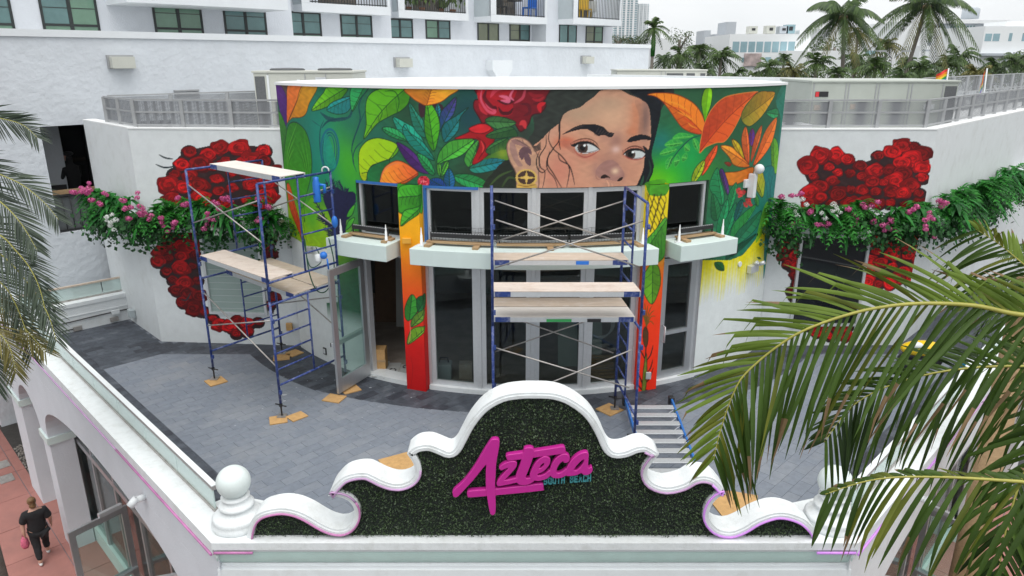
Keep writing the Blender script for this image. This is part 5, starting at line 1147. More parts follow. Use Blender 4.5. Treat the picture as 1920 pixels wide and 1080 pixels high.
ringbuild('scroll_trim', outl, innr, SY, SY+DEP, M['trim'], 0)
mid1 = inset(outl, .028); mid2 = inset(outl, .062)
ringbuild('trim_bead', mid1, mid2, SY-.014, SY+.02, M['trim'])
pan = [(x, z) for x, z in innr]
from mathutils.geometry import tessellate_polygon
pan = [p for i, p in enumerate(pan) if i == 0 or (Vector(p)-Vector(pan[i-1])).length > 1e-4]
tris = tessellate_polygon([[Vector((x, z, 0)) for x, z in pan]])
MB().add([(x, SY+.05, z) for x, z in pan], [tuple(t) for t in tris]).build('hedge_backing', M['hedgeback'], sgn)
MB().add([(x, SY+DEP-.01, z) for x, z in pan], [tuple(t)[::-1] for t in tris]).build('back_board', M['white'], sgn)
# neon flex follows the trim on the lower scrolls only
npx = len(outl)
zs_ = [p[1] for p in outl]; kL = next(i for i, p in enumerate(outl) if p[0] > on_y(778,880,SY).x); kR = next(i for i, p in enumerate(outl) if p[0] > on_y(1205,880,SY).x and i > npx//2)
cmid = inset(outl, .066)
for a, b, mm in ((0, kL//2, 'ledpink'), (kL//2, kL, 'leddull'), (kR, (kR+npx)//2-6, 'leddull'), ((kR+npx)//2-6, npx, 'led')):
    MB().tube([(x, SY-.022, z) for x, z in cmid[a:b+1]], .013, 6).build('neon_flex', M[mm], sgn)
# boxwood leaves all over the panel
rng = np.random.default_rng(2); NL = 46000
xs = rng.uniform(min(p[0] for p in pan), max(p[0] for p in pan), NL); zz = rng.uniform(.69, max(p[1] for p in pan), NL)
ins = np.zeros(NL, bool); j = len(pan)-1
for i in range(len(pan)):
    (xi, yi), (xj, yj) = pan[i], pan[j]
    if yi != yj: ins ^= ((yi > zz) != (yj > zz)) & (xs < (xj-xi)*(zz-yi)/(yj-yi)+xi)
    j = i
xs, zz = xs[ins], zz[ins]; n = len(xs)
clump = .5+.5*np.sin(xs*9+np.sin(zz*7)*2)*np.sin(zz*11+np.sin(xs*5))
yy = SY+.045-rng.uniform(0, .05, n)*(.5+.6*clump)
c = np.stack([xs, yy, zz], 1); a = rng.normal(size=(n, 3)); a[:, 1] -= .6; a /= np.linalg.norm(a, axis=1)[:, None]; b = np.cross(a, rng.normal(size=(n, 3))); b /= np.linalg.norm(b, axis=1)[:, None]
sz = rng.uniform(.008, .017, n)[:, None]
V = np.stack([c-a*sz, c+b*sz*.55, c+a*sz, c-b*sz*.55], 1).reshape(-1, 3)
V -= np.array((MX/2, SY+.2, .68))
me = bpy.data.meshes.new('hedge_leaves'); me.vertices.add(4*n); me.vertices.foreach_set('co', V.ravel().astype(np.float32)); me.loops.add(4*n); me.loops.foreach_set('vertex_index', np.arange(4*n, dtype=np.int32)); me.polygons.add(n); me.polygons.foreach_set('loop_start', np.arange(n, dtype=np.int32)*4); me.update(calc_edges=True); me.materials.append(M['hedge'])
link('hedge_leaves', me, None, sgn, kind='stuff')

# raised lettering
let = thing('raised_lettering', 'raised magenta script AZTECA with small teal SOUTH BEACH on the hedge sign', 'lettering', (.3, SY-.05, 1.5))
def letter(name, outer, holes=(), m='magenta', ext=.03, y=SY-.045, k=4):
    f = sc6(820, 800); cu = bpy.data.curves.new(name, 'CURVE'); cu.dimensions = '2D'; cu.fill_mode = 'BOTH'; cu.extrude = ext; cu.bevel_depth = .006; cu.bevel_resolution = 1
    for pl in (outer,)+tuple(holes):
        pts = [(v.x, v.z) for v in (on_y(px, py, y) for px, py in f(*smooth_poly(pl, k)))]
        s_ = cu.splines.new('POLY'); s_.points.add(len(pts)-1); s_.use_cyclic_u = True
        for q, (x, z) in zip(s_.points, pts): q.co = (x-.3, z-1.5, 0, 1)
    o = bpy.data.objects.new('tmp', cu); COL.objects.link(o); dg = bpy.context.evaluated_depsgraph_get(); me = bpy.data.meshes.new_from_object(o.evaluated_get(dg)); bpy.data.objects.remove(o); me.name = name
    me.transform(Matrix.Translation((0, y-(SY-.05), 0)) @ Matrix.Rotation(R(90), 4, 'X')); me.materials.clear()
    return link(name, me, M[m], let)
letter('letter', [(180,735),(190,700),(300,600),(420,440),(520,270),(600,150),(635,130),(678,133),(694,165),(682,260),(660,380),(652,500),(645,640),(648,760),(652,860),(648,950),(625,972),(603,960),(585,890),(570,800),(556,700),(551,600),(552,480),(553,405),(500,460),(420,560),(340,650),(260,735),(225,768),(190,768)], k=3)
letter('underline_stroke', [(342,745),(346,715),(400,706),(700,684),(1000,650),(1160,630),(1186,645),(1182,688),(1150,701),(800,737),(400,772),(352,768)], y=SY-.036)
letter('letter', [(703,440),(750,405),(820,380),(872,378),(890,400),(880,440),(830,500),(772,562),(745,588),(800,585),(860,572),(905,560),(905,600),(830,622),(760,637),(690,647),(673,625),(690,585),(740,525),(800,458),(808,442),(770,450),(722,470),(706,458)], y=SY-.046)
letter('letter', [(985,232),(1050,224),(1082,250),(1070,330),(1040,420),(1008,500),(988,552),(1010,572),(1060,560),(1085,590),(1040,620),(990,636),(935,634),(892,604),(884,560),(900,500),(932,420),(960,330),(974,262)])
letter('letter', [(782,330),(786,308),(900,290),(1100,260),(1300,230),(1400,214),(1430,228),(1433,270),(1400,286),(1200,312),(1000,340),(860,356),(800,362)], y=SY-.04)
letter('letter', [(1045,520),(1060,480),(1090,420),(1140,360),(1200,325),(1250,333),(1266,372),(1240,430),(1190,482),(1128,512),(1118,532),(1150,540),(1210,520),(1262,480),(1275,520),(1230,562),(1150,587),(1080,582),(1048,555)], [[(1138,452),(1172,402),(1204,388),(1200,422),(1165,454)]], y=SY-.047)
letter('letter', [(1266,490),(1290,410),(1340,340),(1400,300),(1450,298),(1482,330),(1470,376),(1430,386),(1410,368),(1370,400),(1340,450),(1334,490),(1352,512),(1400,500),(1455,462),(1465,505),(1440,530),(1380,556),(1310,556),(1272,528)])
letter('letter', [(1448,520),(1458,450),(1508,370),(1580,305),(1650,278),(1690,288),(1692,350),(1688,420),(1700,457),(1730,443),(1737,480),(1702,516),(1650,522),(1616,500),(1570,522),(1510,532),(1466,534)], [[(1528,472),(1560,420),(1610,368),(1652,348),(1640,400),(1600,452),(1560,482)]], y=SY-.046)
tx0 = on_y(*sc6(820,800)((1196,650))[0], SY-.03); tx1 = on_y(*sc6(820,800)((1735,612))[0], SY-.03); hgt = .090
strokes = {'S':[((0,.12),(0,0),(1,0),(1,.5),(0,.5),(0,1),(1,1),(1,.88))], 'O':[((0,0),(1,0),(1,1),(0,1),(0,0))], 'U':[((0,1),(0,0),(1,0),(1,1))], 'T':[((.5,0),(.5,1)),((-.05,1),(1.05,1))], 'H':[((0,0),(0,1)),((1,0),(1,1)),((0,.5),(1,.5))], 'B':[((0,0),(0,1),(.9,1),(.9,.55),(1,.45),(1,0),(0,0)),((0,.5),(.9,.5))], 'E':[((1,0),(0,0),(0,1),(1,1)),((0,.5),(.85,.5))], 'A':[((0,0),(.5,1),(1,0)),((.2,.32),(.8,.32))], 'C':[((1,.15),(1,0),(0,0),(0,1),(1,1),(1,.85))]}
txt = 'SOUTH BEACH'; dv = (tx1-tx0); adv = dv/len(txt)
for k, ch in enumerate(txt):
    if ch == ' ': continue
    m = MB(); o0 = tx0+adv*(k+.12); wv = adv*.60; sw = .0125
    for st_ in strokes[ch]:
        for p, q in zip(st_, st_[1:]): 
            a = o0+wv*p[0]+Vector((0,0,p[1]*hgt*.86+.01)); b = o0+wv*q[0]+Vector((0,0,q[1]*hgt*.86+.01)); e = (b-a).normalized()*sw*.45
            m.beam(a-e, b+e, sw, .03+.001*(hash((p,q)) % 3), (0,-1,0))
    m.build('letter', M['tealletter'], let)

# paint drips, dust and scuffs left on the paving by the painters
dm_ = MB(); rr = random.Random(61)
for k in range(95):
    u_ = rr.random()
    cx_, cy_ = ((-4.6,12.6) if u_ < .55 else ((1.0,11.4) if u_ < .75 else (-2.0,11.6))); x, y = rr.gauss(cx_, .8), rr.gauss(cy_, .6)
    if math.hypot(x-CX, y-CY) < RF+.1 or y > 14.6 or x+y < 4.4: continue
    n = 7; r_ = rr.uniform(.005, .02)*(2.2 if rr.random() < .12 else 1); e = rr.uniform(.5, 1); a0 = rr.uniform(0, 3)
    dm_.add([(x+r_*(1+rr.uniform(-.3,.3))*math.cos(a0+6.283*i/n), y+r_*e*(1+rr.uniform(-.3,.3))*math.sin(a0+6.283*i/n), .0045) for i in range(n)], [tuple(range(n))])
tag(dm_.build('paint_drips', mat('dried_pale_paint', (.34,.36,.39), .8, .2, 6), None, kind='stuff'), 'dried pale paint drips spattered on the grey paving', 'paint drips')
# ------------------------------------------------------------------ the white apartment block behind, on the street grid turned 45 degrees
D0 = 27.9*S2
def CPt(t, d, z=0.0): return Vector(((t-d)*S2, (t+d)*S2, z))
def ctz(px, py, d):
    p = on_pl(px, py, -S2, S2, d); return ((p.x+p.y)*S2, p.z)
UT, UN = Vector((S2, S2, 0)), Vector((S2, -S2, 0))     # along the wall; outward (towards the terrace)
apt = thing('apartment_block', 'large white stucco apartment block with green windows and balconies behind the terrace', 'building', tuple(CPt(14, D0+4, ST)))
def face(mb, t0, t1, z0, z1, d, th): # slab whose outer face is at d, carried inward
    return mb.prism([(t0,z0),(t1,z0),(t1,z1),(t0,z1)], CPt(0, d), UT, (0,0,1), -UN, th)
TE = ctz(1217, 100, D0)[0]; ow0, ow1 = 4.22, 7.2
m = MB()
face(m, 2.65, ow0, -.4, 6.6, D0, .3); face(m, ow1, TE, ST, 6.6, D0, .3); face(m, ow0, ow1, 4.62, 6.6, D0, .3); face(m, ow0, ow1, .72, 2.08, D0, .3); face(m, ow0, ow1, -.4, .42, D0, .3)
m.build('podium_wall', M['stucco'], apt, fixn=True)
m = MB(); face(m, 2.72, 14, ST, -.5, D0+4.6, .3); m.build('street_wall', M['stucco'], apt, fixn=True)
m = MB(); m.prism([(2.66,D0+.01),(12,D0+.01),(12,D0+9),(2.66,D0+9)], (0,0,-.5), (S2,S2,0), (-S2,S2,0), (0,0,1), .1); m.build('podium_soffit', M['stucco2'], apt, fixn=True)
m = MB(); m.prism([(2.65,D0+.301),(2.95,D0+.301),(2.95,D0+9),(2.65,D0+9)], (0,0,-.39), (S2,S2,0), (-S2,S2,0), (0,0,1), 6.98); m.build('podium_wall', M['stucco'], apt, fixn=True)
m = MB(); face(m, 2.6, TE+.06, 6.602, 6.76, D0-.05, .45); m.build('podium_parapet', M['band'], apt, bev=.01, fixn=True)
m = MB(); m.prism([(TE-.3,D0+.3),(TE,D0+.3),(TE,D0+9),(TE-.3,D0+9)], (0,0,ST), (S2,S2,0), (-S2,S2,0), (0,0,1), 11.0); m.build('podium_wall', M['stucco'], apt, fixn=True)
# lit lobby behind the big opening
m = MB(); face(m, ow0-2, ow1+2, .9, 4.9, D0+5.0, .1); m.prism([(ow0-.9,D0+.3),(ow0-.85,D0+.3),(ow0-.85,D0+5),(ow0-.9,D0+5)], (0,0,.9), (S2,S2,0), (-S2,S2,0), (0,0,1), 4); m.build('lobby_wall', M['interior'], apt, fixn=True)
m = MB(); m.prism([(ow0-2,D0+.3),(ow1+2,D0+.3),(ow1+2,D0+5),(ow0-2,D0+5)], (0,0,1.9), (S2,S2,0), (-S2,S2,0), (0,0,1), .1); m.build('lobby_floor', mat('lobby_floor_grey', (.2,.215,.225), .4), apt, fixn=True)
m = MB(); m.prism([(ow0-2,D0+.3),(ow1+2,D0+.3),(ow1+2,D0+5),(ow0-2,D0+5)], (0,0,4.7), (S2,S2,0), (-S2,S2,0), (0,0,1), .1); m.build('lobby_ceiling', M['interior'], apt, fixn=True)
m = MB(); m.prism([(ow0+.25,D0+1.6),(ow0+.75,D0+1.6),(ow0+.75,D0+1.75),(ow0+.25,D0+1.75)], (0,0,2.0), (S2,S2,0), (-S2,S2,0), (0,0,1), 2.7); m.build('lobby_column', M['stucco2'], apt, fixn=True)
m = MB(); 
for t in np.arange(ow0+.2, ow1, .17): m.tube([CPt(t, D0+.12, 2.08), CPt(t, D0+.12, 2.95)], .011, 5)
m.beam(CPt(ow0,D0+.12,2.97), CPt(ow1,D0+.12,2.97), .05, .05); m.beam(CPt(ow0,D0+.12,2.12), CPt(ow1,D0+.12,2.12), .04, .04); m.build('window_railing', M['black'], apt, fixn=True)
m = MB(); face(m, ow0+.03, ow1, 2.1, 2.92, D0+.16, .01); m.build('railing_glass', mat('dark_grey_glass_sheet', (.10,.11,.115), .6), apt, fixn=True)  # opaque dark sheet standing in for the dark grey glass behind the bars
m = MB(); face(m, ow0, ow1, 2.98, 3.08, D0+.2, .12); m.build('handrail_cap', M['wood'], apt, fixn=True)
m = MB(); face(m, ow0, ow1, .42, .72, D0+.25, .02); m.build('grille_recess', M['dark'], apt, fixn=True)
m = MB()
for t in np.arange(ow0+.06, ow1, .09): m.tube([CPt(t, D0+.1, .42), CPt(t, D0+.1, .72)], .01, 4)
m.build('vent_grille', M['black'], apt, fixn=True)
m = MB()
for t in np.arange(ow0+1.15, ow1, .62): m.beam(CPt(t,D0+3.4,2.0), CPt(t,D0+3.4,4.7), .05, .05, (1,0,0))
m.build('lobby_mullion', M['black'], apt, fixn=True)
m = MB(); face(m, ow0+1.1, ow1+1, 2.0, 4.7, D0+3.45, .02); m.build('lobby_glass', M['blackglass'], apt, fixn=True)
# a few dark chairs inside
def chair(name, label, base, rz, mm, s=1.0, group=None):
    t = thing(name, label, 'chair', tuple(base), rz, group); L = lambda mb, n: mb.build(n, M[mm], t, local=True)
    L(MB().box((-.22*s,-.22*s,.42*s),(.22*s,.22*s,.47*s)), 'seat'); L(MB().box((-.22*s,.19*s,.47*s),(.22*s,.23*s,.92*s)), 'backrest')
    for sx in (-1,1):
        for sy in (-1,1): L(MB().box(((sx*.2-.02)*s,(sy*.2-.02)*s,0),((sx*.2+.02)*s,(sy*.2+.02)*s,.42*s)), 'leg')
    return t
for k, (t, d, rz, lb) in enumerate(((4.55,1.1,.6,'dark wooden chair just inside the big opening, leftmost'),(5.3,1.9,2.2,'dark chair deeper in the dim lobby, under the tall window bars'),(6.1,2.2,3.6,'dark chair in the dim lobby, farthest right'))):
    chair('lobby_chair', lb, CPt(t, D0+d, 2.0), rz, 'black', 1.15, 'chairs in the dim lobby')
# small fixtures on the podium wall
for k, (px, py, lb) in enumerate(((225,116,'large boxy wall light at the left of the stucco wall'),(752,117,'boxy wall light in the middle of the stucco wall'),(1097,112,'boxy wall light at the right end of the stucco wall'))):
    t, z = ctz(px, py, D0); f = thing('wall_light', lb, 'wall light', tuple(CPt(t, D0, z)), 0, 'box lights on the stucco wall')
    m = MB(); m.prism([(-.30,-.16),(.30,-.16),(.30,.16),(-.30,.16)], CPt(t,D0,z), UT, (0,0,1), UN, .08); m.build('back_plate', M['fencep'], f, fixn=True)
    m = MB(); m.prism([(-.26,-.15),(.26,-.15),(.26,.12),(-.26,.12)], CPt(t,D0,z)+UN*.08, UT, (0,0,1), UN, .2); m.build('lens_box', M['hvac'], f, bev=.015, fixn=True)
t, z = ctz(930, 128, D0); f = thing('leader_head', 'white rainwater leader head and downspout on the stucco wall', 'downspout', tuple(CPt(t, D0, z)))
m = MB(); m.prism([(-.5,.28),(.5,.28),(.5,-.05),(.22,-.4),(-.22,-.4),(-.5,-.05)], CPt(t,D0,z), UT, (0,0,1), UN, .35); m.build('head_box', M['band'], f, fixn=True)
m = MB(); m.prism([(-.16,-.4),(.16,-.4),(.16,-1.6),(-.16,-1.6)], CPt(t,D0,z)+UN*.04, UT, (0,0,1), UN, .2); m.build('downspout', M['band'], f, fixn=True)
t, z = ctz(350, 177, D0); f = thing('louvre_vent', 'small grey louvre vent on the stucco wall above the left fence', 'vent', tuple(CPt(t, D0, z)))
for k in range(4):
    m = MB(); m.prism([(-.32,-.1+k*.06),(.32,-.1+k*.06),(.32,-.06+k*.06),(-.32,-.06+k*.06)], CPt(t,D0,z), UT, (0,0,1), UN, .06); m.build('slat', M['fencep'], f, fixn=True)
# tower above the podium
DS = [D0+2.5, D0+3.5, D0+4.5, D0+3.6]
tE1 = ctz(548, 40, DS[0])[0]; tE2 = ctz(733, 40, DS[1])[0]; t4 = ctz(1024, 60, DS[3])[0]; tE4 = ctz(1148, 60, DS[3])[0]
ZB = 9.6
m = MB(); face(m, -6, tE1, 6.0, 24, DS[0], 10); m.build('tower_wall', M['stucco2'], apt, fixn=True)
m = MB(); face(m, tE1-2, tE2, 6.0, 24, DS[1], 9); m.build('tower_wall', M['stucco2'], apt, fixn=True)
m = MB(); face(m, tE2-2, tE4-.1, 6.0, 24, DS[2], 8); m.build('tower_wall', M['stucco2'], apt, fixn=True)
m = MB(); face(m, t4, tE4, 6.0, 24, DS[3], 8.5); m.build('tower_wall', M['stucco2'], apt, fixn=True)
m = MB(); m.prism([(2.97,D0+.3),(TE,D0+.3),(TE,D0+9),(2.97,D0+9)], (0,0,6.3), (S2,S2,0), (-S2,S2,0), (0,0,1), .1); m.build('podium_roof', M['cap'], apt, fixn=True)
rr = random.Random(12)
def twin(px0, px1, ytop, d, kind='w', base=6.42, pan=('wgreen','wteal')):
    t0 = ctz(px0, 60, d)[0]; t1 = ctz(px1, 60, d)[0]; zt = ctz((px0+px1)/2, ytop, d)[1]; f = MB(); fw = .06
    tm = (t0+t1)/2; zr = base+(zt-base)*.42
    bars = [(t0,t0+fw,base,zt),(t1-fw,t1,base,zt),(tm-.045,tm+.045,base,zt),(t0+fw,t1-fw,zt-fw,zt),(t0+fw,t1-fw,base,base+fw)]
    if kind == 'w': bars += [(t0+fw,tm-.045,zr-.03,zr+.03),(tm+.045,t1-fw,zr-.03,zr+.03)]
    for a, b, c, e in bars: f.prism([(a,c),(b,c),(b,e),(a,e)], CPt(0,d)+UN*.03, UT, (0,0,1), -UN, .12)
    w_ = f.build('window', M['wframe'], apt, fixn=True)
    rows = [(base+fw,zr-.03),(zr+.03,zt-fw)] if kind == 'w' else [(base+fw,zt-fw)]
    for a, b in ((t0+fw,tm-.045),(tm+.045,t1-fw)):
        for i, (c, e) in enumerate(rows):
            q = MB(); q.prism([(a,c),(b,c),(b,e),(a,e)], CPt(0,d)+UN*.01, UT, (0,0,1), -UN, .02); q.build('pane', M[pan[0] if (i == 0 or rr.random() < .5) else pan[1]], w_, fixn=True)
            if i == 1 and kind == 'w':
                zz_ = (c+e)/2+.05; q = MB(); q.prism([(a,zz_),(b,zz_),(b,zz_+.018),(a,zz_+.018)], CPt(0,d)+UN*.018, UT, (0,0,1), -UN, .012); q.build('glazing_bar', M['wframe'], w_, fixn=True)
twin(-75, 30, -14, DS[0]); twin(82, 189, -10, DS[0]); twin(291, 382, 3, DS[0]); twin(422, 501, 10, DS[0], pan=('wteal','wteal'))
twin(534, 603, 22, DS[1]); twin(639, 698, 27, DS[1])
twin(725, 774, 35, DS[2], pan=('wteal','wteal')); twin(798, 844, 37, DS[2]); twin(895, 935, 42, DS[2], 's', pan=('wolive','wbrown')); twin(955, 993, 43, DS[2], pan=('wolive','wteal'))
twin(1048, 1081, 45, DS[3], 's', pan=('wteal','wteal')); twin(1098, 1130, 48, DS[3], pan=('wolive','wgreen'))
def solve(px, t, d_hi, d_lo):
    for _ in range(40):
        dm = (d_hi+d_lo)/2; p = CPt(t, dm, 7.6); x = proj(p)[0]
        if x < px: d_hi = dm
        else: d_lo = dm
    return dm
def balcony(pxs, pxc, pxe, ybot, d, extra=None):
    t0 = ctz(pxs, ybot, d)[0]; db = max(solve(pxc, t0, d, d-3), d-1.6); t1 = ctz(pxe, ybot, db)[0]; zb = ctz((pxc+pxe)/2, ybot, db)[1]
    b = MB(); b.prism([(t0,db),(t1,db),(t1,d),(t0,d)], (0,0,zb), (S2,S2,0), (-S2,S2,0), (0,0,1), .22); b.prism([(t0,db),(t1,db),(t1,db+.12),(t0,db+.12)], (0,0,zb+.22), (S2,S2,0), (-S2,S2,0), (0,0,1), .06)
    s_ = b.build('balcony', M['band'], apt, fixn=True)
    q = MB(); q.prism([(t0,db+.02),(t0+.12,db+.02),(t0+.12,d),(t0,d)], (0,0,zb+.222), (S2,S2,0), (-S2,S2,0), (0,0,1), 1.05); q.build('side_panel', M['grey_side'], s_, fixn=True)  # left panel greyer than the right one: side shade put into its colour
    q = MB(); q.prism([(t1-.12,db+.02),(t1,db+.02),(t1,d),(t1-.12,d)], (0,0,zb+.222), (S2,S2,0), (-S2,S2,0), (0,0,1), 1.05); q.build('side_panel', M['band'], s_, fixn=True); q = MB(); q.prism([(t0,db-.0),(t0+.3,db),(t0+.3,db+.11),(t0,db+.11)], (0,0,zb+.284), (S2,S2,0), (-S2,S2,0), (0,0,1), 1.0)
    q.build('corner_post', M['band'], s_, fixn=True)
    r_ = MB(); n = max(6, int((t1-t0)/.13))
    for k in range(n+1):
        t = t0+.32+(t1-t0-.5)*k/n; r_.beam(CPt(t,db+.06,zb+.26), CPt(t,db+.06,zb+1.2), .022, .022, (1,0,0))
    r_.beam(CPt(t0+.3,db+.06,zb+1.22), CPt(t1-.12,db+.06,zb+1.22), .06, .05); r_.beam(CPt(t0+.3,db+.06,zb+.32), CPt(t1-.12,db+.06,zb+.32), .03, .03)
    r_.build('balcony_railing', M['wframe'], s_, fixn=True)
    return t0, t1, db, zb+.22
balcony(200, 262, 540, 12, DS[0]); bb = [balcony(550, 567, 733, 25, DS[1]), balcony(736, 748, 879, 36, DS[2]), balcony(889, 921, 1026, 43, DS[2]), balcony(1046, 1075, 1165, 47, DS[3])]
# dark sliding doors behind the balconies
for (t0, t1, db, z), d in zip(bb, (DS[1], DS[2], DS[2], DS[3])):
    m = MB(); tm = t0+(t1-t0)*.28; m.prism([(tm,z),(tm+(t1-t0)*.42,z),(tm+(t1-t0)*.42,z+2.1),(tm,z+2.1)], CPt(0,d)+UN*.01, UT, (0,0,1), -UN, .05); m.build('balcony_door', M['wbrown'], apt, fixn=True)
def pot_plant(label, p, h, grp):
    t = thing('balcony_plant', label, 'potted plant', tuple(p), 0, grp); MB().lathe(p, [(.001,0),(.10,0),(.14,.22),(.001,.2)], 10).build('pot', mat('clay', (.2,.09,.05), .8) if 'clay' not in bpy.data.materials else bpy.data.materials['clay'], t)
    g_ = MB()
    for k in range(70):
        a = random.uniform(0, 6.28); e = random.uniform(.2, 1.4); L = h*random.uniform(.5, 1); q = p+Vector((math.cos(a)*math.cos(e), math.sin(a)*math.cos(e), math.sin(e)))*L+Vector((0,0,.22)); s_ = Vector((-math.sin(a), math.cos(a), 0))*.06
        g_.quad(q-s_, q+Vector((0,0,.12)), q+s_, q-Vector((0,0,.10)))
    g_.build('leaves', M['tree'], t)
t0, t1, db, z = bb[1]
for k, (fr, h, wd) in enumerate(((.22,.5,'leftmost'),(.4,.75,'second from the left'),(.68,.35,'small one in the middle'),(.85,.7,'rightmost'))): pot_plant('leafy potted plant behind the third balcony railing, '+wd, CPt(t0+(t1-t0)*fr, db+.4, z), h, 'plants on the third balcony')
t0, t1, db, z = bb[2]
chair('balcony_chair', 'dark metal chair on the balcony with the blue chair', CPt(t0+(t1-t0)*.35, db+.7, z), .5, 'black', 1.0); chair('balcony_chair', 'blue chair on the fourth balcony', CPt(t0+(t1-t0)*.82, db+.5, z), -.6, 'brightblue', 1.05)
tb = thing('balcony_table', 'small dark table between two chairs on the fourth balcony', 'table', tuple(CPt(t0+(t1-t0)*.58, db+.6, z))); p = CPt(t0+(t1-t0)*.58, db+.6, z); MB().lathe(p, [(.001,.70),(.35,.70),(.35,.74),(.001,.74)], 16).build('table_top', M['black'], tb); MB().tube([p, p+Vector((0,0,.7))], .03, 6).build('leg', M['black'], tb)
t0, t1, db, z = bb[3]
if 'yellow_plastic' not in bpy.data.materials: M['yellow'] = mat('yellow_plastic', (.62,.40,.03), .5)
chair('balcony_chair', 'yellow chair on the rightmost balcony', CPt(t0+(t1-t0)*.4, db+.5, z), .3, 'yellow', 1.05); chair('balcony_chair', 'white chair on the rightmost balcony', CPt(t0+(t1-t0)*.62, db+.6, z), 2.6, 'white', .95)

# ------------------------------------------------------------------ the town beyond
def slab_building(name, label, px0, px1, ytop, Y0, dep, m, grp=None, zb=ST):
    a = on_y(px0, ytop, Y0); b = on_y(px1, ytop, Y0); t = thing(name, label, 'building', ((a.x+b.x)/2, Y0+dep/2, zb), 0, grp)
    MB().box((a.x, Y0, zb), (b.x, Y0+dep, a.z)).build('wall', M[m], t); return t, a.x, b.x, a.z
def fwin(t, px0, px1, y0, y1, Y0, m='far_glass', n=1, gap=.12, name='window', off=.02):
    a = on_y(px0, y0, Y0); b = on_y(px1, y1, Y0); wd = (b.x-a.x)/n
    for k in range(n): MB().box((a.x+k*wd+gap/2, Y0-off, b.z), (a.x+(k+1)*wd-gap/2, Y0+.1, a.z)).build(name, M[m], t)
def far_tower(label, px0, px1, ytop, Y0, dep, m, floors):
    t, x0, x1, zt = slab_building('glass_tower', label, px0, px1, ytop, Y0, dep, m, 'far glass towers'); s_ = MB(); fh = (zt-ST)/floors
    for k in range(floors): s_.box((x0-.6, Y0-1.0, ST+fh*k), (x1+.6, Y0+1, ST+fh*k+fh*.26))
    s_.build('floor_slabs', M['far_white'], t, kind='stuff'); p_ = MB()
    for k in range(1, 6):
        x = x0+(x1-x0)*k/6; p_.box((x-.9 if k % 2 else x-.35, Y0-1.4, ST), (x+.9 if k % 2 else x+.35, Y0+.5, zt))
    p_.build('piers', M['far_white'], t, kind='stuff')
far_tower('taller pale glass tower with white floor bands, far beyond the apartment block', 1156, 1199, -60, 700, 30, 'far_glass', 46)
far_tower('shorter pale glass tower with white floor bands, right of the taller one', 1196, 1217, 7, 720, 30, 'far_glass', 30)
for px0, px1, yt, lb in ((1321,1333,57,'hazy slim block on the far skyline, leftmost'),(1341,1360,64,'hazy low block on the far skyline, middle'),(1363,1381,41,'hazy tallest block on the far skyline')):
    slab_building('skyline_block', lb, px0, px1, yt, 1400, 60, 'far_grey_haze', 'blocks on the far skyline')
t, *_ = slab_building('white_house', 'small white block behind the royal palm', 1226, 1262, 74, 72, 6, 'far_white'); 
t, *_ = slab_building('white_house', 'low white house behind the palms, left of the modern one', 1258, 1380, 84, 90, 8, 'far_white'); MB().box((on_y(1300,80,89).x,89,on_y(1300,92,89).z),(on_y(1372,80,89).x,89.5,on_y(1372,84,89).z)).build('terrace_rail', M['black'], t)
t, x0, x1, zt = slab_building('modern_house', 'white modern house with a long band of windows among the palms', 1369, 1508, 64, 78, 10, 'far_white'); fwin(t, 1373, 1490, 78, 98, 78, 'far_glass', 8, .14); fwin(t, 1390, 1398, 108, 117, 78); fwin(t, 1434, 1446, 107, 116, 78); fwin(t, 1455, 1468, 107, 116, 78)
MB().box((on_y(1397,100,77.8).x,77.7,on_y(1397,124,77.8).z),(on_y(1428,100,77.8).x,78.2,on_y(1428,100,77.8).z)).build('stone_panel', mat('patterned_stone', (.42,.34,.33), .8, .5, 1.2), t)
slab_building('modern_house', 'white stair block right of the window band', 1500, 1522, 57, 80, 6, 'far_white'); t, *_ = slab_building('white_house', 'long low white block behind the tall palms', 1476, 1706, 95, 76, 8, 'far_white'); fwin(t, 1622, 1642, 95, 102, 76)
slab_building('white_house', 'taller white block between the two tall palms', 1560, 1652, 52, 130, 10, 'far_white'); slab_building('white_house', 'white block right of the street lamp', 1688, 1746, 40, 120, 12, 'far_white'); t, *_ = slab_building('white_house', 'low white block under the grey balcony building', 1726, 1784, 86, 95, 8, 'far_white'); fwin(t, 1728, 1752, 93, 96, 95, 'far_grey_haze')
t, x0, x1, zt = slab_building('balcony_building', 'grey apartment house with rows of white balconies at the far right', 1741, 1890, 42, 160, 14, 'far_grey_haze')
for c in range(5):
    for r in range(5):
        px = 1752+c*30; py = 48+r*10.5; fwin(t, px, px+17, py, py+3.6, 160, 'wteal' if (c+r) % 3 else 'blackglass', 3, .25); a = on_y(px-2, py+5, 158.5); b = on_y(px+18, py+8.4, 158.5); MB().box((a.x,158.2,b.z),(b.x,160.1,a.z)).build('balcony', M['far_white'], t)
a = on_y(1741,42,159.5); b = on_y(1890,44,159.5); MB().box((a.x-1,159,b.z),(b.x,174,a.z+.4)).build('roof', M['far_white'], t)
a = on_y(1834,36,161); MB().lathe((a.x,164,a.z+.2), [(.001,0),(1.7,0),(1.7,2.0),(1.2,2.3),(.001,2.4)], 14).build('water_tank', M['far_grey_haze'], t)
t, x0, x1, zt = slab_building('modern_house', 'white corner house with one wide window at the right edge', 1848, 1990, 49, 82, 10, 'far_white'); fwin(t, 1847, 1874, 63, 77, 82, 'far_glass', 2, .14); fwin(t, 1892, 1897, 62, 77, 82, 'far_glass'); fwin(t, 1917, 1932, 62, 77, 82, 'far_glass'); fwin(t, 1881, 1886, 109, 117, 82, 'far_glass')
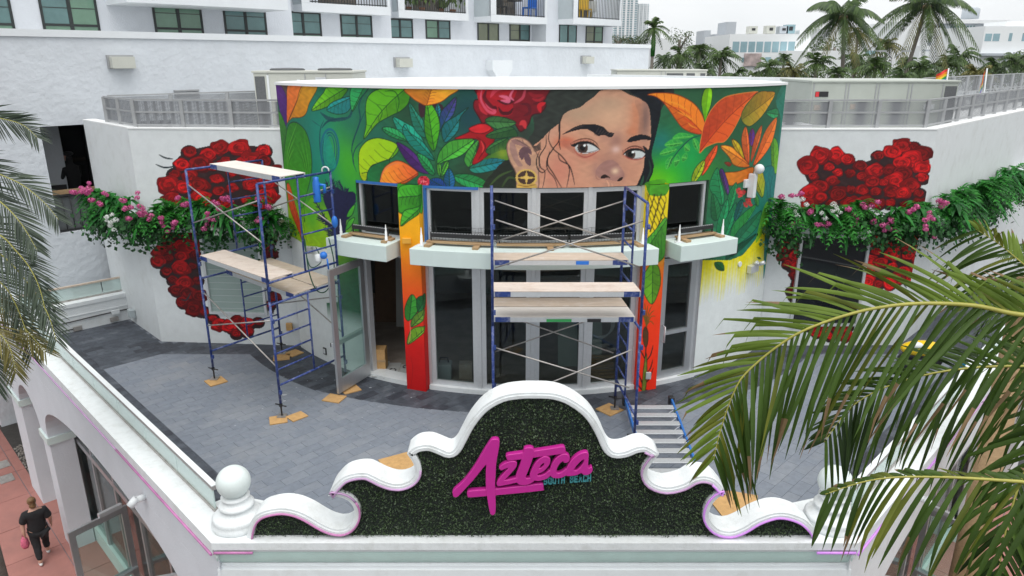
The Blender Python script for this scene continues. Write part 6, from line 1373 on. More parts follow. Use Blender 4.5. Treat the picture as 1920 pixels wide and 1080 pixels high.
a = on_y(1838,100,81.8); MB().box((a.x,81,a.z-.25),(x1,82.2,a.z)).build('string_course', M['far_grey_haze'], t); a = on_y(1888, 40, 84); MB().box((a.x,84,zt),(x1,88,a.z)).build('penthouse', M['far_white'], t)
# rooftop boxes and plants on the modern house
for k, (px, y0, y1, mm, lb) in enumerate(((1413,49,63,'hvac','grey box on the modern house roof, leftmost'),(1446,48,63,'hvac','grey box on the modern house roof, second'),(1470,49,63,'far_grey_haze','grey box on the modern house roof, third'),(1483,46,63,'far_glass','bluish box on the modern house roof, rightmost'))):
    a = on_y(px-7, y0, 80); b = on_y(px+7, y1, 80); o = thing('roof_box', lb, 'roof unit', ((a.x+b.x)/2,80.5,b.z), 0, 'boxes on the modern house roof'); MB().box((a.x,80,b.z),(b.x,81.2,a.z)).build('casing', M[mm], o); MB().box((a.x+.25,79.97,b.z+.3),(b.x-.25,80.1,a.z-.2)).build('opening', M['dark'], o)
# double-arm street lamp and rainbow flags
p = on_y(1668,150,46); q = on_y(1668,108,46); l = thing('street_lamp', 'grey street lamp with two arms among the palms', 'street lamp', (p.x,46,ST)); MB().tube([(p.x,46,ST),(p.x,46,q.z)], .09, 8).build('pole', M['fencep'], l)
for s_ in (-1, 1):
    MB().tube([(p.x,46,q.z-.1),(p.x+s_*.35,46,q.z+.25),(p.x+s_*.55,46,q.z+.35)], .04, 6).build('arm', M['fencep'], l); MB().cbox((p.x+s_*.75,46,q.z+.38),(.5,.22,.1)).build('lamp_head', M['fencep'], l)
RB6 = [(.6,.02,.02),(.75,.22,.01),(.75,.55,.02),(.02,.30,.05),(.02,.08,.45),(.18,.02,.28)]
for k, c in enumerate(RB6): M['rb%d' % k] = mat('flag_stripe_%s' % ('red','orange','yellow','green','blue','violet')[k], c, .7, .05)
for (px, yb, yt, wd, lb) in ((1776,155,128,.34,'rainbow flag spread on its pole above the rooftop unit'),(1848,176,128,.10,'rainbow flag hanging furled on its pole at the far right')):
    p = on_y(px, yb, 24); q = on_y(px+3, yt, 24); f = thing('rainbow_flag', lb, 'flag', (p.x,24,4.3), 0, 'rainbow flags'); MB().tube([(p.x,24,4.3),(q.x,24,q.z)], .022, 6).build('pole', M['white'], f)
    hh = .44
    for i in range(6):
        m = MB(); n = 6
        for j in range(n):
            u0, u1 = j/n, (j+1)/n; zt0 = q.z-.02-hh*i/6; f0 = lambda u, v: Vector((q.x-.02-wd*u, 24+.05*math.sin(u*6+v), zt0-(hh/6)*v-.16*u*(1.0 if wd > .2 else 3)))
            m.quad(f0(u0,0), f0(u1,0), f0(u1,1), f0(u0,1))
        m.build('stripe', M['rb%d' % i], f)
# ------------------------------------------------------------------ the moist air over the town
hz = MB().box((-1480,-290,ST-1.6),(1480,1700,140)).build('haze', None, None, kind='stuff')
hm = bpy.data.materials.new('haze_air'); hm.use_nodes = True; n = hm.node_tree.nodes; n.remove(n['Principled BSDF']); v = n.new('ShaderNodeVolumePrincipled'); v.inputs['Color'].default_value = (.93,.96,1,1); v.inputs['Density'].default_value = .00016; v.inputs['Anisotropy'].default_value = .2
hm.node_tree.links.new(v.outputs[0], n['Material Output'].inputs['Volume']); hz.data.materials.append(hm)
tag(hz, 'thin pale haze in the humid air over the far town', 'haze')
# ------------------------------------------------------------------ scaffold towers
def tower(label, cs, zA, zB, ztop, brace, lad_lo, lad_hi, seed, jack=.38, extra_top=None):
    A, B, C, D = [Vector((x, y, 0)) for x, y in cs]     # A,B near side; C behind A, D behind B
    T = thing('scaffold_tower', label, 'scaffold', tuple((A+B+C+D)/4), 0, 'blue scaffold towers'); U3 = Vector((0,0,1))
    def frame(p, q, z0, z1, bars, half, top_extra=0.0, rungs=4):
        f = MB(); f.tube([p+U3*z0, p+U3*(z1+top_extra)], .0225, 10); f.tube([q+U3*z0, q+U3*z1], .0225, 10); mid = p.lerp(q, .52)
        for z in bars: f.tube([p+U3*z, q+U3*z], .021, 8)
        f.tube([mid+U3*bars[0], mid+U3*bars[-1]], .018, 8)
        for pp in (p, q):
            for z in (z0+.22, z1-.35): f.cbox((pp.x+.03, pp.y-.02, z), (.04,.05,.07))
        fr = f.build('end_frame', M['blue'], T)
        a, b = (p, mid) if half == 'near' else (mid, q)
        for k in range(rungs):
            z = bars[0]+(bars[-1]-bars[0])*(k+1)/(rungs+1); MB().tube([a+U3*z, b+U3*z], .016, 6).build('rung', M['blue'], fr)
    for i, (p, q) in enumerate(((A, C), (B, D))):
        frame(p, q, jack-.1, zA+.06, (zA-1.5, zA), lad_lo[i]); frame(p, q, zA+.07, ztop, (zB, ztop), lad_hi[i], top_extra=(extra_top or (0,0))[i])
    for p in (A, B, C, D):
        j = MB(); j.tube([p+U3*.03, p+U3*(jack+.02)], .016, 8); j.tube([p+Vector((-.11,.05,.24)), p+Vector((.11,-.05,.24))], .013, 6); j.lathe((p.x,p.y,.215), [(.03,0),(.035,.02),(.03,.05)], 10); jk = j.build('screw_jack', M['black'], T)
        MB().cbox((p.x,p.y,.03), (.15,.15,.012)).build('base_plate', M['galv'], jk)
    for a, b in brace: MB().tube([a, b], .0125, 8).build('cross_brace', M['galv'], T)
    return T, A, B, C, D
yb = lambda px, py, Y0: on_y(px, py, Y0)
lc = [(-5.95,13.07),(-4.12,11.5),(-5.0,14.38),(-3.26,12.84)]
def onpost(c, z): return Vector((c[0], c[1], z))
br = [(onpost(lc[0],3.92),onpost(lc[1],3.20)),(onpost(lc[0],3.2),onpost(lc[1],3.92)),(onpost(lc[0],1.86),onpost(lc[1],.98)),(onpost(lc[0],1.16),onpost(lc[1],1.84)),
      (onpost(lc[2],3.92),onpost(lc[3],3.20)),(onpost(lc[2],3.2),onpost(lc[3],3.92)),(onpost(lc[2],1.86),onpost(lc[3],1.1)),(onpost(lc[2],1.16),onpost(lc[3],1.84))]
tower('blue scaffold tower at the left, standing before the painted roses window', lc, 2.12, 2.51, 4.19, br, ('far','near'), ('far','far'), 1)
rc = [(-.30,10.4),(2.0,10.4),(-.335,11.8),(1.88,11.8)]
Yf, Yk = 10.38, 11.82
br2 = [(yb(929.8,412,Yf),yb(1198,500,Yf)),(yb(928.7,502,Yf),yb(1206,414,Yf)),(yb(927.7,376,Yk),yb(1162,454,Yk)),(yb(928.7,453,Yk),yb(1172,376,Yk)),(yb(928.5,652,Yf),yb(1180,727,Yf)),(yb(928,760,Yf),yb(1184,656,Yf)),(yb(928,660,Yk),yb(1150,585,Yk)),(yb(930,585,Yk),yb(1150,662,Yk))]
tower('blue scaffold tower in the middle, standing before the glazed doors', rc, 2.10, 2.62, 4.09, br2, ('far','far'), ('far','far'), 2, extra_top=(.26, 0))
def plank(label, a0, a1, b0, b1, z, m='ply'):
    """deck from edge a0-a1 to edge b0-b1"""
    c = (Vector(a0)+Vector(a1)+Vector(b0)+Vector(b1))/4; t = thing('scaffold_plank', label, 'plank', (c.x,c.y,z), 0, 'scaffold deck planks')
    P = [Vector((p[0],p[1],0)) for p in (a0,b0,b1,a1)]; d = (P[1]-P[0]).normalized(); n = Vector((-d.y,d.x,0))
    if (P[3]-P[0]).dot(n) < 0: n = -n
    MB().prism([(p.x,p.y) for p in P], (0,0,z+.035), (1,0,0), (0,1,0), (0,0,1), .014).build('deck', M[m], t, fixn=True)
    for i, (p, q) in enumerate(((P[0],P[1]),(P[3],P[2]))):
        s_ = MB(); off = n*(.012 if i == 0 else -.012); s_.beam(p+off+Vector((0,0,z-.005)), q+off+Vector((0,0,z-.005)), .022, .078); s_.build('side_rail', M['alu_l'], t)
        for e, w_ in ((p, d), (q, -d)):
            h = MB(); h.beam(e+off+w_*.02+Vector((0,0,z)), e+off+w_*.26+Vector((0,0,z)), .026, .084); h.build('end_hook', M['blue'], t)
    return t
def lerp2(a, b, f): return (a[0]+(b[0]-a[0])*f, a[1]+(b[1]-a[1])*f)
def lplank(label, f0, f1, z, m='ply'):
    plank(label, lerp2(lc[0],lc[2],f0), lerp2(lc[0],lc[2],f1), lerp2(lc[1],lc[3],f0), lerp2(lc[1],lc[3],f1), z, m)
M['plyw'] = mat('whitened_plywood', (.66,.62,.58), .75, .08, 5, dirt=(.5,.44,.38), dscale=4, damt=.35, stretch=(.4,3,1)); M['plyp'] = mat('paint_spattered_plywood', (.60,.52,.46), .75, .10, 5, dirt=(.36,.22,.14), dscale=5, damt=.5, stretch=(.5,3,1))
lplank('whitened plank on the very top of the left scaffold tower', .30, .64, 4.20, 'plyw'); lplank('paint spattered plank at mid height of the left tower, uppermost of the three there', .03, .35, 2.52, 'plyp')
lplank('bare plywood plank on the lower deck of the left tower, toward the camera', .33, .65, 2.13); lplank('bare plywood plank on the lower deck of the left tower, toward the doors', .665, .98, 2.13)
def rplank(label, y0, y1, z, m): 
    fx = lambda Y, L: (rc[0][0]+(rc[2][0]-rc[0][0])*(Y-10.4)/1.4+.02) if L else (rc[1][0]+(rc[3][0]-rc[1][0])*(Y-10.4)/1.4-.01)
    plank(label, (fx(y0,1),y0), (fx(y1,1),y1), (fx(y0,0),y0), (fx(y1,0),y1), z, m)
rplank('topmost plank of the middle tower, against the mint canopy', 11.30, 11.76, 2.93, 'ply'); rplank('paint spattered plank of the middle tower, second from the top, nearest the camera', 10.46, 10.93, 2.66, 'plyp')
rplank('dull plank on the lowest deck of the middle tower, nearer the glass', 11.22, 11.68, 2.15, 'ply'); rplank('whitish plank with green paint on its edge, lowest deck of the middle tower', 10.72, 11.19, 2.15, 'plyw')
p0 = Vector((.72,10.715,2.145)); sp_ = MB(); sp_.box((.55,10.703,2.115),(.95,10.708,2.16)); 
gp = mat('green_paint_smear', (.03,.30,.08), .6); sp_.build('paint_smear', gp, bpy.data.objects['scaffold_plank.007'])
MB().box((1.2,10.703,2.11),(1.42,10.7075,2.165)).build('maker_plate', M['black'], bpy.data.objects['scaffold_plank.007']); MB().box((1.05,11.283,2.9),(1.26,11.288,2.96)).build('maker_plate', M['brightblue'], bpy.data.objects['scaffold_plank.004'])
# plywood pads under the jacks and elsewhere
def pad(label, px, py, sz, rz, m='plypad', z=0.0):
    p = on_z(px, py, 0); c, s_ = math.cos(rz), math.sin(rz); a, b = sz[0]/2, sz[1]/2
    tag(MB().prism([(-a,-b),(a,-b),(a,b),(-a,b)], p+Vector((0,0,.002+z)), (c,s_,0), (-s_,c,0), (0,0,1), .018).build('plywood_pad', M[m], None, fixn=True), label, 'plywood pad', 'plywood pads on the paving')
pad('square plywood pad under the left tower leg farthest left', 405, 716, (.34,.34), .75); pad('plywood pad under the nearest leg of the left tower', 522, 788, (.30,.30), .35); pad('plywood pad overlapping the one under the nearest leg', 557, 782, (.30,.26), .8, z=.001)
pad('plywood pad under the leg by the flat white wall', 528, 671, (.34,.3), .25); pad('second plywood pad by the flat white wall, to the right', 551, 663, (.3,.3), .9); pad('plywood pad under the open door leaf', 627, 748, (.36,.3), -.3); pad('plywood pad behind the open door leaf', 657, 731, (.34,.3), .6); pad('plywood pad under the back leg of the middle tower', 1143, 769, (.36,.36), .7)
pad('large plywood sheet half hidden behind the left shoulder of the sign', 752, 872, (.55,.6), .5); pad('tan plywood scrap half hidden behind the right scroll of the sign', 1372, 950, (.5,.6), .2, z=.001); pad('second tan scrap behind the right scroll of the sign', 1390, 940, (.45,.4), -.3)
for lb_, (x, y) in (('plywood pad under the front right leg of the middle tower, behind the sign', rc[1]), ('plywood pad under the front left leg of the middle tower, behind the sign', rc[0])):
    q = proj((x, y, 0)); pad(lb_, q[0], q[1], (.34,.34), .4)
# flat stepladder on the paving
T = thing('stepladder', 'aluminium stepladder with blue side rails lying flat beside the middle tower', 'ladder', (2.46,10.6,0))
xl0, xl1, xr0, xr1, yt, ybm = 2.06, 2.02, 2.90, 2.80, 11.75, 9.0
MB().beam((xl0,yt,.20),(xl1,ybm,.16),.035,.10).build('side_rail', M['blue2'], T, bev=.005); MB().beam((xr0,yt,.20),(xr1,ybm,.16),.035,.10).build('side_rail', M['blue2'], T, bev=.005)
for k in range(9):
    y = 11.50-k*.29; f = (yt-y)/(yt-ybm); x0, x1 = xl0+(xl1-xl0)*f+.02, xr0+(xr1-xr0)*f-.02; z = .235-.04*f
    MB().box((x0,y-.115,z-.02),(x1,y+.02,z)).build('tread', M['alu_l'], T, bev=.004); 
    gm = MB()
    for g_ in range(4): gm.box((x0+.01,y-.10+g_*.03,z),(x1-.01,y-.092+g_*.03,z+.004))
    gm.build('tread_ribs', M['alu'], T, kind='stuff')
    MB().beam((x1,y-.1,z-.03),(x1-.12,y-.19,z-.06),.012,.012).build('tread_brace', M['alu_l'], T)
for x in (xl0, xr0): MB().box((x-.05,yt-.03,.10),(x+.05,yt+.09,.27)).build('rubber_foot', M['black'], T, bev=.012)
# ------------------------------------------------------------------ fittings on the canopies and walls
def washer(label, t0, t1, r, z, n):
    c = cyl((t0+t1)/2, r, z); T = thing('linear_floodlight', label, 'floodlight', tuple(c), 0, 'linear floodlights on the canopies')
    for k in range(n):
        a = cyl(t0+(t1-t0)*(k+.02)/n, r, z+.10); b = cyl(t0+(t1-t0)*(k+.98)/n, r, z+.10); MB().beam(a, b, .075, .07).build('housing', M['black'], T, bev=.006)
        d = (b-a).normalized(); q = Vector((d.y,-d.x,0))
        if q.y > 0: q = -q
        l = MB(); m_ = max(4, int((b-a).length/.05))
        for i in range(m_): l.cbox(a.lerp(b,(i+.5)/m_)+Vector((0,0,.037)), (.028,.028,.008), None)
        l.build('lens_row', M['alu_l'], T, kind='stuff')
        for e in (a, b): MB().beam(e-Vector((0,0,.1)), e+Vector((0,0,.05)), .05, .02, (1,0,0)).build('bracket', M['black'], T)
    return T
ZK = ZC+.302
for lb_, t0, t1, n in (('black linear floodlight on timber blocks on the left canopy',R(-30.6),R(-23.4),1),('long black linear floodlights in a row on the middle canopy',R(-16.2),R(16.2),3),('black linear floodlight on timber blocks on the right canopy',R(23.6),R(30.8),1)): washer(lb_, t0, t1, RF+.12, ZK+.075, n)
def batten(label, t0, t1, r0, r1, z, h):
    m = MB(); arcbox(m, t0, t1, r0, r1, z, z+h, 4); tag(m.build('timber_batten', M['wood'], None, fixn=True), label, 'timber', 'timbers under the floodlights')
batten('timber board under the left canopy floodlight', R(-30.8), R(-23.2), RF+.06, RF+.2, ZK+.042, .03); batten('timber board under the right canopy floodlight', R(23.4), R(31), RF+.06, RF+.2, ZK+.042, .03)
for k in range(3): batten(('leftmost','middle','rightmost')[k]+' timber board under the long floodlights of the middle canopy', R(-16.6+11*k), R(-6.2+11*k), RF+.05, RF+.2, ZK+.042, .03)
for nm, ts in (('left', (-31.2,-23.6)), ('middle', (-16.4,-9,2,15.6)), ('right', (23.8,30.6))):
    for i, a in enumerate(ts): batten(f'short timber block on the {nm} canopy, {("leftmost","second","third","rightmost")[i] if len(ts) > 2 else ("left one","right one")[i]}', R(a), R(a+.9), RF+.04, RF+.36, ZK, .04)
def spike(label, t, r):
    p = cyl(t, r, ZK); T = thing('white_spike', label, 'spike', tuple(p), 0, 'white spikes on the canopies'); MB().lathe(p, [(.001,.0),(.05,.0),(.05,.02),(.028,.03),(.026,.1),(.022,.1),(.02,.2),(.016,.2),(.006,.33),(.001,.33)], 10).build('cone', M['white'], T); MB().cbox((p.x,p.y,p.z+.006),(.14,.1,.012)).build('foot', M['white'], T)
for t, lb_ in ((-31.8,'white tapered spike at the left end of the left canopy'),(-23.0,'white tapered spike at the right end of the left canopy'),(-17.0,'white tapered spike at the left end of the middle canopy'),(16.6,'white bent spike at the right end of the middle canopy'),(22.9,'white tapered spike at the left end of the right canopy'),(31.6,'white tapered spike at the right end of the right canopy')): spike(lb_, R(t), RF+.28)
T = thing('wire_mesh', 'thin green wire mesh standing loose on the middle canopy', 'wire mesh', tuple(cyl(0,RF+.05,ZK)))
m = MB()
for k in range(64): t = R(-16.5+33*k/63); m.tube([cyl(t,RF+.02,ZK), cyl(t+R(.1*math.sin(k)),RF+.03,ZK+.30+.03*math.sin(k*1.7))], .0028, 3, False)
for z in (.08,.16,.24,.31): m.tube([cyl(R(-16.5+33*k/30),RF+.025,ZK+z+.012*math.sin(k*2.1+z*9)) for k in range(31)], .0028, 3, False)
m.build('wires', M['wframe'], T, kind='stuff')
# dome camera on its bracket, twin emergency light, bell, clamp light, outlets
def wallpt(px, py, off=0.0): 
    s_, z = cyl_uv(px, py); return cyl(s_/RF, RF+off, z), s_/RF
p, th = wallpt(1402, 345); nrm = Vector((math.sin(th), -math.cos(th), 0)); T = thing('security_camera', 'white dome camera on a tall white wall bracket over the painted leaves', 'camera', tuple(p))
MB().cbox((0,0,0),(.10,.14,.46), Matrix.Translation(p+nrm*.10+Vector((.0,0,-.02))) @ Matrix.Rotation(th,4,'Z')).build('bracket', M['white'], T, bev=.01); MB().cbox((0,0,0),(.14,.1,.16), Matrix.Translation(p+nrm*.04+Vector((-.09,-.02,.02))) @ Matrix.Rotation(th,4,'Z')).build('junction_box', M['white'], T, bev=.01); MB().tube([p+nrm*.12+Vector((0,0,.2)), p+nrm*.14+Vector((.03,0,.30))], .03, 8).build('arm', M['white'], T); MB().ball(p+nrm*.16+Vector((.05,0,.31)), .095, 16, 10).build('dome', M['white'], T)
p, th = wallpt(1407, 502); T = thing('twin_floodlight', 'grey twin emergency light on the dripping yellow paint', 'wall light', tuple(p)); nrm = Vector((math.sin(th), -math.cos(th), 0)); mt = Matrix.Translation(p+nrm*.06) @ Matrix.Rotation(th,4,'Z')
MB().cbox((0,0,0),(.32,.11,.16), mt).build('case', M['alu_l'], T, bev=.012)
for s_ in (-1,1): MB().tube([p+nrm*.09+Vector((.05*s_+.04,0,.10)), p+nrm*.17+Vector((.07*s_+.05,0,.15))], .042, 10).build('lamp_head', M['alu_l'], T)
p, th = wallpt(1386, 495); tag(MB().tube([p, p+Vector((math.sin(th),-math.cos(th),0))*.03], .055, 14).build('wall_bell', M['white'], None), 'small round white disc left of the twin emergency light', 'bell')
p, th = wallpt(1375, 468); tag(MB().cbox((0,0,0),(.13,.06,.18), Matrix.Translation(p+Vector((math.sin(th),-math.cos(th),0))*.03) @ Matrix.Rotation(th,4,'Z')).build('black_junction_box', M['black'], None, bev=.01), 'black box on the dark painted leaf by the right canopy', 'junction box')
for px, py, lb_ in ((610,658,'black rimmed outlet on the white curved wall by the open door'),):
    p, th = wallpt(px, py); mt = Matrix.Translation(p+Vector((math.sin(th),-math.cos(th),0))*.012) @ Matrix.Rotation(th,4,'Z'); T = thing('outlet', lb_, 'outlet', tuple(p)); MB().cbox((0,0,0),(.10,.02,.15), mt).build('cover', M['black'], T); MB().cbox((0,-.012,0),(.06,.012,.10), mt).build('face', M['white'], T)
p = on_y(543,612,14.84); tag(MB().cbox((p.x,14.82,p.z),(.13,.07,.17)).build('wall_outlet', M['plypad'], None, bev=.008), 'tan outlet box on the flat white wall under the left scaffold', 'outlet box')
p = on_y(548,458,14.82); tag(MB().cbox((p.x,14.80,p.z),(.18,.09,.16)).build('wall_outlet', M['fencep'], None, bev=.008), 'grey box where the flat wall meets the round wall, by the garland', 'outlet box')
p = on_y(580,467,14.1); tag(MB().cbox((p.x+.02,14.02,p.z),(.12,.1,.14)).build('wall_outlet', M['fencep'], None, bev=.008), 'grey box at the lime paint edge beside the left tower', 'outlet box')
p = on_y(1214,712,12.2); q = cyl((B4+B5)/2, RF+.17, .32); tag(MB().cbox(tuple(q),(.10,.05,.14)).build('wall_outlet', M['alu_l'], None, bev=.006), 'grey outlet cover on the orange pillar', 'outlet box')
q = cyl((B2+B3)/2-.008, RF+.17, 2.98); tag(MB().cbox(tuple(q),(.16,.06,.10)).build('wall_outlet', mat('amber_painted_box', (.72,.36,.04), .6), None, bev=.006), 'painted over box on the amber pillar', 'outlet box')
# paint hoses, tape and clamp lights on the left tower
Bp = Vector(lc[3]).to_3d() if len(lc[3]) == 3 else Vector((lc[3][0], lc[3][1], 0)); Bf = Vector((lc[1][0], lc[1][1], 0))
def onbar(f, z): v = Bf.lerp(Bp, f); return Vector((v.x, v.y, z))
T = thing('spray_bottle', 'bright blue bottle hanging from the top bar of the left tower', 'bottle', tuple(onbar(.78,3.9))); c = onbar(.78,3.70); MB().lathe(c, [(.001,0),(.06,0),(.065,.02),(.065,.34),(.05,.38),(.05,.44),(.001,.45)], 14).build('body', M['brightblue'], T); MB().tube([c+Vector((.05,0,.3)), c+Vector((.14,0,.3)), c+Vector((.14,0,.16))], .03, 8).build('spout', M['brightblue'], T)
c = onbar(.93,4.23); tag(MB().tube([c+Vector((.06*math.cos(a),0,.06*math.sin(a))) for a in np.linspace(-.3,3.6,12)], .014, 8).build('white_hose_loop', M['white'], None), 'short white hose looped over the top corner of the left tower', 'hose')
c = onbar(1.0,3.28); tag(MB().ball(c+Vector((.02,-.03,0)), .06, 10, 8, 1, 1, 1.9).build('blue_rag', M['brightblue'], None), 'blue rag tied to the back post of the left tower', 'rag')
T = thing('paint_gun', 'white and blue spray gun hanging by its hose on the left tower', 'spray gun', tuple(onbar(.75,2.6))); c = onbar(.72,2.62); MB().lathe(c, [(.001,0),(.055,0),(.06,.03),(.06,.14),(.001,.15)], 12).build('cup', M['white'], T); MB().ball(c+Vector((.1,0,.12)), .07, 12, 8).build('head', M['brightblue'], T); MB().tube([c+Vector((.16,0,.06)), c+Vector((.17,0,-.14))], .016, 6).build('grip', M['brightblue'], T)
def hose(label, pts, r, m): tag(MB().tube(smooth_poly(pts, 8, False), r, 6).build('paint_hose', m, None), label, 'hose', 'hoses on the left tower')
hg_ = mat('dark_green_hose', (.02,.09,.05), .5)
hose('dark green hose drooping under the spray gun', [tuple(onbar(.55,3.1)), tuple(onbar(.57,2.5)), tuple(onbar(.66,2.1)), tuple(onbar(.82,2.05)), tuple(onbar(.95,2.45)), tuple(onbar(.9,3.0))], .011, hg_); hose('thin green hose looping left of the spray gun', [tuple(onbar(.52,3.4)), tuple(onbar(.56,2.75)), tuple(onbar(.62,2.55)), tuple(onbar(.76,2.62)), tuple(onbar(.70,2.9))], .009, hg_)
# ------------------------------------------------------------------ goods inside the dim room
def lean(label, name, x0, x1, y, h, mm, tilt=.25, z=.06):
    m = MB(); m.prism([(x0,0),(x1,0),(x1,h),(x0,h)], (0,y,z), (1,0,0), (0,tilt,math.sqrt(1-tilt*tilt)), (0,1,0), .03); tag(m.build(name, M[mm], None, fixn=True), label, 'board', 'boards leaning inside')
M['brownboard'] = mat('brown_board', (.14,.08,.045), .7, .15, 4); M['paleboard'] = mat('pale_board', (.42,.43,.42), .7, .06, 4); M['greenboard'] = mat('greenish_drywall', (.30,.36,.33), .8, .06, 4)
lean('tall brown board leaning inside the open door', 'leaning_board', -3.3, -2.35, 16.2, 2.1, 'brownboard'); lean('pale board leaning in front of the brown board', 'leaning_board', -2.75, -2.1, 15.9, 1.7, 'paleboard')
lean('greenish drywall sheet leaning behind the middle doors, left one', 'leaning_board', .95, 1.35, 13.6, 1.35, 'greenboard', .3); lean('greenish drywall sheet leaning behind the middle doors, right one', 'leaning_board', 1.52, 1.85, 13.5, 1.45, 'greenboard', .28)
T = thing('cardboard_box', 'brown cardboard box just inside the open door', 'box', (-2.72,13.55,.05)); MB().box((-2.86,13.4,.05),(-2.58,13.68,.5)).build('carton', M['plypad'], T, bev=.005); MB().box((-2.87,13.39,.24),(-2.57,13.4,.29)).build('tape', M['wood'], T)
T = thing('toolbox', 'grey toolbox behind the left pane of the middle doors', 'toolbox', (-1.35,13.1,.05)); MB().box((-1.5,12.95,.05),(-1.2,13.2,.38)).build('case', M['grey_side'], T, bev=.02); MB().tube([(-1.44,13.07,.38),(-1.42,13.07,.48),(-1.28,13.07,.48),(-1.26,13.07,.38)], .015, 6).build('handle', M['black'], T)
T = thing('small_carton', 'small pale carton with a cable behind the left pane of the middle doors', 'box', (-.95,13.1,.05)); MB().box((-1.05,13.0,.05),(-.8,13.2,.36)).build('carton', M['ply'], T)
for k in range(7): tag(MB().box((1.5+rr.uniform(-.05,.05),13.0+k*.07,.06+k*.045),(2.05,13.06+k*.07,.1+k*.045)).build('timber_strip', M['wood'], None), ('lowest and nearest yellowish','second lowest','third lowest','middle','third highest','second highest','topmost and farthest yellowish')[k]+' timber strip stacked behind the rightmost middle door', 'timber', 'timber strips stacked indoors')
m = MB()
for k in range(9): m.tube([(1.72+(.21+.01*k)*math.cos(a)+.01*math.sin(k*3), 13.0+.012*k, 1.2+(.28+.012*math.sin(k*2))*math.sin(a)) for a in np.linspace(0,6.283,24)], .006, 4, False)
tag(m.build('cable_coil', M['alu_l'], None), 'coil of pale cable hanging behind the rightmost middle door', 'cable')
# patterned tiles inside the doorway
T = thing('patterned_mat', 'black and white patterned tiles inside the open doorway', 'floor tiles', (-2.2,13.35,.055)); 
for i in range(4):
    for j in range(3):
        c = Vector((-2.7+i*.26, 13.22+j*.26-.08*i, .056)); MB().cbox(tuple(c),(.25,.25,.006)).build('tile', M['paleboard'], T)
        for a in range(4): MB().tube([c+Vector((.07*math.cos(a*1.57+.78+q), .07*math.sin(a*1.57+.78+q), .004)) for q in np.linspace(-.6,.6,5)], .014, 4).build('scroll', M['black'], T) if (i+j) % 2 == 0 else None
# yellow kayak-like float and blue board glimpsed on the right terrace through the fronds
T = thing('yellow_scooter', 'bright yellow and white vehicle nose glimpsed through the palm fronds', 'scooter', tuple(on_z(1722,690,0)))
c = on_z(1722, 688, 0); MB().ball(c+Vector((0,0,.42)), .26, 20, 12, 1.7, .8, .62).build('body', mat('bright_yellow_plastic', (.75,.50,.01), .3), T); MB().ball(c+Vector((-.18,-.1,.52)), .11, 14, 8, 1.2, .8, .7).build('headlight', M['white'], T); MB().ball(c+Vector((0,.03,.28)), .24, 16, 8, 1.6, .8, .45).build('bumper', M['black'], T)
for s_ in (-1,1): MB().tube([c+Vector((s_*.3,-.05,.16)), c+Vector((s_*.3,.05,.16))], .16, 16).build('wheel', M['black'], T)
q = on_z(1815, 700, 0); T = thing('blue_cooler', 'small bright blue box glimpsed through the right palm fronds', 'box', tuple(q)); MB().box((q.x-.15,q.y-.12,0),(q.x+.15,q.y+.12,.3)).build('body', mat('sky_blue_plastic', (.03,.33,.62), .4), T, bev=.02); MB().box((q.x-.16,q.y-.13,.3),(q.x+.16,q.y+.13,.36)).build('lid', M['white'], T, bev=.02)
# pole at the lower left edge
pc_ = at_d(-52, 1000, 5.2); T = thing('mint_post', 'pale mint round post cut by the lower left edge of the frame', 'post', (pc_.x,pc_.y,ST)); MB().lathe((pc_.x,pc_.y,ST), [(.001,0),(.36,0),(.36,.3),(.26,.42),(.255,4.2),(.22,5.0),(.001,5.02)], 28).build('shaft', M['mint'], T)
q = on_pl(1898, 288, -1, 1, 6.63); nr = Vector((S2,-S2,0)); T = thing('wall_camera', 'small white bullet camera high on the right white wall', 'camera', tuple(q)); MB().tube([q, q+nr*.08], .06, 10).build('base', M['white'], T); MB().tube([q+nr*.1+Vector((-.05,-.03,.03)), q+nr*.14+Vector((-.2,-.1,-.06))], .055, 12).build('barrel', M['white'], T)
# ------------------------------------------------------------------ palms and trees
def crown_geo(mb, c, Rr, n, seed, nl=11, droop=.75, up=1.25, lw=.05, lean=0.0):
    rr = random.Random(seed); c = Vector(c)
    for k in range(n):
        a = 6.283*k/n+rr.uniform(-.25,.25); e = rr.uniform(-.5, up); L = Rr*rr.uniform(.8, 1.08)
        h = Vector((math.cos(a), math.sin(a), 0)); d = h*math.cos(e)+Vector((0,0,math.sin(e))); pts = []
        for i in range(nl+1):
            q = i/nl; pts.append(c+d*L*q+Vector((0,0,-droop*L*q*q*(.55+.45*math.cos(e)))))
        s_ = Vector((-h.y, h.x, 0))
        for i in range(1, nl+1):
            T = (pts[i]-pts[i-1]).normalized(); q = i/nl; ll = L*.30*(math.sin(math.pi*min(q*.85+.12,1))**.7)
            for sg in (-1, 1):
                tip = pts[i]+(T*.55+s_*sg*.75+Vector((0,0,-.45-.3*rr.random())))*ll; w_ = T*lw*Rr
                mb.add([pts[i]-w_, pts[i]+w_*.6, tip], [(0,1,2)])
        mb.tube(pts[::3]+[pts[-1]], [Rr*.012]*len(pts[::3])+[Rr*.004], 3, False)
def far_palm(name, label, px, py, rpx, Y0, m='palmf', n=17, seed=0, grp='palms beyond the roofs', zt=None, **kw):
    p = on_y(px, py, Y0); dep = Y0*cp-(p.z-CAM_H)*sp; Rr = rpx/FPX*dep*1.15; t = thing(name, label, 'palm tree', (p.x,Y0,ST), 0, grp)
    b = MB(); crown_geo(b, p, Rr, n, seed+7, **kw); b.build('crown', M[m], t)
    MB().tube([(p.x+.1,Y0,ST),(p.x,Y0,(ST+p.z)/2),(p.x,Y0,p.z)], [.17,.14,.11], 7).build('trunk', M['bark'], t); return t
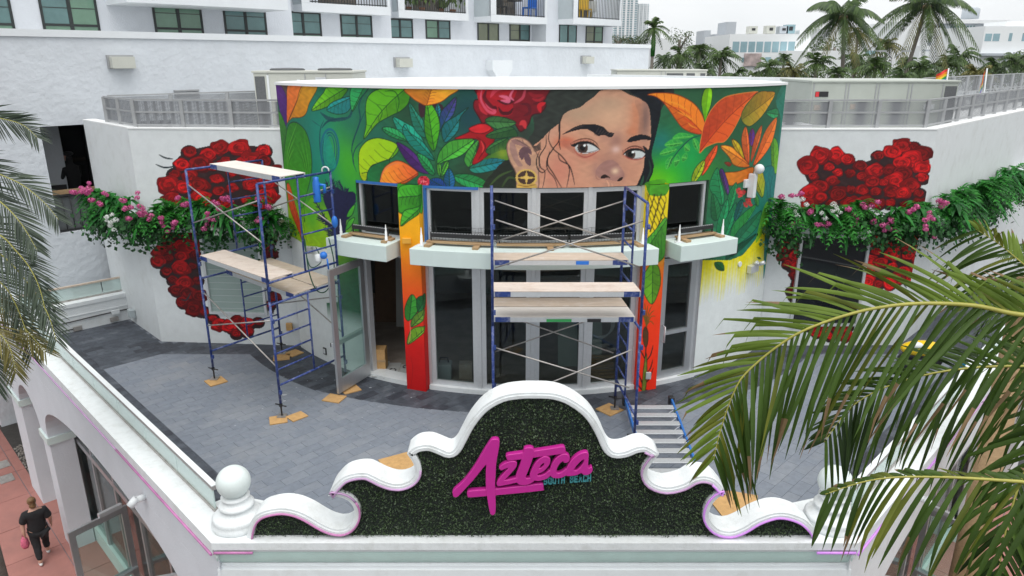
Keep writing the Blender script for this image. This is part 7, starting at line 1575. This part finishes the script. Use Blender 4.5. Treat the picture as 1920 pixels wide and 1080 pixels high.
PL = [(1277,104,42,58,'palmf','at the left end of the row'),(1312,98,36,62,'palmf','second from the left, behind the first'),(1352,108,44,55,'palmf','left of the modern house'),(1318,135,34,46,'palmf','low over the far rooftop unit'),(1378,140,36,44,'palmf','low under the modern house windows'),(1441,126,36,50,'palmf','before the patterned stone panel'),(1486,134,34,46,'palmy','low golden one below the stair block'),(1532,118,42,48,'palmf','beside the left tall palm trunk'),(1606,112,40,56,'palmf','just right of the left tall palm trunk'),
      (1642,126,44,46,'palmf','before the street lamp'),(1610,62,32,66,'palmy','golden one high behind the left tall palm'),(1664,82,36,60,'palmy','golden one above the street lamp'),(1700,122,34,58,'palmf','behind the leaning trunk'),(1728,128,44,46,'palmf','right of the leaning trunk'),(1776,122,40,52,'palmf','beside the spread rainbow flag'),(1800,106,46,64,'palmf','tall dense one below the balcony building'),(1832,142,44,40,'palmy','low golden one between the two flags'),(1866,126,40,50,'palmf','before the corner house'),(1906,118,42,48,'palmf','at the right edge of the picture'),(1690,142,36,40,'palmf','low one at the foot of the leaning trunk'),(1570,138,34,42,'palmf','low one at the foot of the left tall palm'),(1246,112,28,60,'palmf','small one right of the podium corner'),(1756,140,30,42,'palmf','low one left of the spread flag'),(1470,112,24,70,'palmf','small one under the white stair block')]
for k, (px, py, r_, Y0, m, lb) in enumerate(PL): far_palm('background_palm', 'feathery palm beyond the roofs, '+lb, px, py, r_, Y0, m, 26, k*3, nl=9, lw=.05)
# royal palm
t = far_palm('royal_palm', 'slender royal palm standing above the podium corner, left of the sky', 1226, 52, 34, 58, 'palmf', 20, 91, None, nl=11, up=1.4, lw=.055); p = on_y(1226, 62, 58); MB().tube([(p.x,58,p.z-1.7),(p.x,58,p.z-.7),(p.x,58,p.z+.2)], [.16,.19,.1], 8).build('crownshaft', M['fern'], t)
# the two tall coconut palms, each frond a part
def tall_palm(label, px, py, Y0, bx, by, Rr, n, seed, mats=('palmf','palmy')):
    p = on_y(px, py, Y0); b = on_y(bx, by, Y0); f = (p.z-ST)/(p.z-b.z); base = Vector((p.x+(b.x-p.x)*f, Y0, ST)); T = thing('tall_coconut_palm', label, 'palm tree', tuple(base), 0, 'tall coconut palms'); rr = random.Random(seed)
    pts = [base.lerp(p, q)+Vector((.25*math.sin(q*3),0,0)) for q in np.linspace(0,1,9)]; pts[-1] = p
    MB().tube(pts, [.24,.19,.16,.14,.13,.125,.12,.12,.12], 10).build('trunk', M['bark'], T)
    for k in range(n):
        a = 6.283*k/n*1.618*2; e = 1.2-2.0*((k+.5)/n); m = MB(); L = Rr*rr.uniform(.88,1.08); h = Vector((math.cos(a),math.sin(a),0)); d = h*math.cos(e)+Vector((0,0,math.sin(e))); nl = 30; pp = [p+d*L*q+Vector((0,0,-.8*L*q*q*(.5+.5*math.cos(e)))) for q in np.linspace(0,1,nl+1)]; s_ = Vector((-h.y,h.x,0))
        m.tube(pp[::3], [.035-.003*i for i in range(len(pp[::3]))], 4, False)
        for i in range(3, nl+1):
            Tn = (pp[i]-pp[i-1]).normalized(); q = i/nl; ll = L*.27*(math.sin(math.pi*min(q*.8+.16,.98))**.6)
            for sg in (-1,1):
                dr = (Tn*.5+s_*sg*.55+Vector((0,0,-.62-.25*rr.random()))).normalized(); w_ = Tn*.058; tip = pp[i]+dr*ll; md = pp[i]+dr*ll*.5+Vector((0,0,.03*ll)); m.add([pp[i]-w_*.6, pp[i]+w_*.6, md+w_, md-w_, tip], [(0,1,2,3),(3,2,4)])
        m.build('frond', M[mats[1] if e < -.35 and rr.random() < .55 else mats[0]], T)
    m = MB()
    for k in range(7): a = k*.9; m.ball(p+Vector((.22*math.cos(a),.22*math.sin(a),-.25)), .13, 8, 6)
    m.build('coconuts', M['wood'], T)
tall_palm('tall coconut palm with an upright trunk against the white sky', 1582, 26, 50, 1573, 145, 3.3, 21, 5); tall_palm('tall coconut palm with a leaning trunk at the upper right', 1738, 6, 50, 1688, 148, 3.6, 21, 8)
# broadleaf trees
def tree(label, px0, px1, yt, yb, Y0, seed, n=900, m='tree'):
    a = on_y(px0, yt, Y0); b = on_y(px1, yb, Y0); c = Vector(((a.x+b.x)/2, Y0, (a.z+b.z)/2)); rx = (b.x-a.x)/2; rz = (a.z-b.z)/2; rr = random.Random(seed); T = thing('broadleaf_tree', label, 'tree', (c.x,Y0,ST), 0, 'trees beyond the roofs'); g_ = MB(); cl_ = [(Vector((rr.uniform(-.75,.75)*rx, rr.uniform(-.6,.6)*rx, rr.uniform(-.7,.65)*rz)), rr.uniform(.3,.55)) for _ in range(14)]
    for k in range(n):
        o, q = cl_[k % len(cl_)]; v = Vector((rr.gauss(0,1),rr.gauss(0,1),rr.gauss(0,1))).normalized(); p = c+o+Vector((v.x*rx*q,v.y*rx*q,v.z*rz*q))*rr.uniform(.75,1.1); s_ = max(rx,rz)*.055*rr.uniform(.6,1.3); u = Vector((rr.gauss(0,1),rr.gauss(0,1),rr.gauss(0,.6))).normalized()*s_; w_ = u.cross(v).normalized()*s_*.6; g_.quad(p-u, p+w_, p+u, p-w_)
    g_.build('crown', M[m], T); MB().tube([(c.x,Y0,ST),(c.x,Y0,c.z)], [.3,.15], 7).build('trunk', M['bark'], T)
    bn = MB()
    for o, q in cl_[:6]: bn.tube([(c.x,Y0,c.z-rz), tuple(c+o)], [.12,.03], 5)
    bn.build('branches', M['bark'], T)
for k, (a, b, yt, yb, Y0, lb) in enumerate(((1140,1176,64,90,60,'rounded dark tree top over the podium parapet, left one'),(1166,1216,66,92,62,'rounded dark tree top over the podium parapet, right one'),(1248,1300,54,96,80,'broad tree right of the royal palm'),(1232,1258,70,100,78,'small tree behind the royal palm trunk'),(1290,1330,80,110,84,'low tree behind the palms at the left'),(1530,1600,66,110,84,'dark tree mass behind the left tall palm'),(1600,1660,98,140,64,'bushy tree behind the palm row centre'),(1770,1850,84,130,88,'bushy tree below the balcony building'),(1880,1960,92,150,70,'leafy tree at the right edge before the corner house'),(1400,1540,122,160,66,'long low hedge tree before the modern house'),(1700,1770,118,156,66,'low bushy tree right of the leaning trunk'),(1820,1900,120,165,60,'low bushy tree behind the far flag'))): tree('green '+lb, a, b, yt, yb, Y0, k+3)
bk = MB(); rr = random.Random(77)
for k in range(5000):
    x = rr.uniform(5, 75); y = rr.uniform(52, 100); p = Vector((x, y, rr.uniform(-4.2, 1.2-.01*y))); s_ = rr.uniform(.25,.6); u = Vector((rr.gauss(0,1),rr.gauss(0,1),rr.gauss(0,1))).normalized()*s_; w_ = u.cross(Vector((rr.gauss(0,1),rr.gauss(0,1),rr.gauss(0,1)))).normalized()*s_*.6; bk.quad(p-u,p+w_,p+u,p-w_)
tag(bk.build('background_shrubs', M['palmf'], None, kind='stuff'), 'dense green shrubs filling the streets beyond the roofs', 'shrubs')

# ------------------------------------------------------------------ flower garlands on the planter ledges
protos = {}
def proto(name, mb, m): me = bpy.data.meshes.new(name); me.from_pydata(mb.v, [], mb.f); me.materials.append(M[m]); protos.setdefault(name, []).append(me)
rr = random.Random(31)
for s in range(4):
    m = MB()
    for k in range(17):
        a = rr.uniform(-1.75,1.75); L = rr.uniform(.28,.50); e = rr.uniform(.0,1.1); h = Vector((math.sin(a),-math.cos(a),0)); d = h*math.cos(e)+Vector((0,0,math.sin(e))); pts = [d*L*q+Vector((0,0,-.62*L*q*q)) for q in np.linspace(0,1,10)]; sv = Vector((-h.y,h.x,0))
        for i in range(1,10):
            T_ = (pts[i]-pts[i-1]).normalized(); ll = .085*math.sin(math.pi*min(.15+.8*i/9,.97))
            for sg in (-1,1): tip = pts[i]+(T_*.5+sv*sg*.85)*ll+Vector((0,0,-.01)); m.add([pts[i]-T_*.022, pts[i]+T_*.016, tip], [(0,1,2)])
    proto('fern', m, 'fern')
    m = MB()
    for k in range(22):
        a = rr.uniform(-1.8,1.8); L = rr.uniform(.20,.42); e = rr.uniform(-.2,1.15); h = Vector((math.sin(a),-math.cos(a),0)); d = h*math.cos(e)+Vector((0,0,math.sin(e))); sv = Vector((-h.y,h.x,0)); vs = []
        for i in range(7):
            q = i/6; p = d*L*q+Vector((0,0,-.75*L*q*q)); wv = .030*math.sin(math.pi*min(.12+.86*q,.99))**.7; up_ = Vector((0,0,.012*(1-q))); vs += [p-sv*wv+up_, p, p+sv*wv+up_]
        m.add(vs, [(3*i+j, 3*i+j+1, 3*i+j+4, 3*i+j+3) for i in range(6) for j in (0,1)], True)
    proto('fern', m, 'strap')
    m = MB()
    for k in range(95):
        p = Vector((rr.gauss(0,.15), -abs(rr.gauss(.02,.09)), rr.uniform(-.42,.12)*rr.random()+.02)); s_ = rr.uniform(.022,.042); u = Vector((rr.gauss(0,1),-.4+rr.gauss(0,.5),rr.gauss(0,1)-.4)).normalized()*s_; w_ = u.cross(Vector((rr.gauss(0,.4),-1,.5+rr.gauss(0,.4)))).normalized()*s_*.75; m.quad(p-u,p+w_,p+u,p-w_)
    proto('ivy', m, 'ivy')
    for nm, mm, n, R0 in (('pink_blossom','pinkfl',52,.085),('white_blossom','whitefl',44,.085)):
        m = MB()
        for k in range(n):
            v = Vector((rr.gauss(0,1),rr.gauss(0,1),rr.gauss(0,1))).normalized(); p = v*R0*rr.uniform(.65,1.05); p.z *= .8; s_ = rr.uniform(.016,.026); u = v.orthogonal().normalized()*s_; w_ = u.cross(v).normalized()*s_; m.quad(p-u,p+w_,p+u,p-w_)
        proto(nm, m, mm)
def put(name, par, p, rz, sc_):
    o = link(name, rr.choice(protos[name]), None, par); o.location = WORLD[par.name].inverted() @ Vector(p); o.rotation_euler = (rr.uniform(-.15,.15), rr.uniform(-.15,.15), rz); o.scale = (sc_,)*3
    if name in ('fern', 'ivy'): o['kind'] = 'stuff'
    return o
def garland(label, path, den, pk, wh, planes, grp='flower garlands on the planter ledges'):
    T = thing('flower_garland', label, 'flowers', tuple(path[0]), 0, grp)
    for a, b in zip(path, path[1:]):
        a, b = Vector(a), Vector(b); L = (b-a).length; d = (b-a).normalized(); n = Vector((d.y,-d.x,0)); rz0 = math.atan2(d.y, d.x)
        for k in range(int(L*den*8)): f = rr.random(); put('fern', T, a.lerp(b, f)+n*rr.uniform(.15,.48)+Vector((0,0,rr.uniform(2.84,3.24))), rz0+rr.uniform(-.7,.7), rr.uniform(1.1,1.75))
        for k in range(int(L*den*6)): f = rr.random(); put('ivy', T, a.lerp(b, f)+n*rr.uniform(.30,.50)+Vector((0,0,rr.uniform(2.62,3.0))), rz0+rr.uniform(-.6,.6), rr.uniform(1.0,1.7))
    def onp(px, py):
        for cond, A_p in planes:
            if cond(px): return on_pl(px, py, *A_p)
    for x, y in pk:
        p = onp(x, y)
        for k in range(2): put('pink_blossom', T, p+Vector((rr.uniform(-.07,.07),rr.uniform(-.05,.03),rr.uniform(-.07,.07))), rr.uniform(0,6), rr.uniform(.55,.9))
    for x, y in wh+[(a+7, b+10) for a, b in wh]: put('white_blossom', T, onp(x, y), rr.uniform(0,6), rr.uniform(.5,.8))
c4 = lambda *q: [(x/4.364+120, y/4.364+260) for x, y in q]
garland('long garland of ferns, ivy and pink blossoms on the left ledge', [LC_+Vector((-.05,.05,0)), LA, LB_+Vector((-.1,0,0))], 1.15,
  c4((190,385),(150,450),(125,420),(170,415),(320,455),(250,485),(285,520),(615,470),(505,530),(525,580),(635,555),(640,600),(645,640),(720,650),(540,680),(795,690),(790,660),(915,670),(865,745),(930,500),(970,525),(1010,510),(1245,505),(1340,510),(1310,515),(1285,580),(1190,625),(1150,720),(1200,690),(1245,645),(1590,505),(1665,580),(1590,665),(100,460),(210,450)),
  c4((350,640),(375,700),(390,620),(350,670),(1215,735),(1250,745),(1760,560)), [(lambda x: x < 236, (1,1,6.10)), (lambda x: True, (0,1,14.22))])
c27 = lambda *q: [(x/2.7+1420, y/2.7+240) for x, y in q]
garland('dense garland with white and pink blossoms on the right ledge, under the roses', [RB_+Vector((.1,0,0)), RA], 1.25,
  c27((130,340),(185,335),(215,330),(280,415),(315,480),(340,490),(455,405),(490,445),(485,485),(580,465),(545,385),(590,390),(655,500),(640,505),(685,510),(670,470),(760,425),(800,410),(195,480)), c27((385,385),(380,420),(325,430),(195,440),(190,420),(545,500),(520,530),(400,400),(230,360)), [(lambda x: True, (0,1,14.20))])
garland('garland running off along the right side wall behind the palm, few pink blossoms', [RA, RA+Vector((1,1,0))*5.2], 1.1, c27((860,460),(880,445),(840,500),(875,540),(935,380))+[(1767,382),(1823,375),(1827,392),(1797,387),(1853,400)], c27((915,450),(940,470)), [(lambda x: True, (-1,1,5.70))])
T = thing('wire_netting', 'loose dark wire netting bundled on top of the right garland', 'netting', tuple(RA+Vector((1.5,1.5,3.2)))); m = MB()
for k in range(26):
    a = RA+Vector((S2,-S2,0))*.25+UT*(.4+k*.17)+Vector((0,0,3.12)); m.tube([a+Vector((0,0,-.1)), a+UT*.2+Vector((0,0,.16+.05*math.sin(k))), a+UT*.45+Vector((0,0,-.05))], .004, 3, False); m.tube([a+UT*.3+Vector((0,0,-.1)), a+Vector((0,0,.15)), a-UT*.2+Vector((0,0,0))], .004, 3, False)
m.build('wires', M['wframe'], T, kind='stuff')

# ------------------------------------------------------------------ foreground palms at the frame edges
def frond(par, pts, nl, Lf, wid, m, rach=.018, sep=False, upside=1.0, low=1.0, seed=0, sag=.35, camtilt=.8, m2=None, start=.0, stiff=False, mup=None):
    rr = random.Random(seed); P = [Vector(p) for p in smooth_poly([tuple(p) for p in pts], 6, False)]; n = len(P); acc = [0]
    for a, b in zip(P, P[1:]): acc.append(acc[-1]+(b-a).length)
    tot = acc[-1]
    def at(s):
        for i in range(n-1):
            if acc[i+1] >= s: f = (s-acc[i])/(acc[i+1]-acc[i]+1e-9); return P[i].lerp(P[i+1], f), (P[i+1]-P[i]).normalized()
        return P[-1], (P[-1]-P[-2]).normalized()
    fr = MB().tube(P, [rach*(1-.85*acc[i]/tot) for i in range(n)], 8).build('frond', M['rachis'], par); rest = MB(); G = Vector((0,0,-1))
    for k in range(nl):
        q = start+(1-start)*(k+.5)/nl; p, T = at(tot*q); view = (p-CAMP).normalized(); N = (Vector((0,0,1))*(1-camtilt)-view*camtilt); S = T.cross(N).normalized()
        if S.z < 0: S = -S
        for sg in (1, -1):
            jit = rr.uniform(-.2,.2) if not stiff else rr.uniform(-.1,.1); prof = (math.sin(math.pi*min(.12+q*.82,.985))**.55) if not stiff else (math.sin(math.pi*min(.18+q*.75,.97))**.5)
            L = Lf*prof*rr.uniform(.88,1.1)*(upside if sg > 0 else low)
            if L < .03: continue
            away = view*rr.uniform(-.38,.30)
            if stiff: d = (T*(.75+.5*q)+S*sg*(.75+jit)+away*.8+G*.12).normalized(); sg_ = .10
            else: d = (T*(.62+.35*q+jit)+S*sg*(.70 if sg > 0 else .8)+away+G*(.05 if sg > 0 else .35)).normalized(); sg_ = sag*(.75 if sg > 0 else .9)*rr.uniform(.5,1.6)
            w0 = (T-d*T.dot(d)).normalized(); w0 = (w0+view*rr.uniform(-.5,.5)).normalized(); w0 = (w0-d*w0.dot(d)).normalized(); nn = d.cross(w0)
            ns = 6 if not stiff else 3; vs = []
            bend_at = rr.uniform(.55,.8) if (not stiff and rr.random() < .30) else 2
            c = p.copy(); dcur = d.copy(); tw = rr.uniform(-.9,.9)
            for i in range(ns+1):
                f = i/ns; ww = wid*(math.sin(math.pi*min(.16+.84*f,1))**.6)*.5 if i < ns else .0008
                wr = (w0*math.cos(tw*f)+nn*math.sin(tw*f)); nr_ = (nn*math.cos(tw*f)-w0*math.sin(tw*f)); vs += [c-wr*ww, c+nr_*ww*.45, c+wr*ww]; dcur = (dcur+G*sg_*(1.3/ns)+(G*1.6 if f > bend_at else Vector())).normalized() if not stiff else (dcur+G*.05).normalized(); c = c+dcur*L/ns; 
            fs = [(3*i+j, 3*i+j+1, 3*i+j+4, 3*i+j+3) for i in range(ns) for j in (0,1)]
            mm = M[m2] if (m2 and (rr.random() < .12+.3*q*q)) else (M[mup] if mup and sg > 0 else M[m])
            if sep:
                o = MB().add(vs, fs, True).build('leaflet', mm, fr)
                if rr.random() < .45:
                    o.data.materials.append(M['tip'])
                    for pz in list(o.data.polygons)[-2 if rr.random() < .7 else -4:]: pz.material_index = 1
            else: rest.add(vs, fs, True)
    if rest.f: rest.build('leaflets', M[m], fr, kind='stuff' if nl > 20 else None)
    return fr
def dpts(*q): return [at_d(x, y, d) for x, y, d in q]
c0 = at_d(2290, 700, 3.75); cpalm = thing('foreground_coconut_palm', 'near coconut palm reaching its big drooping fronds in from the right', 'palm tree', (c0.x+.2,c0.y,ST))
MB().tube([(c0.x+.35,c0.y+.1,ST),(c0.x+.3,c0.y,-1),(c0.x+.1,c0.y,2),tuple(c0)], [.2,.16,.14,.13], 14).build('trunk', M['bark'], cpalm)
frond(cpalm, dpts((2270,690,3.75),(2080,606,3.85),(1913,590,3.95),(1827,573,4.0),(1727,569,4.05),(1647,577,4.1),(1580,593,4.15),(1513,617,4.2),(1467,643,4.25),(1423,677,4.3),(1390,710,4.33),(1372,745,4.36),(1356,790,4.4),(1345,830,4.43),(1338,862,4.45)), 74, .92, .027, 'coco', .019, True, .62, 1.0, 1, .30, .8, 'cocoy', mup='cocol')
frond(cpalm, dpts((2270,760,3.6),(2080,915,3.55),(1913,903,3.6),(1780,895,3.65),(1680,895,3.7),(1613,905,3.75),(1547,927,3.8)), 44, .66, .027, 'coco', .017, True, .2, 1.0, 2, .65, .8, 'cocoy')
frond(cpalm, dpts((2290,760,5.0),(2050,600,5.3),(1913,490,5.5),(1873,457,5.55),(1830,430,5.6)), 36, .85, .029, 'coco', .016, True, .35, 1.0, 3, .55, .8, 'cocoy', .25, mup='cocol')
frond(cpalm, dpts((2280,720,4.4),(1980,690,4.7),(1820,690,4.8),(1690,715,4.9),(1600,760,5.0),(1545,830,5.0)), 50, .85, .028, 'coco', .016, False, .5, 1.0, 4, .4, .8)
frond(cpalm, dpts((2270,720,3.9),(2060,720,4.0),(1970,800,4.05),(1915,900,4.1),(1885,1000,4.1),(1870,1090,4.1)), 40, .60, .028, 'coco', .016, False, .8, 1.0, 5, .4, .8)
far = at_d(1935, 520, 9.5); sp2 = thing('side_palm', 'small shaggy palm at the right edge behind the big fronds', 'palm tree', (far.x,far.y,ST)); m = MB(); crown_geo(m, far, 1.05, 22, 5, nl=16, lw=.02, droop=.9); m.build('crown', M['palmf'], sp2); MB().tube([(far.x,far.y,ST),tuple(far)], [.2,.18], 10).build('trunk', M['wood'], sp2)
d0_ = at_d(-190, 470, 9.3); dpalm = thing('foreground_date_palm', 'silvery date palm leaning its stiff fronds in from the left edge', 'palm tree', (d0_.x,d0_.y,ST)); MB().tube([(d0_.x,d0_.y,ST),tuple(d0_)], [.28,.22], 14).build('trunk', M['bark'], dpalm)
DF = [((-170,300),(-80,210),(0,222),(42,234),(70,258)), ((-180,380),(-80,290),(0,327),(42,347),(83,380),(110,412)), ((-180,420),(-70,405),(0,441),(28,468),(55,501),(75,543),(88,596)), ((-180,450),(-70,480),(0,529),(28,568),(50,625),(60,668)), ((-190,470),(-90,560),(-30,600),(15,645),(30,700)), ((-180,440),(-80,430),(0,476),(50,528),(88,585),(106,640)), ((-190,460),(-90,500),(-20,560),(40,610),(86,660)), ((-190,470),(-110,560),(-50,620),(-10,680),(-5,730)), ((-170,360),(-70,330),(0,378),(40,420),(70,470))]
for k, q in enumerate(DF): frond(dpalm, [at_d(x, y, 9.2-.15*(k % 3)) for x, y in q], 54, .46, .020, 'datey' if k in (4,6) else 'date', .016, False, 1.0, 1.0, 40+k, .2, .9, None, .12, True)
# ------------------------------------------------------------------ the passer-by
def skinned(name, verts, edges, rad, m, par, root=0, lev=2):
    me = bpy.data.meshes.new(name); me.from_pydata(verts, edges, []); o = bpy.data.objects.new('tmp_skin', me); COL.objects.link(o); md = o.modifiers.new('skin','SKIN'); md.use_smooth_shade = True
    for v, r_ in zip(me.skin_vertices[0].data, rad): v.radius = (r_, r_) if not isinstance(r_, tuple) else r_; v.use_root = False
    me.skin_vertices[0].data[root].use_root = True; o.modifiers.new('sub','SUBSURF').levels = lev
    dg = bpy.context.evaluated_depsgraph_get(); e = bpy.data.meshes.new_from_object(o.evaluated_get(dg)); e.name = name; bpy.data.objects.remove(o)
    for p in e.polygons: p.use_smooth = True
    e.materials.clear(); return link(name, e, m, par)
pp = on_z(84, 1046, ST); man = thing('person', 'person with tied up blonde hair in black shirt and trousers and white sneakers, walking away', 'person', tuple(pp), R(40)); man.scale = (.84,.84,.84); WORLD[man.name] = WORLD[man.name] @ Matrix.Scale(.84, 4)
V = [(0,0,.93),(0,.01,1.08),(0,0,1.26),(0,.0,1.40),(0,.02,1.50),(0,.04,1.58),(0,.05,1.68),(0,.04,1.76)]; Ed = [(i,i+1) for i in range(7)]; Rd = [(.17,.13),(.18,.14),(.19,.13),(.15,.10),.058,.072,.088,.06]
def chain(root, pts, rs):
    p = root
    for q, r_ in zip(pts, rs): V.append(q); Rd.append(r_); Ed.append((p, len(V)-1)); p = len(V)-1
    return p
for s in (-1, 1):
    sw = .10*s; w_ = chain(3, [(.19*s,0,1.40),(.30*s,-.02-sw*.4,1.15),(.31*s,.04+sw,.94),(.31*s,.07+sw,.86)], [.085,.058,.04,.034])
    for k in range(4): chain(w_, [(.31*s+.004, .045+.022*k+sw, .80),(.31*s-.008*s, .05+.022*k+sw, .755-.01*abs(k-1.5))], [.011,.009])
    chain(w_, [(.29*s,.115+sw,.84),(.285*s,.125+sw,.80)], [.013,.010])
    st = .16*s; kn = chain(0, [(.11*s,0,.84),(.11*s,st+.05,.49),(.115*s,st*1.5-.08,.10),(.115*s,st*1.5+.06,.05)], [.125,.082,.05,.042])
skinned('body', V, Ed, Rd, M['skin'], man)
V, Ed, Rd = [(0,0,.80),(0,.01,1.02),(0,0,1.26),(0,0,1.40),(0,.01,1.455)], [(0,1),(1,2),(2,3),(3,4)], [(.235,.19),(.23,.18),(.235,.17),(.18,.13),(.08,.07)]
for s in (-1,1): chain(3, [(.20*s,0,1.395),(.295*s,-.018-.04*s,1.15)], [.118,.10])
skinned('shirt', V, Ed, Rd, M['blackcloth'], man)
V, Ed, Rd = [(0,0,.93)], [], [(.195,.15)]
for s in (-1,1): st = .16*s; chain(0, [(.11*s,0,.82),(.11*s,st+.05,.49),(.115*s,st*1.5-.075,.17)], [.14,.098,.075])
skinned('trousers', V, Ed, Rd, M['blackcloth'], man)
for s in (-1,1): st = .16*s; MB().ball((.115*s,st*1.5-.01,.055), .055, 14, 8, .9, 2.4, 1.0).build('sneaker', M['shoe'], man, local=True)
h = MB(); h.ball((0,.03,1.72), .108, 18, 12, .95, 1.05, 1.05); h.ball((0,-.07,1.79), .06, 12, 8, 1.2, 1, .9); h.ball((0,-.04,1.62), .075, 12, 8, 1.1, .7, 1.1); h.build('hair', M['hair'], man, local=True)
for s in (-1,1): MB().ball((.034*s,.142,1.69), .013, 8, 6).build('eye', M['white'], man, local=True); MB().ball((.088*s,.045,1.68), .026, 8, 6, .4, 1, 1.3).build('ear', M['skin'], man, local=True)
MB().ball((0,.15,1.665), .016, 8, 6, .8, 1.2, 1.3).build('nose', M['skin'], man, local=True); MB().ball((0,.135,1.625), .02, 8, 6, 1.3, .5, .4).build('mouth', M['magenta'], man, local=True)
q = Matrix.Translation(pp) @ Matrix.Rotation(R(40),4,'Z'); c = q @ Vector((-.28,.0,.54)); T = thing('shopping_bag', 'pink patterned bag hanging from the left hand of the walker', 'bag', tuple(c)); MB().lathe(c, [(.001,-.14),(.055,-.13),(.085,-.05),(.07,.07),(.035,.13),(.015,.16)], 14).build('sack', M['bag'], T); MB().tube([c+Vector((-.03,0,.14)), c+Vector((0,0,.24)), c+Vector((.03,0,.14))], .008, 6).build('strap', M['bag'], T)
fold = bpy.data.textures.new('cloth_folds', 'CLOUDS'); fold.noise_scale = .09
for o in man.children:
    if o.name.startswith(('shirt', 'trousers')): dm = o.modifiers.new('folds', 'DISPLACE'); dm.texture = fold; dm.strength = .035; dm.mid_level = .5
# dim figure in the lobby opening
V, Ed, Rd = [(0,0,.9),(0,0,1.2),(0,0,1.42),(0,0,1.52),(0,0,1.66),(0,0,1.74)], [(i,i+1) for i in range(5)], [.15,.16,.14,.06,.10,.08]
for s in (-1,1): chain(2, [(.18*s,0,1.4),(.26*s,.05,1.15),(.2*s,.25,1.1)], [.08,.06,.045]); chain(0, [(.1*s,0,.85),(.1*s,.05,.48),(.1*s,0,.06)], [.12,.08,.05])
pl_ = CPt(5.1, D0+1.7, 2.0); p2 = thing('person', 'dim standing figure in dark clothes and a flat cap inside the big opening', 'person', tuple(pl_), R(70)); skinned('body', V, Ed, Rd, M['blackcloth'], p2); m = MB(); m.ball((0,0,1.78), .12, 14, 8, 1, 1.15, .5); m.cbox((0,.12,1.76),(.2,.14,.02)); m.build('cap', M['black'], p2, local=True); MB().ball((0,.05,1.67), .095, 12, 8).build('face', M['skin'], p2, local=True)
